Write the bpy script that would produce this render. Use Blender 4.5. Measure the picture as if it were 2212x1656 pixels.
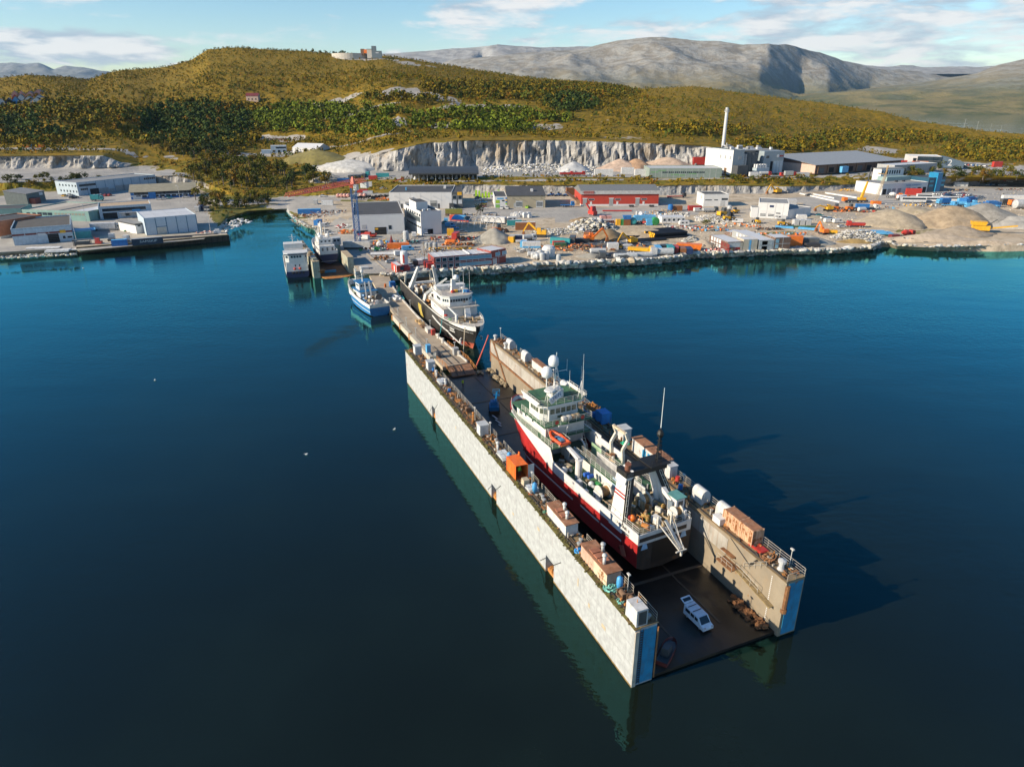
import bpy,math,random
import numpy as np
from mathutils import Vector,Matrix
rad=math.radians
sc=bpy.context.scene
for o in list(bpy.data.objects):
 bpy.data.objects.remove(o)
# camera, sky, sun, exposure
CAM_H,PITCH=60.0,22.47
cam_d=bpy.data.cameras.new('camera');cam_d.lens=24;cam_d.sensor_width=36;cam_d.sensor_fit='HORIZONTAL'
cam_d.clip_start=0.5;cam_d.clip_end=40000
cam=bpy.data.objects.new('camera',cam_d);sc.collection.objects.link(cam)
cam.location=(0,0,CAM_H);cam.rotation_euler=(rad(90-PITCH),0,0);sc.camera=cam
SUN_EL=25.0;SUN_DIR=(-0.94,-0.34)
sun_d=bpy.data.lights.new('sun','SUN');sun_d.energy=5.0;sun_d.angle=rad(0.5);sun_d.color=(1.0,0.86,0.66)
sun=bpy.data.objects.new('sun',sun_d);sc.collection.objects.link(sun)
_n=math.hypot(*SUN_DIR);_c=math.cos(rad(SUN_EL))
to_sun=Vector((SUN_DIR[0]/_n*_c,SUN_DIR[1]/_n*_c,math.sin(rad(SUN_EL))))
sun.rotation_euler=to_sun.to_track_quat('Z','Y').to_euler();sun.location=(-200,-100,300)
sc.view_settings.view_transform='Standard';sc.view_settings.look='None'
sc.view_settings.exposure=0.68;sc.view_settings.gamma=1.0;sc.view_settings.use_curve_mapping=False
sc.cycles.use_denoising=True;sc.cycles.max_bounces=6;sc.cycles.diffuse_bounces=2;sc.cycles.glossy_bounces=3
sc.cycles.volume_bounces=0;sc.cycles.sample_clamp_indirect=3.0
class NT:
 """short notation for node trees"""
 def __init__(s,tree):s.t=tree;s.t.nodes.clear()
 def n(s,kind,**kw):
  nd=s.t.nodes.new(kind)
  for k,v in kw.items():
   if k.startswith('i_'):
    key=k[2:]
    key=int(key)if key.isdigit()else key.replace('_',' ')
    s.put(nd.inputs[key],v)
   else:setattr(nd,k,v)
  return nd
 def put(s,sock,v):
  if isinstance(v,bpy.types.NodeSocket):s.t.links.new(v,sock)
  else:sock.default_value=v
 def m(s,op,a,b=0.0,c=None,clamp=False):
  nd=s.t.nodes.new('ShaderNodeMath');nd.operation=op;nd.use_clamp=clamp
  s.put(nd.inputs[0],a);s.put(nd.inputs[1],b)
  if c is not None:s.put(nd.inputs[2],c)
  return nd.outputs[0]
 def ss(s,x,a,b):
  nd=s.t.nodes.new('ShaderNodeMapRange');nd.interpolation_type='SMOOTHSTEP'
  s.put(nd.inputs[0],x);nd.inputs[1].default_value=a;nd.inputs[2].default_value=b
  return nd.outputs[0]
 def mix(s,f,a,b,mode='MIX'):
  nd=s.t.nodes.new('ShaderNodeMix');nd.data_type='RGBA';nd.blend_type=mode
  s.put(nd.inputs[0],f)
  for sock,v in((nd.inputs[6],a),(nd.inputs[7],b)):
   s.put(sock,v if isinstance(v,bpy.types.NodeSocket)else(*v[:3],1.0))
  return nd.outputs[2]
 def noise(s,vec,scale,detail=4,rough=0.55,dist=0.0):
  nd=s.t.nodes.new('ShaderNodeTexNoise');nd.inputs['Scale'].default_value=scale
  nd.inputs['Detail'].default_value=detail;nd.inputs['Roughness'].default_value=rough
  nd.inputs['Distortion'].default_value=dist
  if vec is not None:s.t.links.new(vec,nd.inputs['Vector'])
  return nd.outputs[0]
 def scale(s,vec,xyz,loc=(0,0,0)):
  nd=s.t.nodes.new('ShaderNodeMapping');nd.inputs['Scale'].default_value=xyz;nd.inputs['Location'].default_value=loc
  s.t.links.new(vec,nd.inputs['Vector']);return nd.outputs[0]
world=bpy.data.worlds.new('World');sc.world=world;world.use_nodes=True
w=NT(world.node_tree)
sky=w.n('ShaderNodeTexSky',sky_type='NISHITA',sun_disc=False,sun_elevation=rad(SUN_EL),sun_rotation=math.atan2(SUN_DIR[0],SUN_DIR[1]),altitude=60,air_density=1.0,dust_density=0.25,ozone_density=2.2)
hs=w.n('ShaderNodeHueSaturation',i_Saturation=1.3,i_Color=sky.outputs[0])
bg=w.n('ShaderNodeBackground',i_Color=hs.outputs[0],i_Strength=0.10)
tc=w.n('ShaderNodeTexCoord').outputs['Generated']
sep=w.n('ShaderNodeSeparateXYZ',i_0=tc)
az=w.m('ARCTAN2',sep.outputs[0],sep.outputs[1])
el=w.m('ARCSINE',sep.outputs[2])
cv=w.n('ShaderNodeCombineXYZ',i_0=w.m('MULTIPLY',az,5.0),i_1=w.m('MULTIPLY',el,21.0),i_2=3.7).outputs[0]
n1=w.noise(cv,1.55,6,0.55,0.3)
n2=w.noise(cv,5.5,4,0.6)
dens=w.m('ADD',w.m('MULTIPLY',n1,0.85),w.m('MULTIPLY',n2,0.15))
east=w.ss(az,-0.22,0.25)
band=w.m('MULTIPLY',w.ss(el,0.028,0.05),w.m('SUBTRACT',1.0,w.ss(el,0.06,0.085)))
west=w.m('MULTIPLY',band,w.m('SUBTRACT',1.0,w.ss(az,-0.47,-0.38)))
bias=w.m('ADD',w.m('MULTIPLY',east,0.13),w.m('ADD',w.m('MULTIPLY',west,0.26),w.m('MULTIPLY',w.m('MULTIPLY',w.m('MULTIPLY',w.ss(el,0.026,0.036),w.m('SUBTRACT',1.0,w.ss(el,0.05,0.07))),w.m('MULTIPLY',w.ss(az,-0.24,-0.15),w.m('SUBTRACT',1.0,w.ss(az,0.02,0.14)))),0.22)))
high=w.m('MULTIPLY',w.ss(el,0.07,0.30),0.02)
cov=w.ss(w.m('ADD',dens,w.m('SUBTRACT',bias,high)),0.53,0.69)
cov=w.m('MULTIPLY',cov,w.m('SUBTRACT',1.0,w.ss(el,0.15,0.24)))
n3=w.noise(w.scale(cv,(1,1,1),(0,-0.35,0)),1.55,6,0.55,0.3)
lit=w.ss(w.m('SUBTRACT',n1,n3),-0.09,0.10)
ccol=w.mix(lit,(0.31,0.36,0.42),(0.62,0.60,0.58))
bg2=w.n('ShaderNodeBackground',i_Color=ccol,i_Strength=1.0)
mx=w.n('ShaderNodeMixShader',i_0=w.m('MULTIPLY',cov,0.9),i_1=bg.outputs[0],i_2=bg2.outputs[0])
w.n('ShaderNodeOutputWorld',i_Surface=mx.outputs[0])
# helpers
col=sc.collection
rng=random.Random(7);nr=np.random.default_rng(7)
SX=2212.0;FPX=SX*24/36;CX,CY=1106.0,828.0
_cp,_sp=math.cos(rad(PITCH)),math.sin(rad(PITCH))
def at(x,y,z=0.0):
 """survey: the place on level z seen at picture point x, y"""
 a,b=(x-CX)/FPX,(CY-y)/FPX
 s=(z-CAM_H)/(-_sp+b*_cp)
 return Vector((a*s,(_cp+b*_sp)*s,z))
def at_far(x,y,Y):
 a,b=(x-CX)/FPX,(CY-y)/FPX
 s=Y/(_cp+b*_sp)
 return Vector((a*s,Y,CAM_H+(-_sp+b*_cp)*s))
ZOOM={'L1':(0,420,6.9125),'L2':(300,420,6.9125),'M3':(680,500,6.9),'M4':(860,420,6.9),'M5':(1080,460,6.9125),'M6':(1340,480,6.9125),'R7':(1600,480,6.9125),'R8':(1900,420,6.9125),'RR':(2180,380,6.9),'Q2':(600,300,5.53),'Q3':(1600,240,5.53),'U1':(0,220,7.373),'D':(0,0,0.8848)}
def zp(code,x,y):
 ox,oy,k=ZOOM[code]
 return(ox+x/k)*0.8848,(oy+y/k)*0.8848
_perm=np.random.default_rng(3).permutation(256)
_perm=np.concatenate([_perm,_perm,_perm])
_val=np.random.default_rng(4).random(256)
def vnoise(x,y,seed=0):
 x=np.asarray(x,float)+seed*17.3;y=np.asarray(y,float)+seed*5.7
 xi=np.floor(x).astype(int);yi=np.floor(y).astype(int);fx=x-xi;fy=y-yi
 fx=fx*fx*(3-2*fx);fy=fy*fy*(3-2*fy)
 def h(i,j):return _val[_perm[_perm[i&255]+(j&255)]]
 a=h(xi,yi)*(1-fx)+h(xi+1,yi)*fx
 b=h(xi,yi+1)*(1-fx)+h(xi+1,yi+1)*fx
 return a*(1-fy)+b*fy
def fbm(x,y,o=4,seed=0,ridged=False):
 x=np.asarray(x,float);y=np.asarray(y,float)
 t=np.zeros(np.broadcast(x,y).shape);a=0.5;tot=0
 for k in range(o):
  n=vnoise(x*2**k,y*2**k,seed+k)
  if ridged:n=1-np.abs(2*n-1)
  t=t+a*n;tot+=a;a*=0.5
 return t/tot
def tag(o,label=None,cat=None,group=None,kind=None):
 if label:o['label']=label
 if cat:o['category']=cat
 if group:o['group']=group
 if kind:o['kind']=kind
 return o
def thing(name,label,cat,loc=(0,0,0),rz=0.0,group=None):
 o=bpy.data.objects.new(name,None);col.objects.link(o);o.empty_display_size=0.5
 o.location=loc;o.rotation_euler=(0,0,rz)
 return tag(o,label,cat,group)
def put(name,mesh,parent=None,loc=(0,0,0),rz=0.0,scale=None):
 o=bpy.data.objects.new(name,mesh);col.objects.link(o)
 o.parent=parent;o.location=loc;o.rotation_euler=(0,0,rz)
 if scale:o.scale=scale
 return o
def kids_of():
 d={}
 for o in bpy.data.objects:
  if o.parent:d.setdefault(o.parent.name,[]).append(o)
 return d
def dup(root,kids,loc,rz,label=None,group=None,scale=None):
 r=root.copy();col.objects.link(r);r.location=loc;r.rotation_euler=(0,0,rz)
 if scale:r.scale=scale
 if label:r['label']=label
 if group:r['group']=group
 for ch in kids.get(root.name,[]):
  c=ch.copy();col.objects.link(c);c.parent=r
  for g in kids.get(ch.name,[]):
   d=g.copy();col.objects.link(d);d.parent=c
 return r
def mesh_np(name,verts,faces,mats=(),mi=None,smooth=False):
 me=bpy.data.meshes.new(name)
 verts=np.asarray(verts,np.float32);faces=np.asarray(faces,np.int32);k=faces.shape[1]
 me.vertices.add(len(verts));me.vertices.foreach_set('co',verts.ravel())
 me.loops.add(faces.size);me.loops.foreach_set('vertex_index',faces.ravel())
 me.polygons.add(len(faces));me.polygons.foreach_set('loop_start',np.arange(0,faces.size,k,dtype=np.int32))
 for m in(mats if isinstance(mats,(list,tuple))else[mats]):me.materials.append(m)
 if mi is not None:me.polygons.foreach_set('material_index',np.asarray(mi,np.int32))
 me.polygons.foreach_set('use_smooth',np.full(len(faces),smooth))
 me.update(calc_edges=True);return me
class MB:
 def __init__(s):s.v=[];s.f=[];s.m=[]
 def add(s,vs,fs,mi=0):
  n=len(s.v);s.v+=[tuple(v)for v in vs];s.f+=[tuple(i+n for i in f)for f in fs];s.m+=[mi]*len(fs);return s
 def box(s,x0,x1,y0,y1,z0,z1,mi=0):
  vs=[(x,y,z)for z in(z0,z1)for y in(y0,y1)for x in(x0,x1)]
  return s.add(vs,[(0,2,3,1),(4,5,7,6),(0,1,5,4),(2,6,7,3),(0,4,6,2),(1,3,7,5)],mi)
 def frus(s,x0,x1,y0,y1,z0,z1,ix,iy,mi=0,jx=None):
  jx=ix if jx is None else jx
  vs=[(x0,y0,z0),(x1,y0,z0),(x0,y1,z0),(x1,y1,z0),(x0+ix,y0+iy,z1),(x1-jx,y0+iy,z1),(x0+ix,y1-iy,z1),(x1-jx,y1-iy,z1)]
  return s.add(vs,[(0,2,3,1),(4,5,7,6),(0,1,5,4),(2,6,7,3),(0,4,6,2),(1,3,7,5)],mi)
 def obox(s,c,size,rz=0,mi=0):
  n=len(s.v);hx,hy,hz=[k/2 for k in size];s.box(-hx,hx,-hy,hy,-hz,hz,mi)
  ca,sa=math.cos(rz),math.sin(rz)
  for i in range(n,len(s.v)):
   x,y,z=s.v[i];s.v[i]=(c[0]+x*ca-y*sa,c[1]+x*sa+y*ca,c[2]+z)
  return s
 def bar(s,p,q,w,h=None,mi=0,w2=None,up=None):
  p=Vector(p);q=Vector(q);d=(q-p)
  if d.length<1e-6:return s
  d.normalize();h=h or w;k=(w2/w)if w2 else 1
  up=Vector(up)if up else(Vector((0,0,1))if abs(d.z)<.95 else Vector((1,0,0)))
  a=d.cross(up).normalized();b=a.cross(d)
  vs=[]
  for pt,f in((p,1),(q,k)):
   for i,j in((-1,-1),(1,-1),(1,1),(-1,1)):vs.append(pt+a*(i*w/2*f)+b*(j*h/2*f))
  return s.add(vs,[(0,3,2,1),(4,5,6,7),(0,1,5,4),(1,2,6,5),(2,3,7,6),(3,0,4,7)],mi)
 def tube(s,p,q,r,n=8,r2=None,mi=0,cap=True):
  p=Vector(p);q=Vector(q);d=(q-p).normalized();r2=r if r2 is None else r2
  up=Vector((0,0,1))if abs(d.z)<.95 else Vector((1,0,0));a=d.cross(up).normalized();b=a.cross(d);vs=[]
  for pt,rr in((p,r),(q,r2)):
   for i in range(n):
    t=2*math.pi*i/n;vs.append(pt+a*(rr*math.cos(t))+b*(rr*math.sin(t)))
  fs=[(i,(i+1)%n,n+(i+1)%n,n+i)for i in range(n)]
  if cap:fs+=[tuple(range(n-1,-1,-1)),tuple(range(n,2*n))]
  return s.add(vs,fs,mi)
 def path(s,pts,r,n=4,mi=0):
  for a,b in zip(pts[:-1],pts[1:]):s.tube(a,b,r,n,None,mi,cap=True)
  return s
 def prism(s,poly,z0,z1,mi=0,top=None):
  n=len(poly);vs=[(x,y,z0)for x,y in poly]+[(x,y,z1)for x,y in poly]
  s.add(vs,[(i,(i+1)%n,n+(i+1)%n,n+i)for i in range(n)]+[tuple(range(n-1,-1,-1))],mi)
  n0=len(s.v)-n;s.f.append(tuple(range(n0,n0+n)));s.m.append(mi if top is None else top);return s
 def wedge(s,poly_yz,x0,x1,mi=0):
  n=len(poly_yz);vs=[(x0,y,z)for y,z in poly_yz]+[(x1,y,z)for y,z in poly_yz]
  return s.add(vs,[(i,(i+1)%n,n+(i+1)%n,n+i)for i in range(n)]+[tuple(range(n-1,-1,-1)),tuple(range(n,2*n))],mi)
 def slabx(s,poly_xz,y0,y1,mi=0):
  n=len(poly_xz);vs=[(x,y0,z)for x,z in poly_xz]+[(x,y1,z)for x,z in poly_xz]
  return s.add(vs,[(i,(i+1)%n,n+(i+1)%n,n+i)for i in range(n)]+[tuple(range(n-1,-1,-1)),tuple(range(n,2*n))],mi)
 def lathe(s,c,prof,n=12,mi=0,axis='z'):
  vs=[]
  for r,z in prof:
   for i in range(n):
    t=2*math.pi*i/n;u,v=r*math.cos(t),r*math.sin(t)
    vs.append((c[0]+u,c[1]+v,c[2]+z)if axis=='z' else((c[0]+z,c[1]+u,c[2]+v)if axis=='x' else(c[0]+u,c[1]+z,c[2]+v)))
  fs=[]
  for k in range(len(prof)-1):
   for i in range(n):fs.append((k*n+i,k*n+(i+1)%n,(k+1)*n+(i+1)%n,(k+1)*n+i))
  fs.append(tuple(range(n-1,-1,-1)));fs.append(tuple(range((len(prof)-1)*n,len(prof)*n)))
  return s.add(vs,fs,mi)
 def dome(s,c,r,h=None,n=10,m=4,mi=0):
  h=h or r
  return s.lathe(c,[(r*math.cos(k*math.pi/2/m)+.001,h*math.sin(k*math.pi/2/m))for k in range(m+1)],n,mi)
 def ball(s,c,r,n=10,m=6,mi=0,sz=1.0):
  return s.lathe(c,[(r*math.sin(math.pi*k/m)+.001,-r*sz*math.cos(math.pi*k/m))for k in range(m+1)],n,mi)
 def rail(s,pts,h=1.05,step=2.0,r=0.045,bars=3,mi=0,closed=False):
  pts=[Vector(p)for p in pts]
  if closed:pts.append(pts[0])
  for a,b in zip(pts[:-1],pts[1:]):
   for k in range(1,bars+1):
    o=Vector((0,0,h*k/bars));s.tube(a+o,b+o,r*(1 if k==bars else.8),4,None,mi,False)
   n=max(1,int(round((b-a).length/step)))
   for i in range(n+1):
    p=a.lerp(b,i/n);s.tube(p,p+Vector((0,0,h)),r,4,None,mi,False)
  return s
 def mesh(s,name,mats,smooth=False):
  me=bpy.data.meshes.new(name);me.from_pydata(s.v,[],s.f)
  for m in(mats if isinstance(mats,(list,tuple))else[mats]):me.materials.append(m)
  me.polygons.foreach_set('material_index',s.m)
  if smooth:me.polygons.foreach_set('use_smooth',[True]*len(s.f))
  me.update();return me
 def build(s,name,mats,parent=None,loc=(0,0,0),rz=0.0,smooth=False):
  return put(name,s.mesh(name,mats,smooth),parent,loc,rz)
# materials
_mats={}
RUST=(0.20,0.075,0.022)
def M(name,rgb=(.5,.5,.5),rough=0.6,metal=0.0,var=0.16,scale=0.9,rust=0.0,rustc=RUST,streak=0.0,dirt=0.0,bump=0.0,space='Object',rscale=0.5,dirtc=(.10,.085,.06)):
 if name in _mats:return _mats[name]
 m=bpy.data.materials.new(name);m.use_nodes=True;t=NT(m.node_tree)
 if space=='World':vec=t.n('ShaderNodeNewGeometry').outputs['Position']
 else:vec=t.n('ShaderNodeTexCoord').outputs['Object']
 n=t.noise(vec,scale,5,0.6)
 c=t.mix(t.ss(n,0.3,0.7),tuple(k*(1-var)for k in rgb),tuple(min(1,k*(1+var*.6))for k in rgb))
 if dirt:
  d=t.noise(t.scale(vec,(1,1,.35),(3,1,2)),scale*2.3,6,0.65)
  c=t.mix(t.m('MULTIPLY',t.ss(d,0.48,0.72),dirt),c,dirtc)
 ro=rough
 if rust:
  r1=t.noise(t.scale(vec,(1,1,1),(9,4,1)),rscale,7,0.68)
  r2=t.noise(t.scale(vec,(1.6,1.6,.09),(2,7,5)),rscale*2.2,4,0.6)
  f=t.m('ADD',t.ss(r1,0.66-rust*.3,0.74-rust*.3),t.m('MULTIPLY',t.ss(r2,0.60-streak*.2,0.78-streak*.1),streak),clamp=True)
  rc=t.mix(t.noise(vec,rscale*6,4),tuple(k*.55 for k in rustc),tuple(k*1.5 for k in rustc))
  c=t.mix(f,c,rc);ro=t.m('ADD',t.m('MULTIPLY',f,0.25),rough,clamp=True)
 b=t.n('ShaderNodeBsdfPrincipled',i_Base_Color=c,i_Roughness=ro,i_Metallic=metal)
 if bump:
  bp=t.n('ShaderNodeBump',i_Strength=bump,i_Distance=0.1,i_Height=t.noise(vec,scale*5,5));t.put(b.inputs['Normal'],bp.outputs[0])
 t.n('ShaderNodeOutputMaterial',i_Surface=b.outputs[0])
 _mats[name]=m;return m
PAL={'white':(.62,.615,.60),'offwhite':(.52,.50,.46),'grey':(.33,.34,.34),'lightgrey':(.44,.45,.45),'dark':(.035,.036,.04),'charcoal':(.07,.075,.08),'red':(.42,.035,.025),'orange':(.72,.17,.02),'yellow':(.72,.38,.02),'blue':(.02,.15,.42),'skyblue':(.10,.36,.62),'teal':(.03,.26,.28),'green':(.03,.25,.07),'darkgreen':(.05,.12,.05),'rust':(.24,.09,.03),'brown':(.16,.09,.05),'navy':(.015,.03,.09),'maroon':(.17,.035,.03),'beige':(.45,.37,.26),'silver':(.45,.46,.47),'lime':(.35,.60,.03),'black':(.012,.012,.013),'pink':(.6,.3,.25),'wood':(.42,.28,.13),'olive':(.20,.19,.035)}
def P(c,**k):
 return M('paint_'+c,PAL[c],rough=k.pop('rough',.45),dirt=k.pop('dirt',.25),**k)
GLASS=M('window_glass',(.02,.035,.05),rough=.08,var=.05)
RUBBER=M('tyre_rubber',(.02,.02,.02),rough=.85)
STEEL=M('galvanised_steel',(.42,.43,.44),rough=.4,metal=.6,var=.1)
CONC=M('concrete',(.34,.32,.28),rough=.9,var=.2,scale=.6,dirt=.35,bump=.15)
# the land: surveyed lines lofted into one shape
KEYS=np.array([-900,-300,0,110,225,300,380,440,500,560,620,680,740,800,860,930,1000,1100,1200,1300,1400,1500,1600,1700,1800,1900,1920,1940,2000,2100,2212,2700,3500],float)
xs=np.unique(np.concatenate([np.arange(-900,0,40),np.arange(0,2213,4.5),np.arange(2212,3500,40),KEYS]))
NX=len(xs)
def L(d):return np.interp(xs,sorted(d),[d[k]for k in sorted(d)])
def P3(xa,v,z):
 a=(xa-CX)/FPX;b=(CY-v)/FPX;s=(z-CAM_H)/(-_sp+b*_cp)
 return np.stack([a*s,(_cp+b*_sp)*s,z+0*a],1)
def PY(xa,v,Y):
 a=(xa-CX)/FPX;b=(CY-v)/FPX;s=Y/(_cp+b*_sp)
 return np.stack([a*s,Y+0*a,CAM_H+(-_sp+b*_cp)*s],1)
r0x={-900:-900,0:0,170:170,380:380,440:440,470:462,480:470,500:492,540:535,600:605,620:616,640:628,660:644,680:657,700:677,740:692,760:735,780:764,800:786,840:838,3500:3500}
r0v={-900:620,0:557,170:547,440:521,470:511,480:500,500:474,540:460,600:456,620:456,640:470,660:482,680:491,700:496,740:525,760:553,780:586,800:600,840:604,875:608,940:602,1020:596,1128:590,1167:584,1239:582,1314:577,1390:574,1467:566,1492:560,1544:558,1697:550,1732:551,1809:547,1886:540,1903:533,1918:533,1937:539,1967:541,2018:544,2083:543,2212:539,2700:530,3500:520}
R0x,R0v=L(r0x),L(r0v)
off=L({-900:14,160:12,175:5,470:5,500:4,600:5,680:6,740:5,800:9,840:14,900:19,1100:17,1500:14,1900:9,1940:8,2212:12,3500:12})
R1x=R0x+L({-900:0,440:0,470:-4,620:4,640:6,700:7,760:6,800:2,840:0,3500:0})
rows=[]
rows.append(P3(R0x,R0v+3,0*xs-1.2))
rows.append(P3(R1x,R0v-off,L({-900:2.4,480:2.3,520:1.4,620:1.6,700:2.5,840:3.0,1880:3.0,1920:2.0,1960:2.0,2212:2.8,3500:3})))
R2v=L({-900:560,0:505,440:485,500:452,560:440,620:438,680:462,740:490,800:520,840:540,1000:520,1500:500,1900:492,2212:490,3500:490})
rows.append(P3(xs,R2v,L({-900:2.8,480:2.6,520:2.2,640:2.4,740:3,3500:3.2})))
R3v=L({-900:430,0:413,110:411,225:404,300:402,440:405,500:425,620:420,740:428,860:432,930:425,1000:420,1200:421,1400:423,1500:420,1700:418,1800:412,1900:405,2000:406,2100:402,2212:398,3500:396})
rows.append(P3(xs,R3v,0*xs+4.0))
R4v=L({-900:410,0:394,225:389,300:384,340:380,380:379,440:393,500:417,620:412,740:420,860:422,930:410,1000:397,1200:400,1400:402,1500:399,1700:402,1800:400,1900:395,2000:397,2100:397,2212:394,3500:392})
rows.append(PY(xs,R4v,rows[3][:,1]+4))
R5v=L({-900:380,0:377,225:373,300:370,440:374,500:394,620:392,740:396,860:392,930:389,1000:388,1400:389,1500:387,1700:383,1900:381,2000:382,2212:384,3500:384})
rows.append(P3(xs,R5v,L({-900:9.5,225:9.5,440:9,620:7,800:7.5,930:10,1000:11,3500:11})))
R6v=L({-900:368,0:366,225:364,265:362,300:358,440:352,560:352,620:354,740:362,800:368,860:370,930:366,1200:362,1400:364,1600:366,1700:366,1800:362,1900:360,2000:360,2212:365,3500:365})
rows.append(P3(xs,R6v,L({-900:11,225:11,440:14,620:14,800:12,3500:12})))
R7v=L({-900:345,0:337,225:335,265:350,300:352,440:346,620:347,740:346,800:335,860:322,900:312,930:307,1000:303,1200:302,1300:304,1400:308,1500:313,1550:318,1600:328,1700:345,1800:347,1900:348,2000:349,2212:357,3500:357})
rows.append(PY(xs,R7v,rows[6][:,1]+L({-900:7,225:7,300:10,440:14,740:18,860:9,930:7,1500:8,1700:22,3500:22})))
R8v=L({-900:325,0:321,225:317,300:316,440:322,620:329,740:326,800:318,860:308,930:297,1000:291,1200:290,1400:294,1500:298,1600:306,1700:328,1800:335,2000:338,2212:347,3500:347})
rows.append(PY(xs,R8v,rows[7][:,1]+48))
R9v=L({-900:305,0:301,110:300,300:300,440:302,620:310,740:306,800:294,860:286,1000:272,1200:268,1400:272,1500:280,1600:290,1700:308,1800:317,2000:323,2212:336,3500:338})
rows.append(PY(xs,R9v,rows[8][:,1]+60))
R10v=L({-900:280,0:274,70:272,110:272,300:273,330:285,440:278,620:275,740:266,860:252,1000:246,1200:246,1400:249,1500:256,1600:270,1700:288,1800:300,2000:310,2212:323,3500:326})
rows.append(PY(xs,R10v,rows[9][:,1]+L({-900:40,60:40,100:8,300:8,330:40,3500:60})))
R11v=L({-900:235,0:232,300:222,500:200,620:206,740:200,800:190,820:186,860:186,930:190,1000:207,1100:207,1200:211,1400:221,1600:237,1800:268,2000:290,2212:306,3500:318})
rows.append(PY(xs,R11v,rows[10][:,1]+130))
R12v=L({-900:182,-300:174,0:170,64:164,150:169,187:175,252:154,360:145,414:131,450:108,522:104,594:109,666:112,713:117,760:120,827:122,881:128,974:143,1068:157,1158:170,1248:177,1302:180,1367:196,1392:193,1504:187,1578:196,1704:215,1776:222,1902:240,1974:260,2046:271,2136:284,2212:291,2700:302,3500:312})
rows.append(PY(xs,R12v,L({-900:1080,0:1060,120:1070,300:1180,500:1200,800:1200,1000:1180,1300:1130,1367:1130,1392:1070,1500:1050,1800:960,2212:880,3500:860})))
b=rows[-1].copy();b[:,:2]*=1.10;b[:,2]-=14;rows.append(b)
b=b.copy();b[:,:2]*=1.5;b[:,2]=-4;rows.append(b)
SUB=[3,7,10,8,5,7,16,6,8,8,24,30,4,6]
stack=[];band=[]
for j,n in enumerate(SUB):
 for k in range(n):
  t=k/n;tt=t
  stack.append(rows[j]*(1-tt)+rows[j+1]*tt);band.append(j+t)
stack.append(rows[-1]);band.append(len(SUB))
G=np.array(stack);band=np.array(band)
def cliff(j,amp,seed):
 sel=(band>=j)&(band<=j+1)
 t=(band[sel]-j)[:,None]
 X,Z=G[sel][...,0],G[sel][...,2]
 f=np.clip(np.sin(np.pi*np.clip(t,0,1)),0,1)**.35
 d=(fbm(X*.055,Z*.02+X*.004,3,seed)-.5)*2.2+(fbm(X*.20,Z*.06+X*.05,4,seed+9,True)-.6)*1.5
 G[sel,:,1]+=amp*d*f
 G[sel,:,2]+=amp*.18*(fbm(X*.3,Z*.3,3,seed+3)-.5)*f
x_of=xs[None,:]
cliff(3,3.0,21);cliff(6,8.5,31)
sel=(band>=9)&(band<=10);m9=np.interp(xs,[60,90,300,330],[0,1,1,0])[None,:]
G[sel,:,1]+=3*m9*(fbm(G[sel][...,0]*.15,G[sel][...,2]*.06,4,51,True)-.55)
hs=np.clip((band-7)/2,0,1)[:,None]*np.clip((12.6-band)/.6,0,1)[:,None]
G[...,2]+=hs*((fbm(G[...,0]*.012,G[...,1]*.012,4,5)-.5)*7+(fbm(G[...,0]*.06,G[...,1]*.06,3,6)-.5)*3)*np.where(band[:,None]>11.4,.5,1)
ys=((band>1)&(band<3)).astype(float)[:,None]
G[...,2]+=ys*(fbm(G[...,0]*.05,G[...,1]*.05,3,8)-.5)*.25
ts=((band>4.2)&(band<5.9)).astype(float)[:,None]
G[...,2]+=ts*(fbm(G[...,0]*.08,G[...,1]*.08,3,12)-.5)*1.0
def ground(x,y):
 """place on the land seen at picture point x, y (below the crest)"""
 i=int(np.argmin(np.abs(xs-x)))
 vs=[R0v[i],R0v[i]-off[i],R2v[i],R3v[i],R4v[i],R5v[i],R6v[i],R7v[i],R8v[i],R9v[i],R10v[i],R11v[i],R12v[i]]
 Y=[rows[k][i][1]for k in range(13)];Z=[0 if k==0 else rows[k][i][2]for k in range(13)]
 for k in range(12):
  if vs[k]>=y>=vs[k+1]:
   t=(vs[k]-y)/max(1e-6,vs[k]-vs[k+1]);z=Z[k]+(Z[k+1]-Z[k])*t
   if k in(3,6)or k>=7:return at_far(x,y,Y[k]+(Y[k+1]-Y[k])*t)
   return at(x,y,z)
 return at(x,y,3.0)
def gz(code,x,y):return ground(*zp(code,x,y))
XX=np.broadcast_to(xs[None,:],G.shape[:2]);BB=np.broadcast_to(band[:,None],G.shape[:2])
nz=fbm(G[...,0]*.02,G[...,1]*.02,5,61);nf=fbm(G[...,0]*.1,G[...,1]*.1,4,62)
cover=np.where(BB>=7,0.95,0.0)
cover=np.where((BB>=3.8)&(BB<5.15),np.interp(XX,[-900,0,300,440,640,660,900,930,1900,3500],[.2,.15,.3,1,1,.6,.7,.9,.9,.7]),cover)
cover=np.where((BB>=2.9)&(BB<3.9),np.interp(XX,[-900,0,225,300,440,470,640,700,840,900,1000,1500,1750,1900,2000,3500],[.9,.9,.8,.25,.5,1,1,.7,.5,.4,.15,.1,.1,.2,.6,.6]),cover)
cover=np.where((BB>=5.15)&(BB<6),np.interp(XX,[-900,300,380,440,700,720,760,1600,1700,1900,2000,2212],[.05,.1,.9,1,.85,.3,.0,0,.1,.4,.8,.5]),cover)
cover=np.where((BB>=6)&(BB<7),np.interp(XX,[-900,260,320,440,640,700,780,860,900,1560,1620,1700,3500],[.12,.15,.8,.9,.8,.5,.35,.3,.08,.1,.4,.6,.5]),cover)
cover=np.where((BB>=1.7)&(BB<2.9),np.interp(XX,[-900,430,470,500,640,660,720,760,3500],[.05,.1,.8,.95,.9,.3,.1,.02,.02]),cover)
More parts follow.
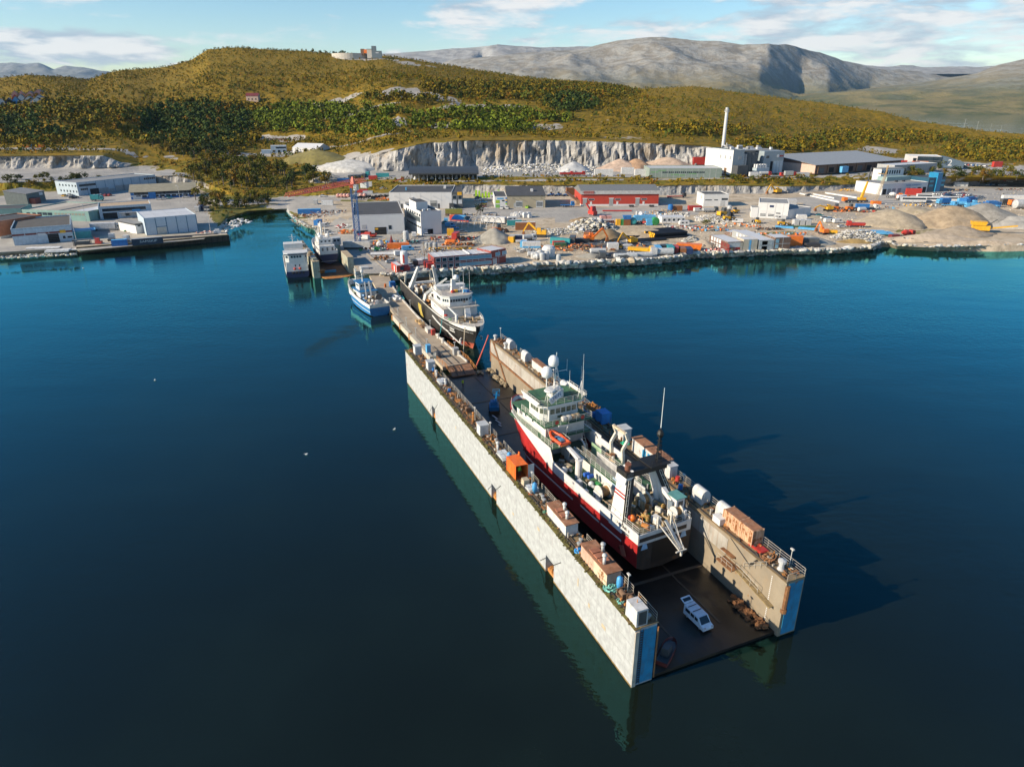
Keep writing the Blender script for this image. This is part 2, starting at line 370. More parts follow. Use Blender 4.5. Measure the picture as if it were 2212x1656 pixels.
cover=np.where((BB>=1)&(BB<1.7),np.interp(XX,[-900,440,480,520,600,640,680,3500],[.1,.1,.6,.9,.9,.7,.1,.03]),cover)
cover=np.where(BB<1,np.interp(XX,[-900,480,520,600,660,3500],[.1,.2,.5,.5,.25,.02]),cover)
def spot(px,py,rx,ry,val,edge=.35):
 global cover
 p=at_far(px,py,1)
 i=int(np.argmin(np.abs(xs-px)))
 q=ground(px,py);ang=math.atan2(q.x,q.y)
 A=np.arctan2(G[...,0],G[...,1]);dA=(A-ang)*FPX/rx
 i0=ground(px,py-ry).y;i1=ground(px,py+ry).y
 dY=(G[...,1]-(i0+i1)/2)/max(4,abs(i0-i1)/2)
 r=np.sqrt(dA**2+dY**2)+(nf-.5)*1.2
 f=np.clip((1.1-r)/edge,0,1);cover=cover*(1-f)+val*f
for s_ in((745,213,42,6,0),(690,226,30,4,.1),(785,245,75,4,0),(905,205,90,14,.05),(960,272,40,6,.15),(1030,233,90,7,.35),(960,240,30,4,.3),(860,266,22,10,.2),(1170,275,50,8,.4),(640,327,60,5,0),(560,335,70,5,.05),(745,350,60,14,0),(800,345,60,12,0),(790,303,110,2,.0),(1350,299,90,4,.5),(120,323,220,3,0),(620,303,45,8,.2),(560,300,20,8,.2),(1900,325,40,6,.2),(1780,340,70,5,.25),(2010,345,60,6,.15),(2080,355,60,6,.1),(1700,335,60,5,.3),(1850,337,30,5,.2),(880,140,30,6,.3),(800,131,60,4,.15),(935,148,14,2,.1),(1180,252,30,5,.5),(1300,262,40,4,.55),(2050,372,60,10,.1),(2180,372,60,14,.1),(350,375,60,8,.1)):
 spot(*s_)
cover=np.clip(cover,0,1)
_dx,_dy,_dz=G[...,0],G[...,1],G[...,2]-CAM_H
_f=np.maximum(_dy*_cp-_dz*_sp,1.0);PXX=CX+FPX*_dx/_f;PYY=CY-FPX*(_dy*_sp+_dz*_cp)/_f
def inside(poly):
 m=np.zeros(PXX.shape,bool);n=len(poly)
 for i in range(n):
  x0,y0=poly[i];x1,y1=poly[(i+1)%n]
  c=((y0>PYY)!=(y1>PYY))&(PXX<(x1-x0)*(PYY-y0)/((y1-y0)or 1e-9)+x0);m^=c
 return m
pave=np.zeros(PXX.shape);yard=(BB>=0.99)&(BB<6.05)
for val,poly in((.9,[(-50,560),(-50,430),(170,408),(430,408),(450,470),(495,512),(160,552)]),(.95,[(700,490),(735,470),(960,500),(1010,560),(850,590),(790,602),(755,560)]),(.7,[(850,468),(1000,446),(1480,440),(1560,452),(1420,478),(1330,480),(1010,474),(960,500)]),(.9,[(400,436),(520,430),(640,424),(840,418),(840,428),(700,434),(600,440),(400,446)]),(.8,[(560,446),(660,432),(740,450),(735,466),(690,468)]),(.5,[(1560,452),(1760,444),(1900,470),(1700,480),(1580,476)]),(.8,[(1660,428),(1850,420),(1900,432),(1760,447)]),(.75,[(1880,440),(1900,405),(2080,398),(2230,392),(2230,430),(2060,452)]),(.9,[(0,322),(310,303),(310,307),(0,327)]),(.85,[(860,391),(1900,381),(1900,384),(860,394)]),(.6,[(1560,386),(1960,372),(1960,378),(1560,386)]),(.8,[(540,335),(760,322),(860,340),(900,356),(760,352),(560,342)])):
 pave=np.where(inside(poly)&(yard|(BB>=7)&(BB<9.5)),val,pave);cover=np.where(inside(poly)&yard,cover*.1,cover)
for val,poly in((.75,[(1560,505),(1720,500),(1760,525),(1600,530)]),(.7,[(1890,500),(2010,492),(2060,512),(1930,520)]),(.6,[(620,466),(690,452),(700,480),(650,484)]),(.5,[(1080,462),(1170,458),(1180,470),(1090,474)])):
 cover=np.where(inside(poly)&yard,np.maximum(cover,val*.62),cover)
def ground_mat(name,bare,bare2,heath,heath2,rock,rock2,steep=(.45,.7),bscale=.06,mud=None):
 m=bpy.data.materials.new(name);m.use_nodes=True;t=NT(m.node_tree)
 g=t.n('ShaderNodeNewGeometry');pos=g.outputs['Position']
 att=t.n('ShaderNodeAttribute',attribute_name='cover').outputs['Fac']
 a=t.noise(pos,bscale,6,.65);f=t.noise(pos,.55,5,.7);mid=t.noise(pos,.16,5,.6)
 br=t.mix(t.ss(a,.35,.65),bare,bare2)
 if mud:br=t.mix(t.m('MULTIPLY',t.ss(mid,.5,.7),.7),br,mud)
 br=t.mix(t.m('MULTIPLY',t.ss(f,.3,.75),.35),br,tuple(k*.45 for k in bare))
 trk=t.noise(t.scale(pos,(.10,.55,.3)),1.1,5,.65,1.2)
 br=t.mix(t.m('MULTIPLY',t.ss(trk,.52,.68),.4),br,tuple(k*.55 for k in bare))
 pv=t.n('ShaderNodeAttribute',attribute_name='pave').outputs['Fac']
 pc=t.mix(t.ss(a,.35,.65),(.30,.285,.26),(.40,.375,.335));pc=t.mix(t.m('MULTIPLY',t.ss(trk,.5,.7),.35),pc,(.2,.19,.17))
 br=t.mix(t.ss(t.m('ADD',pv,t.m('MULTIPLY',t.m('SUBTRACT',f,.5),.5)),.25,.7),br,pc)
 he=t.mix(t.ss(mid,.38,.62),heath,heath2)
 he=t.mix(t.m('MULTIPLY',t.ss(f,.45,.75),.6),he,tuple(k*.35 for k in heath))
 st=t.scale(pos,(1.0,.5,.22))
 r1=t.noise(st,.28,7,.7,.8);r2=t.noise(st,.9,6,.7,.4);r3=t.noise(pos,.035,3,.6)
 rk=t.mix(t.ss(r1,.32,.62),rock,rock2)
 rk=t.mix(t.m('MULTIPLY',t.ss(r3,.5,.68),.55),rk,(.30,.22,.13))
 rk=t.mix(t.m('MULTIPLY',t.ss(r2,.56,.72),.75),rk,(.05,.05,.05))
 edge=t.m('ADD',att,t.m('MULTIPLY',t.m('SUBTRACT',mid,.5),.9))
 c=t.mix(t.ss(edge,.36,.52),br,he)
 sx=t.n('ShaderNodeSeparateXYZ',i_0=g.outputs['True Normal'])
 up=t.m('ABSOLUTE',sx.outputs[2])
 rf=t.m('MULTIPLY',t.m('SUBTRACT',1.0,t.ss(t.m('ADD',up,t.m('MULTIPLY',t.m('SUBTRACT',f,.5),.25)),*steep)),t.m('SUBTRACT',1.0,t.ss(edge,.45,.8)))
 c=t.mix(rf,c,rk)
 bp=t.n('ShaderNodeBump',i_Strength=.9,i_Distance=.8,i_Height=t.m('ADD',t.m('MULTIPLY',r1,t.m('MULTIPLY',rf,2.5)),t.m('MULTIPLY',f,.5)))
 bs=t.n('ShaderNodeBsdfPrincipled',i_Base_Color=c,i_Roughness=.95,i_Normal=bp.outputs[0])
 bs.inputs['Specular IOR Level'].default_value=.15
 t.n('ShaderNodeOutputMaterial',i_Surface=bs.outputs[0]);return m
ROCK,ROCK2=(.105,.105,.105),(.44,.43,.41)
MAT_YARD=ground_mat('yard_gravel',(.46,.37,.26),(.58,.49,.37),(.20,.16,.035),(.13,.13,.03),ROCK,ROCK2,mud=(.24,.18,.11))
MAT_QUARRY=ground_mat('quarry_rock',(.30,.29,.27),(.42,.40,.37),(.26,.165,.02),(.14,.125,.015),ROCK,ROCK2,(.55,.85))
MAT_HILL=ground_mat('hill_heath',(.32,.30,.27),(.42,.39,.35),(.25,.155,.014),(.135,.105,.012),ROCK,ROCK2,(.25,.55))
def land(name,j0,j1,mat):
 r=np.where((band>=j0-1e-9)&(band<=j1+1e-9))[0]
 V=G[r].reshape(-1,3);n=len(r)
 i=np.arange(n-1)[:,None]*NX+np.arange(NX-1)[None,:]
 F=np.stack([i,i+1,i+NX+1,i+NX],-1).reshape(-1,4)
 me=mesh_np(name,V,F,mat,smooth=(name!='quarry_cliff' and name!='rock_face'))
 ap_=me.attributes.new('pave','FLOAT','POINT');ap_.data.foreach_set('value',pave[r].astype(np.float32).ravel())
 at_=me.attributes.new('cover','FLOAT','POINT');at_.data.foreach_set('value',cover[r].astype(np.float32).ravel())
 return tag(put(name,me),kind='structure')
land('shore_bank',0,1,MAT_YARD);land('yard_ground',1,3,MAT_YARD);land('rock_face',3,4,MAT_QUARRY)
land('terrace_ground',4,6,MAT_QUARRY);land('quarry_cliff',6,7,MAT_QUARRY);land('hillside',7,14,MAT_HILL)
# water
def water_mat():
 m=bpy.data.materials.new('sea_water');m.use_nodes=True;t=NT(m.node_tree)
 pos=t.n('ShaderNodeNewGeometry').outputs['Position']
 w1=t.noise(t.scale(pos,(1,1.6,1)),.55,3,.55);w2=t.noise(t.scale(pos,(.5,1.2,1)),.10,3,.5);calm=t.ss(t.noise(pos,.012,3,.5),.42,.62)
 h=t.m('ADD',t.m('MULTIPLY',w1,t.m('ADD',.022,t.m('MULTIPLY',calm,.045))),t.m('MULTIPLY',w2,.08))
 bp=t.n('ShaderNodeBump',i_Strength=1.0,i_Distance=1.0,i_Height=h)
 base=t.mix(t.ss(t.noise(pos,.02,4,.6),.4,.65),(.0062,.0085,.0045),(.0080,.0125,.0080))
 df=t.n('ShaderNodeBsdfDiffuse',i_Color=base,i_Roughness=0.0)
 fr=t.n('ShaderNodeFresnel',i_IOR=1.33,i_Normal=bp.outputs[0]);fr=t.m('MULTIPLY',fr.outputs[0],1.5,clamp=True)
 gl=t.n('ShaderNodeBsdfGlossy',i_Color=t.mix(t.ss(fr,.5,1.0),(.20,.86,.96),(.85,.92,1.0)),i_Roughness=.02,i_Normal=bp.outputs[0])
 ms=t.n('ShaderNodeMixShader',i_0=fr,i_1=df.outputs[0],i_2=gl.outputs[0])
 t.n('ShaderNodeOutputMaterial',i_Surface=ms.outputs[0]);return m
WATER=water_mat()
wm=MB();wm.add([(-13000,-250,0),(13000,-250,0),(13000,13500,0),(-13000,13500,0)],[(0,1,2,3)])
tag(wm.build('sea_water',WATER),kind='structure')
# far mountains across the sound
def mtn_mat(name,low,low2,high,high2,z0,z1,rocky=.5):
 m=bpy.data.materials.new(name);m.use_nodes=True;t=NT(m.node_tree)
 g=t.n('ShaderNodeNewGeometry');pos=g.outputs['Position'];z=t.n('ShaderNodeSeparateXYZ',i_0=pos).outputs[2]
 a=t.noise(pos,.0022,6,.62);b_=t.noise(pos,.010,6,.68);c_=t.noise(pos,.0011,4,.6)
 lo=t.mix(t.ss(a,.42,.58),low,low2);hi=t.mix(t.ss(b_,.40,.62),high,high2)
 zf=t.ss(t.m('ADD',z,t.m('MULTIPLY',t.m('SUBTRACT',a,.5),z1-z0)),z0,z1)
 c=t.mix(zf,lo,hi)
 up=t.n('ShaderNodeSeparateXYZ',i_0=g.outputs['Normal']).outputs[2]
 c=t.mix(t.m('MULTIPLY',t.m('SUBTRACT',1.0,t.ss(t.m('ADD',up,t.m('MULTIPLY',b_,.25)),.72,.98)),rocky),c,(.13,.14,.15))
 c=t.mix(t.m('MULTIPLY',t.ss(b_,.55,.72),.45),c,(.06,.07,.045))
 bp=t.n('ShaderNodeBump',i_Strength=.6,i_Distance=30,i_Height=b_)
 bs=t.n('ShaderNodeBsdfPrincipled',i_Base_Color=c,i_Roughness=.95,i_Normal=bp.outputs[0]);bs.inputs['Specular IOR Level'].default_value=.1
 t.n('ShaderNodeOutputMaterial',i_Surface=bs.outputs[0]);return m
def mountain(mrows,mat,x0,x1,step,subs,rough,seed,freq=.0012):
 xa=np.arange(x0,x1+step,step);rr=[]
 for v,Y in mrows:
  rr.append(PY(xa,np.interp(xa,sorted(v),[v[k]for k in sorted(v)]),np.interp(xa,sorted(Y),[Y[k]for k in sorted(Y)])))
 st=[];lv=[]
 for j,n in enumerate(subs):
  for k in range(n):
   t=k/n;st.append(rr[j]*(1-t)+rr[j+1]*t);lv.append(j+t)
 st.append(rr[-1]);lv.append(len(subs));A=np.array(st);lv=np.array(lv)[:,None]
 crest=len(subs)-2
 f=np.clip(lv/1.2,0,1)*np.where(lv>crest+.01,0.3,1)*np.clip((crest+.12-lv)/.6+.15,.15,1)
 d=fbm(A[...,0]*freq,A[...,1]*freq,6,seed,True)-.62
 A[...,2]+=f*rough*d
 n,k=A.shape[:2];i=np.arange(n-1)[:,None]*k+np.arange(k-1)[None,:]
 F=np.stack([i,i+1,i+k+1,i+k],-1).reshape(-1,4)
 return tag(put('mountain',mesh_np('mountain',A.reshape(-1,3),F,mat,smooth=True)),kind='structure')
MT=mtn_mat('mountain_heath',(.20,.165,.075),(.085,.095,.04),(.22,.195,.155),(.33,.32,.29),40,330,.55)
MT2=mtn_mat('mountain_grey',(.16,.14,.09),(.10,.11,.06),(.25,.24,.23),(.36,.36,.35),60,400,.7)
MT3=mtn_mat('mountain_blue',(.12,.13,.12),(.10,.11,.10),(.20,.21,.22),(.28,.29,.30),60,700,.7)
mountain([({600:160,2400:160},{600:7600,2400:7600}),({600:140,960:128,1060:128,1300:130,2400:150},{600:8100,1020:8100,1040:8500,1090:8200,1300:8300,2400:8400}),({600:122,827:117,888:114,960:108,1021:104,1055:101,1075:97,1090:98,1118:101,1176:104,1248:99,1320:100,1700:140,1826:133,1866:142,1920:148,1945:143,1992:148,2050:149,2107:153,2400:160},{600:8900,1020:8900,1060:8700,1090:8800,1300:9000,2400:9000}),({600:140,2400:175},{600:10000,2400:10000}),({600:200,2400:218},{600:11000,2400:11000})],MT2,600,2500,5,[14,24,6,3],90,70)
mountain([({700:247,2700:247},{700:3700,2700:3600}),({700:228,1400:226,1700:228,1900:226,2700:226},{700:4300,1600:4300,1900:4700,2700:4400}),({700:190,960:160,1100:165,1300:170,1500:175,1640:178,1720:196,1800:196,1900:200,2000:200,2700:200},{700:5400,1300:5100,1560:4950,1640:5150,1730:5900,1790:5700,1880:6800,2000:6900,2700:6900}),({700:175,930:150,974:134,1040:126,1100:118,1176:110,1248:103,1291:93,1338:82,1385:77,1428:78,1504:88,1553:89,1603:97,1661:94,1722:103,1776:117,1826:135,1866:146,1920:153,1992:158,2100:165,2700:175},{700:6600,1300:6900,1500:6600,1661:6300,1800:7200,2000:7800,2700:8000}),({700:190,1400:105,2000:185,2700:200},{700:7600,1400:8000,2700:8600}),({700:218,2700:218},{700:8600,2700:9200})],MT,700,2750,5,[8,20,34,6,3],150,80)
mountain([({1700:247,3400:249},{1700:3650,3400:3300}),({1700:226,1900:222,2100:214,2212:208,3400:190},{1700:4300,2212:4000,3400:3800}),({1700:212,1830:196,1920:186,2000:176,2107:160,2158:140,2212:129,2400:108,2800:90,3400:95},{1700:4900,1900:5200,2212:5400,3400:5400}),({1700:215,2212:150,3400:110},{1700:6000,2212:6200,3400:6300}),({1700:218,3400:218},{1700:7000,3400:7400})],MT,1700,3400,6,[10,26,5,3],70,90)
mountain([({-900:190,700:190},{-900:9800,700:9800}),({-900:165,700:172},{-900:10600,700:10600}),({-900:150,-500:120,-200:135,0:137,30:136,54:139,83:135,100:141,115:148,140:140,180:144,220:153,300:165,700:178},{-900:11600,700:11600}),({-900:180,700:190},{-900:12400,700:12400}),({-900:215,700:215},{-900:13000,700:13000})],MT3,-900,500,5,[10,22,4,3],160,100)
hz=MB();hz.box(-14500,14500,-300,14200,-6,1150)
hm=bpy.data.materials.new('haze_air');hm.use_nodes=True;t_=NT(hm.node_tree)
pv=t_.n('ShaderNodeVolumePrincipled',i_Color=(.42,.70,1.0,1),i_Density=.000018,i_Anisotropy=.1)
t_.n('ShaderNodeOutputMaterial',i_Volume=pv.outputs[0])
hz_o=tag(hz.build('haze',hm),kind='stuff')
# the floating dock
DO=Vector((13.14,57.094,0));DANG=rad(112.889);DAX=Vector((math.cos(DANG),math.sin(DANG),0));DBX=Vector((DAX.y,-DAX.x,0))
def dw(a,b,z=0.0):return DO+DAX*a+DBX*b+Vector((0,0,z))
class DB(MB):
 def d(s,a0,a1,b0,b1,z0,z1,mi=0):return s.box(a0,a1,-b1,-b0,z0,z1,mi)
def v(a,b,z):return(a,-b,z)
dock=thing('floating_dock','long floating dock with a white outer wall and rust-stained decks, holding the red trawler','floating dock',DO,DANG)
M_DW=M('dock_white',(.36,.36,.36),.7,var=.20,scale=1.1,rust=.03,streak=.12,dirt=.45,rscale=.45,dirtc=(.24,.24,.23),bump=.6)
M_DBEIGE=M('dock_beige',(.24,.20,.145),.75,var=.16,scale=.3,rust=.16,streak=.30,dirt=.5,rscale=.3,rustc=(.22,.12,.05),bump=.2,dirtc=(.27,.2,.12))
M_DBLUE=M('dock_blue',(.02,.22,.40),.6,var=.2,scale=.8,rust=.10,streak=.30,dirt=.4)
M_DECK=M('dock_deck',(.235,.165,.085),.85,var=.28,scale=.5,rust=.40,rustc=(.17,.075,.03),dirt=.5,rscale=.8,bump=.2)
M_MOSS=M('dock_moss',(.13,.115,.03),.95,var=.5,scale=1.4,rust=.35,rustc=(.12,.06,.03),rscale=1.6,bump=.4)
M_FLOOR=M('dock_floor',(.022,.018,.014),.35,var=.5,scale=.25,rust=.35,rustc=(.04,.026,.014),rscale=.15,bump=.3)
M_RUST=M('rusty_iron',(.22,.10,.04),.85,var=.4,scale=1.2,bump=.3)
M_ORU=M('bright_rust',(.42,.17,.04),.85,var=.35,scale=1.5,dirt=.3)
M_WEED=M('waterline_weed',(.20,.12,.035),.8,var=.5,scale=1.5)
M_RAIL=M('railing_grey',(.36,.33,.28),.6,var=.3,scale=2,rust=.25)
M_CAB=M('cabin_white',(.50,.50,.49),.6,var=.12,scale=1,rust=.14,streak=.25,dirt=.35)
M_ROOFR=M('rusted_roof',(.27,.12,.06),.9,var=.35,scale=.9,dirt=.4,dirtc=(.4,.3,.22),bump=.2)
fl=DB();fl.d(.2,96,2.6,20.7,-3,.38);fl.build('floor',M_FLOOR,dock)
fm=DB()
for a in(14,30,46,62,78):fm.d(a,a+.5,3,20.3,.385,.43)
for bb in(8.2,15.2):fm.d(4,95,bb,bb+.25,.385,.44)
fm.build('floor_joint',M('floor_seam',(.09,.07,.05),.6),dock)
OPEN=((19.4,21.9),(40.2,42.4),(73.6,75.8));HT=8.0
lw=DB();a=0.0
for o0,o1 in OPEN:
 lw.d(a,o0,0,2.75,-3,HT);lw.d(o0,o1,0,2.75,2.75,HT);lw.d(o0,o1,1.7,2.75,-3,2.75);a=o1
lw.d(a,95.8,0,2.75,-3,HT)
lw.build('outer_wall',M_DW,dock)
for o0,o1 in OPEN:
 r=DB();r.d(o0+.002,o1-.002,.35,1.698,-1,.55)
 for k in range(5):r.obox((o0+.4+k*.38,-(.5+.2*(k%3)),.75+.12*(k%2)),(.5,.45,.4),k*.7)
 r.build('mooring_recess',M_ORU,dock)
 r=DB();r.tube(v(o0-2.0,-.03,4.6),v(o0+.2,-.03,2.6),.05,4);r.build('mooring_chain',M('chain_black',(.03,.028,.025),.8),dock)
 r=DB();r.tube(v(o1,-.03,2.2),v(o1+1.6,-.03,.7),.05,4)
 r.build('mooring_chain',M('chain_black',(.03,.028,.025),.8),dock)
pl=DB()
for z in(2.9,5.4):pl.d(0,95.8,-.012,-.001,z,z+.05)
for k in range(1,24):
 if all(not(o0-.2<k*4<o1+.2)for o0,o1 in OPEN):pl.d(k*4,k*4+.05,-.012,-.001,.3,HT-.1)
pl.build('plate_seam',M('seam_white',(.30,.30,.29),.7,rust=.1),dock)
wl=DB();a=-.02
for o0,o1 in OPEN:wl.d(a,o0,-.02,-.003,-.4,.22);a=o1
wl.d(a,95.8,-.02,-.003,-.4,.22);wl.build('waterline_strip',M_WEED,dock)
for(a0,z0,w_,h_)in((5.8,3.0,.9,.5),(9.6,3.3,.4,.6),(24,5.1,.7,.5),(60,4.4,.5,.5),(33,2.2,.6,.4),(12.6,4.3,.25,1.2)):sc_=DB();sc_.d(a0,a0+w_,-.025,-.001,z0,z0+h_);sc_.build('doubler_plate',M('doubler',(.42,.33,.22),.8,rust=.3),dock)
rw=DB();rw.d(-.3,95.2,20.5,23.2,-3,HT);rw.build('inner_wall',M_DBEIGE,dock)
ld=DB();ld.d(30,95.2,20.2,20.498,4.55,4.95);ld.build('fender_ledge',M_RUST,dock)
ld=DB();ld.d(10,95.2,20.44,20.499,5.0,7.4);ld.build('upper_band',M('dock_pale',(.36,.34,.30),.75,var=.2,scale=.3,rust=.12,streak=.5,dirt=.4),dock)
for lbl,a0,b0,b1 in(('left',0,.55,2.7),('right',-.3,20.9,23.0)):
 e=DB();e.d(a0-.06,a0-.002,b0,b1,.25,HT-.25);e.build('end_panel',M_DBLUE,dock)
e=DB();e.d(-.12,.0,.02,.5,-.5,HT-.3);e.build('corner_post',M('post_offwhite',(.45,.40,.33),.7,rust=.5,streak=.6),dock)
e=DB()
for k in range(22):e.d(-.16,-.08,.62,.92,.5+k*.33,.62+k*.33)
for q in(.58,.93):e.d(-.15,-.09,q,q+.05,.3,7.9)
e.build('end_ladder',M('ladder_dark',(.04,.05,.06),.7),dock)
e=DB();e.tube(v(-.15,2.85,.5),v(-.15,2.85,HT-.4),.09,6);e.build('end_fender',M_RUST,dock)
e=DB();e.tube(v(-.3,20.75,4.2),v(-.3,20.75,HT-.5),.30,8);e.tube(v(-.3,20.75,3.6),v(-.3,20.75,4.1),.38,8)
e.build('end_fender',M_RUST,dock)
dm=DB();dm.d(1.9,2.06,20.47,20.497,.8,.92);dm_=dm.mesh('draft_mark',P('white'))
for k in range(24):put('draft_mark',dm_,dock,(0,0,k*.28))
dk_=DB();dk_.d(0,95.8,.6,2.95,HT+.002,HT+.1);dk_.build('deck',M_DECK,dock)
dk_=DB();dk_.d(-.3,95.2,20.35,23.3,HT+.002,HT+.1);dk_.build('deck',M_DECK,dock)
ms=DB();ms.d(-.1,95.9,-.14,.598,HT+.003,HT+.07);ms.build('mossy_edge',M_MOSS,dock)
for a0,b0,n in((2,.12,150),):
 tf=DB()
 for k in range(420):
  aa=rng.uniform(0,95.5);tf.obox((aa,-rng.uniform(-.12,.56),HT+.07+rng.random()*.05),(rng.uniform(.15,.7),rng.uniform(.08,.25),rng.uniform(.06,.22)),rng.random()*3)
 o=tf.build('moss_clump',M_MOSS,dock);o['kind']='stuff'
for b0 in(.62,2.2):
 r=DB();r.d(.5,95.5,b0,b0+.09,HT+.101,HT+.24);r.build('crane_rail',M('rail_black',(.045,.04,.035),.7,rust=.3),dock)
for b0 in(20.62,22.4):
 r=DB();r.d(.2,95,b0,b0+.09,HT+.101,HT+.24);r.build('crane_rail',M('rail_black'),dock)
cl=DB()
for k in range(130):cl.d(.6+k*.73,.78+k*.73,.4,.61,HT+.101,HT+.2)
cl.build('rail_clip',M('rail_black'),dock)['kind']='stuff'
for a0,a1 in((47,77),(30.5,44),(19,29.5),(5,16),(.3,4)):
 r=DB();r.rail([v(a0,2.85,HT+.1),v(a1,2.85,HT+.1)],1.05,2.0,.035,3);r.build('railing',M_RAIL,dock)
for a0,a1 in((86,95),(62,84),(44.5,58),(28,37),(19,27),(13.6,18),(-.2,8)):
 r=DB();r.rail([v(a0,23.2,HT+.1),v(a1,23.2,HT+.1)],1.05,2.0,.035,3);r.build('railing',M_RAIL,dock)
r=DB();r.rail([v(-.25,20.5,HT+.1),v(-.25,23.2,HT+.1)],1.05,1.4,.035,3);r.build('railing',M_RAIL,dock)
def dpart(name,bm,mat,a,b,z=HT+.1,sub=None,smooth=False):
 return bm.build(name,mat,dock,v(a,b,z),0,smooth)
def cabin(a,b,la=1.7,lb=1.5,h=1.9,round_=False):
 c=MB()
 if round_:
  pr=[(-lb/2,0)]+[(lb/2*math.cos(math.pi-math.pi*k/8),h*.55+h*.45*math.sin(math.pi*k/8))for k in range(9)]+[(lb/2,0)]
  c.wedge(pr,-la/2,la/2)
 else:c.box(-la/2,la/2,-lb/2,lb/2,0,h)
 o=dpart('deck_cabin',c,M_CAB,a,b)
 d=MB();d.box(-la/2-.03,-la/2-.001,-.32,.32,.1,h*.8);d.build('door',P('lightgrey'),o)
 if not round_:r=MB();r.box(-la/2-.1,la/2+.1,-lb/2-.1,lb/2+.1,h+.001,h+.09);r.build('roof',P('lightgrey'),o)
 return o
for a,b in((92.2,1.9),(81.8,1.8),(49.6,1.3)):cabin(a,b)
for a,b in((87.6,22.4),(79.0,22.4),(60.4,22.4),(18.2,22.2),(13.4,22.5)):cabin(a,b,2.2,1.5,2.1,True)
cabin(38.6,22.2,1.9,1.5,2.2);cabin(25.4,22.2,1.3,1.3,2.0)
c=MB();c.frus(-1.1,1.1,-.7,.7,0,2.1,.05,.0);o=dpart('deck_cabin',c,M_CAB,1.3,.9)
d=MB();d.box(-1.15,-1.101,-.5,.5,.2,1.9);d.build('door',M('cab_dark',(.06,.06,.06),.7),o)
def house(a0,a1,b0,b1,h,wallm,plates,name='deckhouse'):
 c=DB();c.d(a0,a1,b0,b1,HT+.1,HT+.1+h);o=c.build(name,wallm,dock)
 r=DB();r.d(a0-.15,a1+.15,b0-.12,b1+.12,HT+.101+h,HT+.2+h);r.build('roof',M_ROOFR,o)
 for k in range(plates):
  p=DB();aa=a0+(a1-a0)*(.28+.5*k/max(1,plates));p.d(aa,aa+(a1-a0)*.14,b0+.25,b1-.45,HT+.201+h,HT+.36+h);p.build('roof_hatch',M('hatch_rust',(.34,.13,.07),.85,dirt=.3,var=.3),o)
 return o
def vent(a,b,z=HT+.1,h=1.5,r=.28,m=None,par=None,cowl=True):
 c=MB();c.tube((0,0,0),(0,0,h),r*.8,8)
 if cowl:c.ball((0,0,h+r*.3),r*1.25,10,6,0,.85)
 else:c.lathe((0,0,h),[(r*1.6,0),(r*1.6,.12),(r,.3),(.01,.34)],10)
 return c.build('ventilator',m or M_CAB,par or dock,v(a,b,z),0,True)
h1=house(17.8,23.4,.75,2.5,1.7,M_CAB,2);vent(20.9,2.1,HT+1.9,.9,.25);vent(19.0,1.5,HT+1.9,.9,.25)
h2=house(7.2,13.4,.6,2.5,1.8,M('house_pink',(.50,.30,.22),.75,rust=.3,streak=.5,dirt=.4),3);vent(11.0,2.2,HT+2.0,1.0,.26,P('grey'));vent(8.9,1.2,HT+2.0,1.1,.26)
pw=DB();pw.d(7.15,10.2,.585,.599,HT+.1,HT+1.85);pw.build('wall_panel',M('panel_cream',(.50,.40,.28),.75,rust=.3,streak=.5),h2)
h3=house(26.2,34.6,21.2,22.9,2.3,M_CAB,0);
for a0,c_ in((29.2,'blue'),(30.6,'blue')):w_=DB();w_.d(a0,a0+1.0,21.16,21.198,HT+.6,HT+1.9);w_.build('window',M_DBLUE,h3)
h4=house(68.8,74.9,21.9,23.0,1.7,M_CAB,0)
for a,b in((76.9,1.6),(71.9,1.9)):vent(a,b,h=1.4,r=.24)
vent(42.7,1.3,h=1.5,r=.26);vent(54.4,1.4,h=1.7,r=.22,m=M_ORU)
for a,b,h_ in((38.4,1.5,2.0),(28.8,1.4,1.9),(6.0,1.6,2.1)):
 c=MB();c.lathe((0,0,0),[(.16,0),(.16,.5),(.34,.55),(.40,1.1),(.36,h_-.25),(.12,h_),(.02,h_+.03)],8);dpart('tarped_ventilator',c,M('tarp_blue',(.05,.25,.50),.5,var=.3,scale=3),a,b,smooth=True)
for a,b,la in((73.8,1.7,2.6),(40.6,1.5,3.0),(29.9,1.5,1.8)):
 c=MB();c.slabx([(-la/2,0),(la/2,0),(la/2,.25),(0,.55),(-la/2,.25)],-.75,.75);o=dpart('skylight',c,P('lightgrey'),a,b)
 for s in(-1,1):
  for q in(-.72,.05):
   p=MB();p.box(-la/2+.1 if s<0 else.06,-.06 if s<0 else la/2-.1,q,q+.66,.56,.60);p.build('skylight_pane',M('pane_grey',(.55,.57,.58),.35),o)
for a,b in((86.4,1.8),(67.5,1.9),(64.1,1.9),(36.9,1.9),(24.6,1.2)):
 c=MB();c.box(-.8,.8,-.55,.55,0,.12);dpart('deck_hatch',c,M_ORU,a,b)
for a,b in((60.4,1.7),(59.0,1.9),(4.9,1.4),(3.6,1.9)):
 c=MB();c.box(-.7,.7,-.5,.5,0,.2);c.tube((-.5,0,.55),(.5,0,.55),.32,10);c.box(-.62,-.5,-.45,.45,.2,.95);c.box(.5,.62,-.45,.45,.2,.95);dpart('winch',c,M('winch_rust',(.16,.09,.05),.8,var=.4),a,b)
for a,b in((26.3,1.7),(27.2,1.9),(24.6,2.1),(16.0,2.0),(15.4,1.4),(.9,2.2),(46,2.3),(52,2.2)):
 c=MB();c.lathe((0,0,0),[(.2,0),(.16,.35),(.3,.45),(.28,.55),(.02,.6)],8);dpart('bollard',c,P('grey'),a,b)
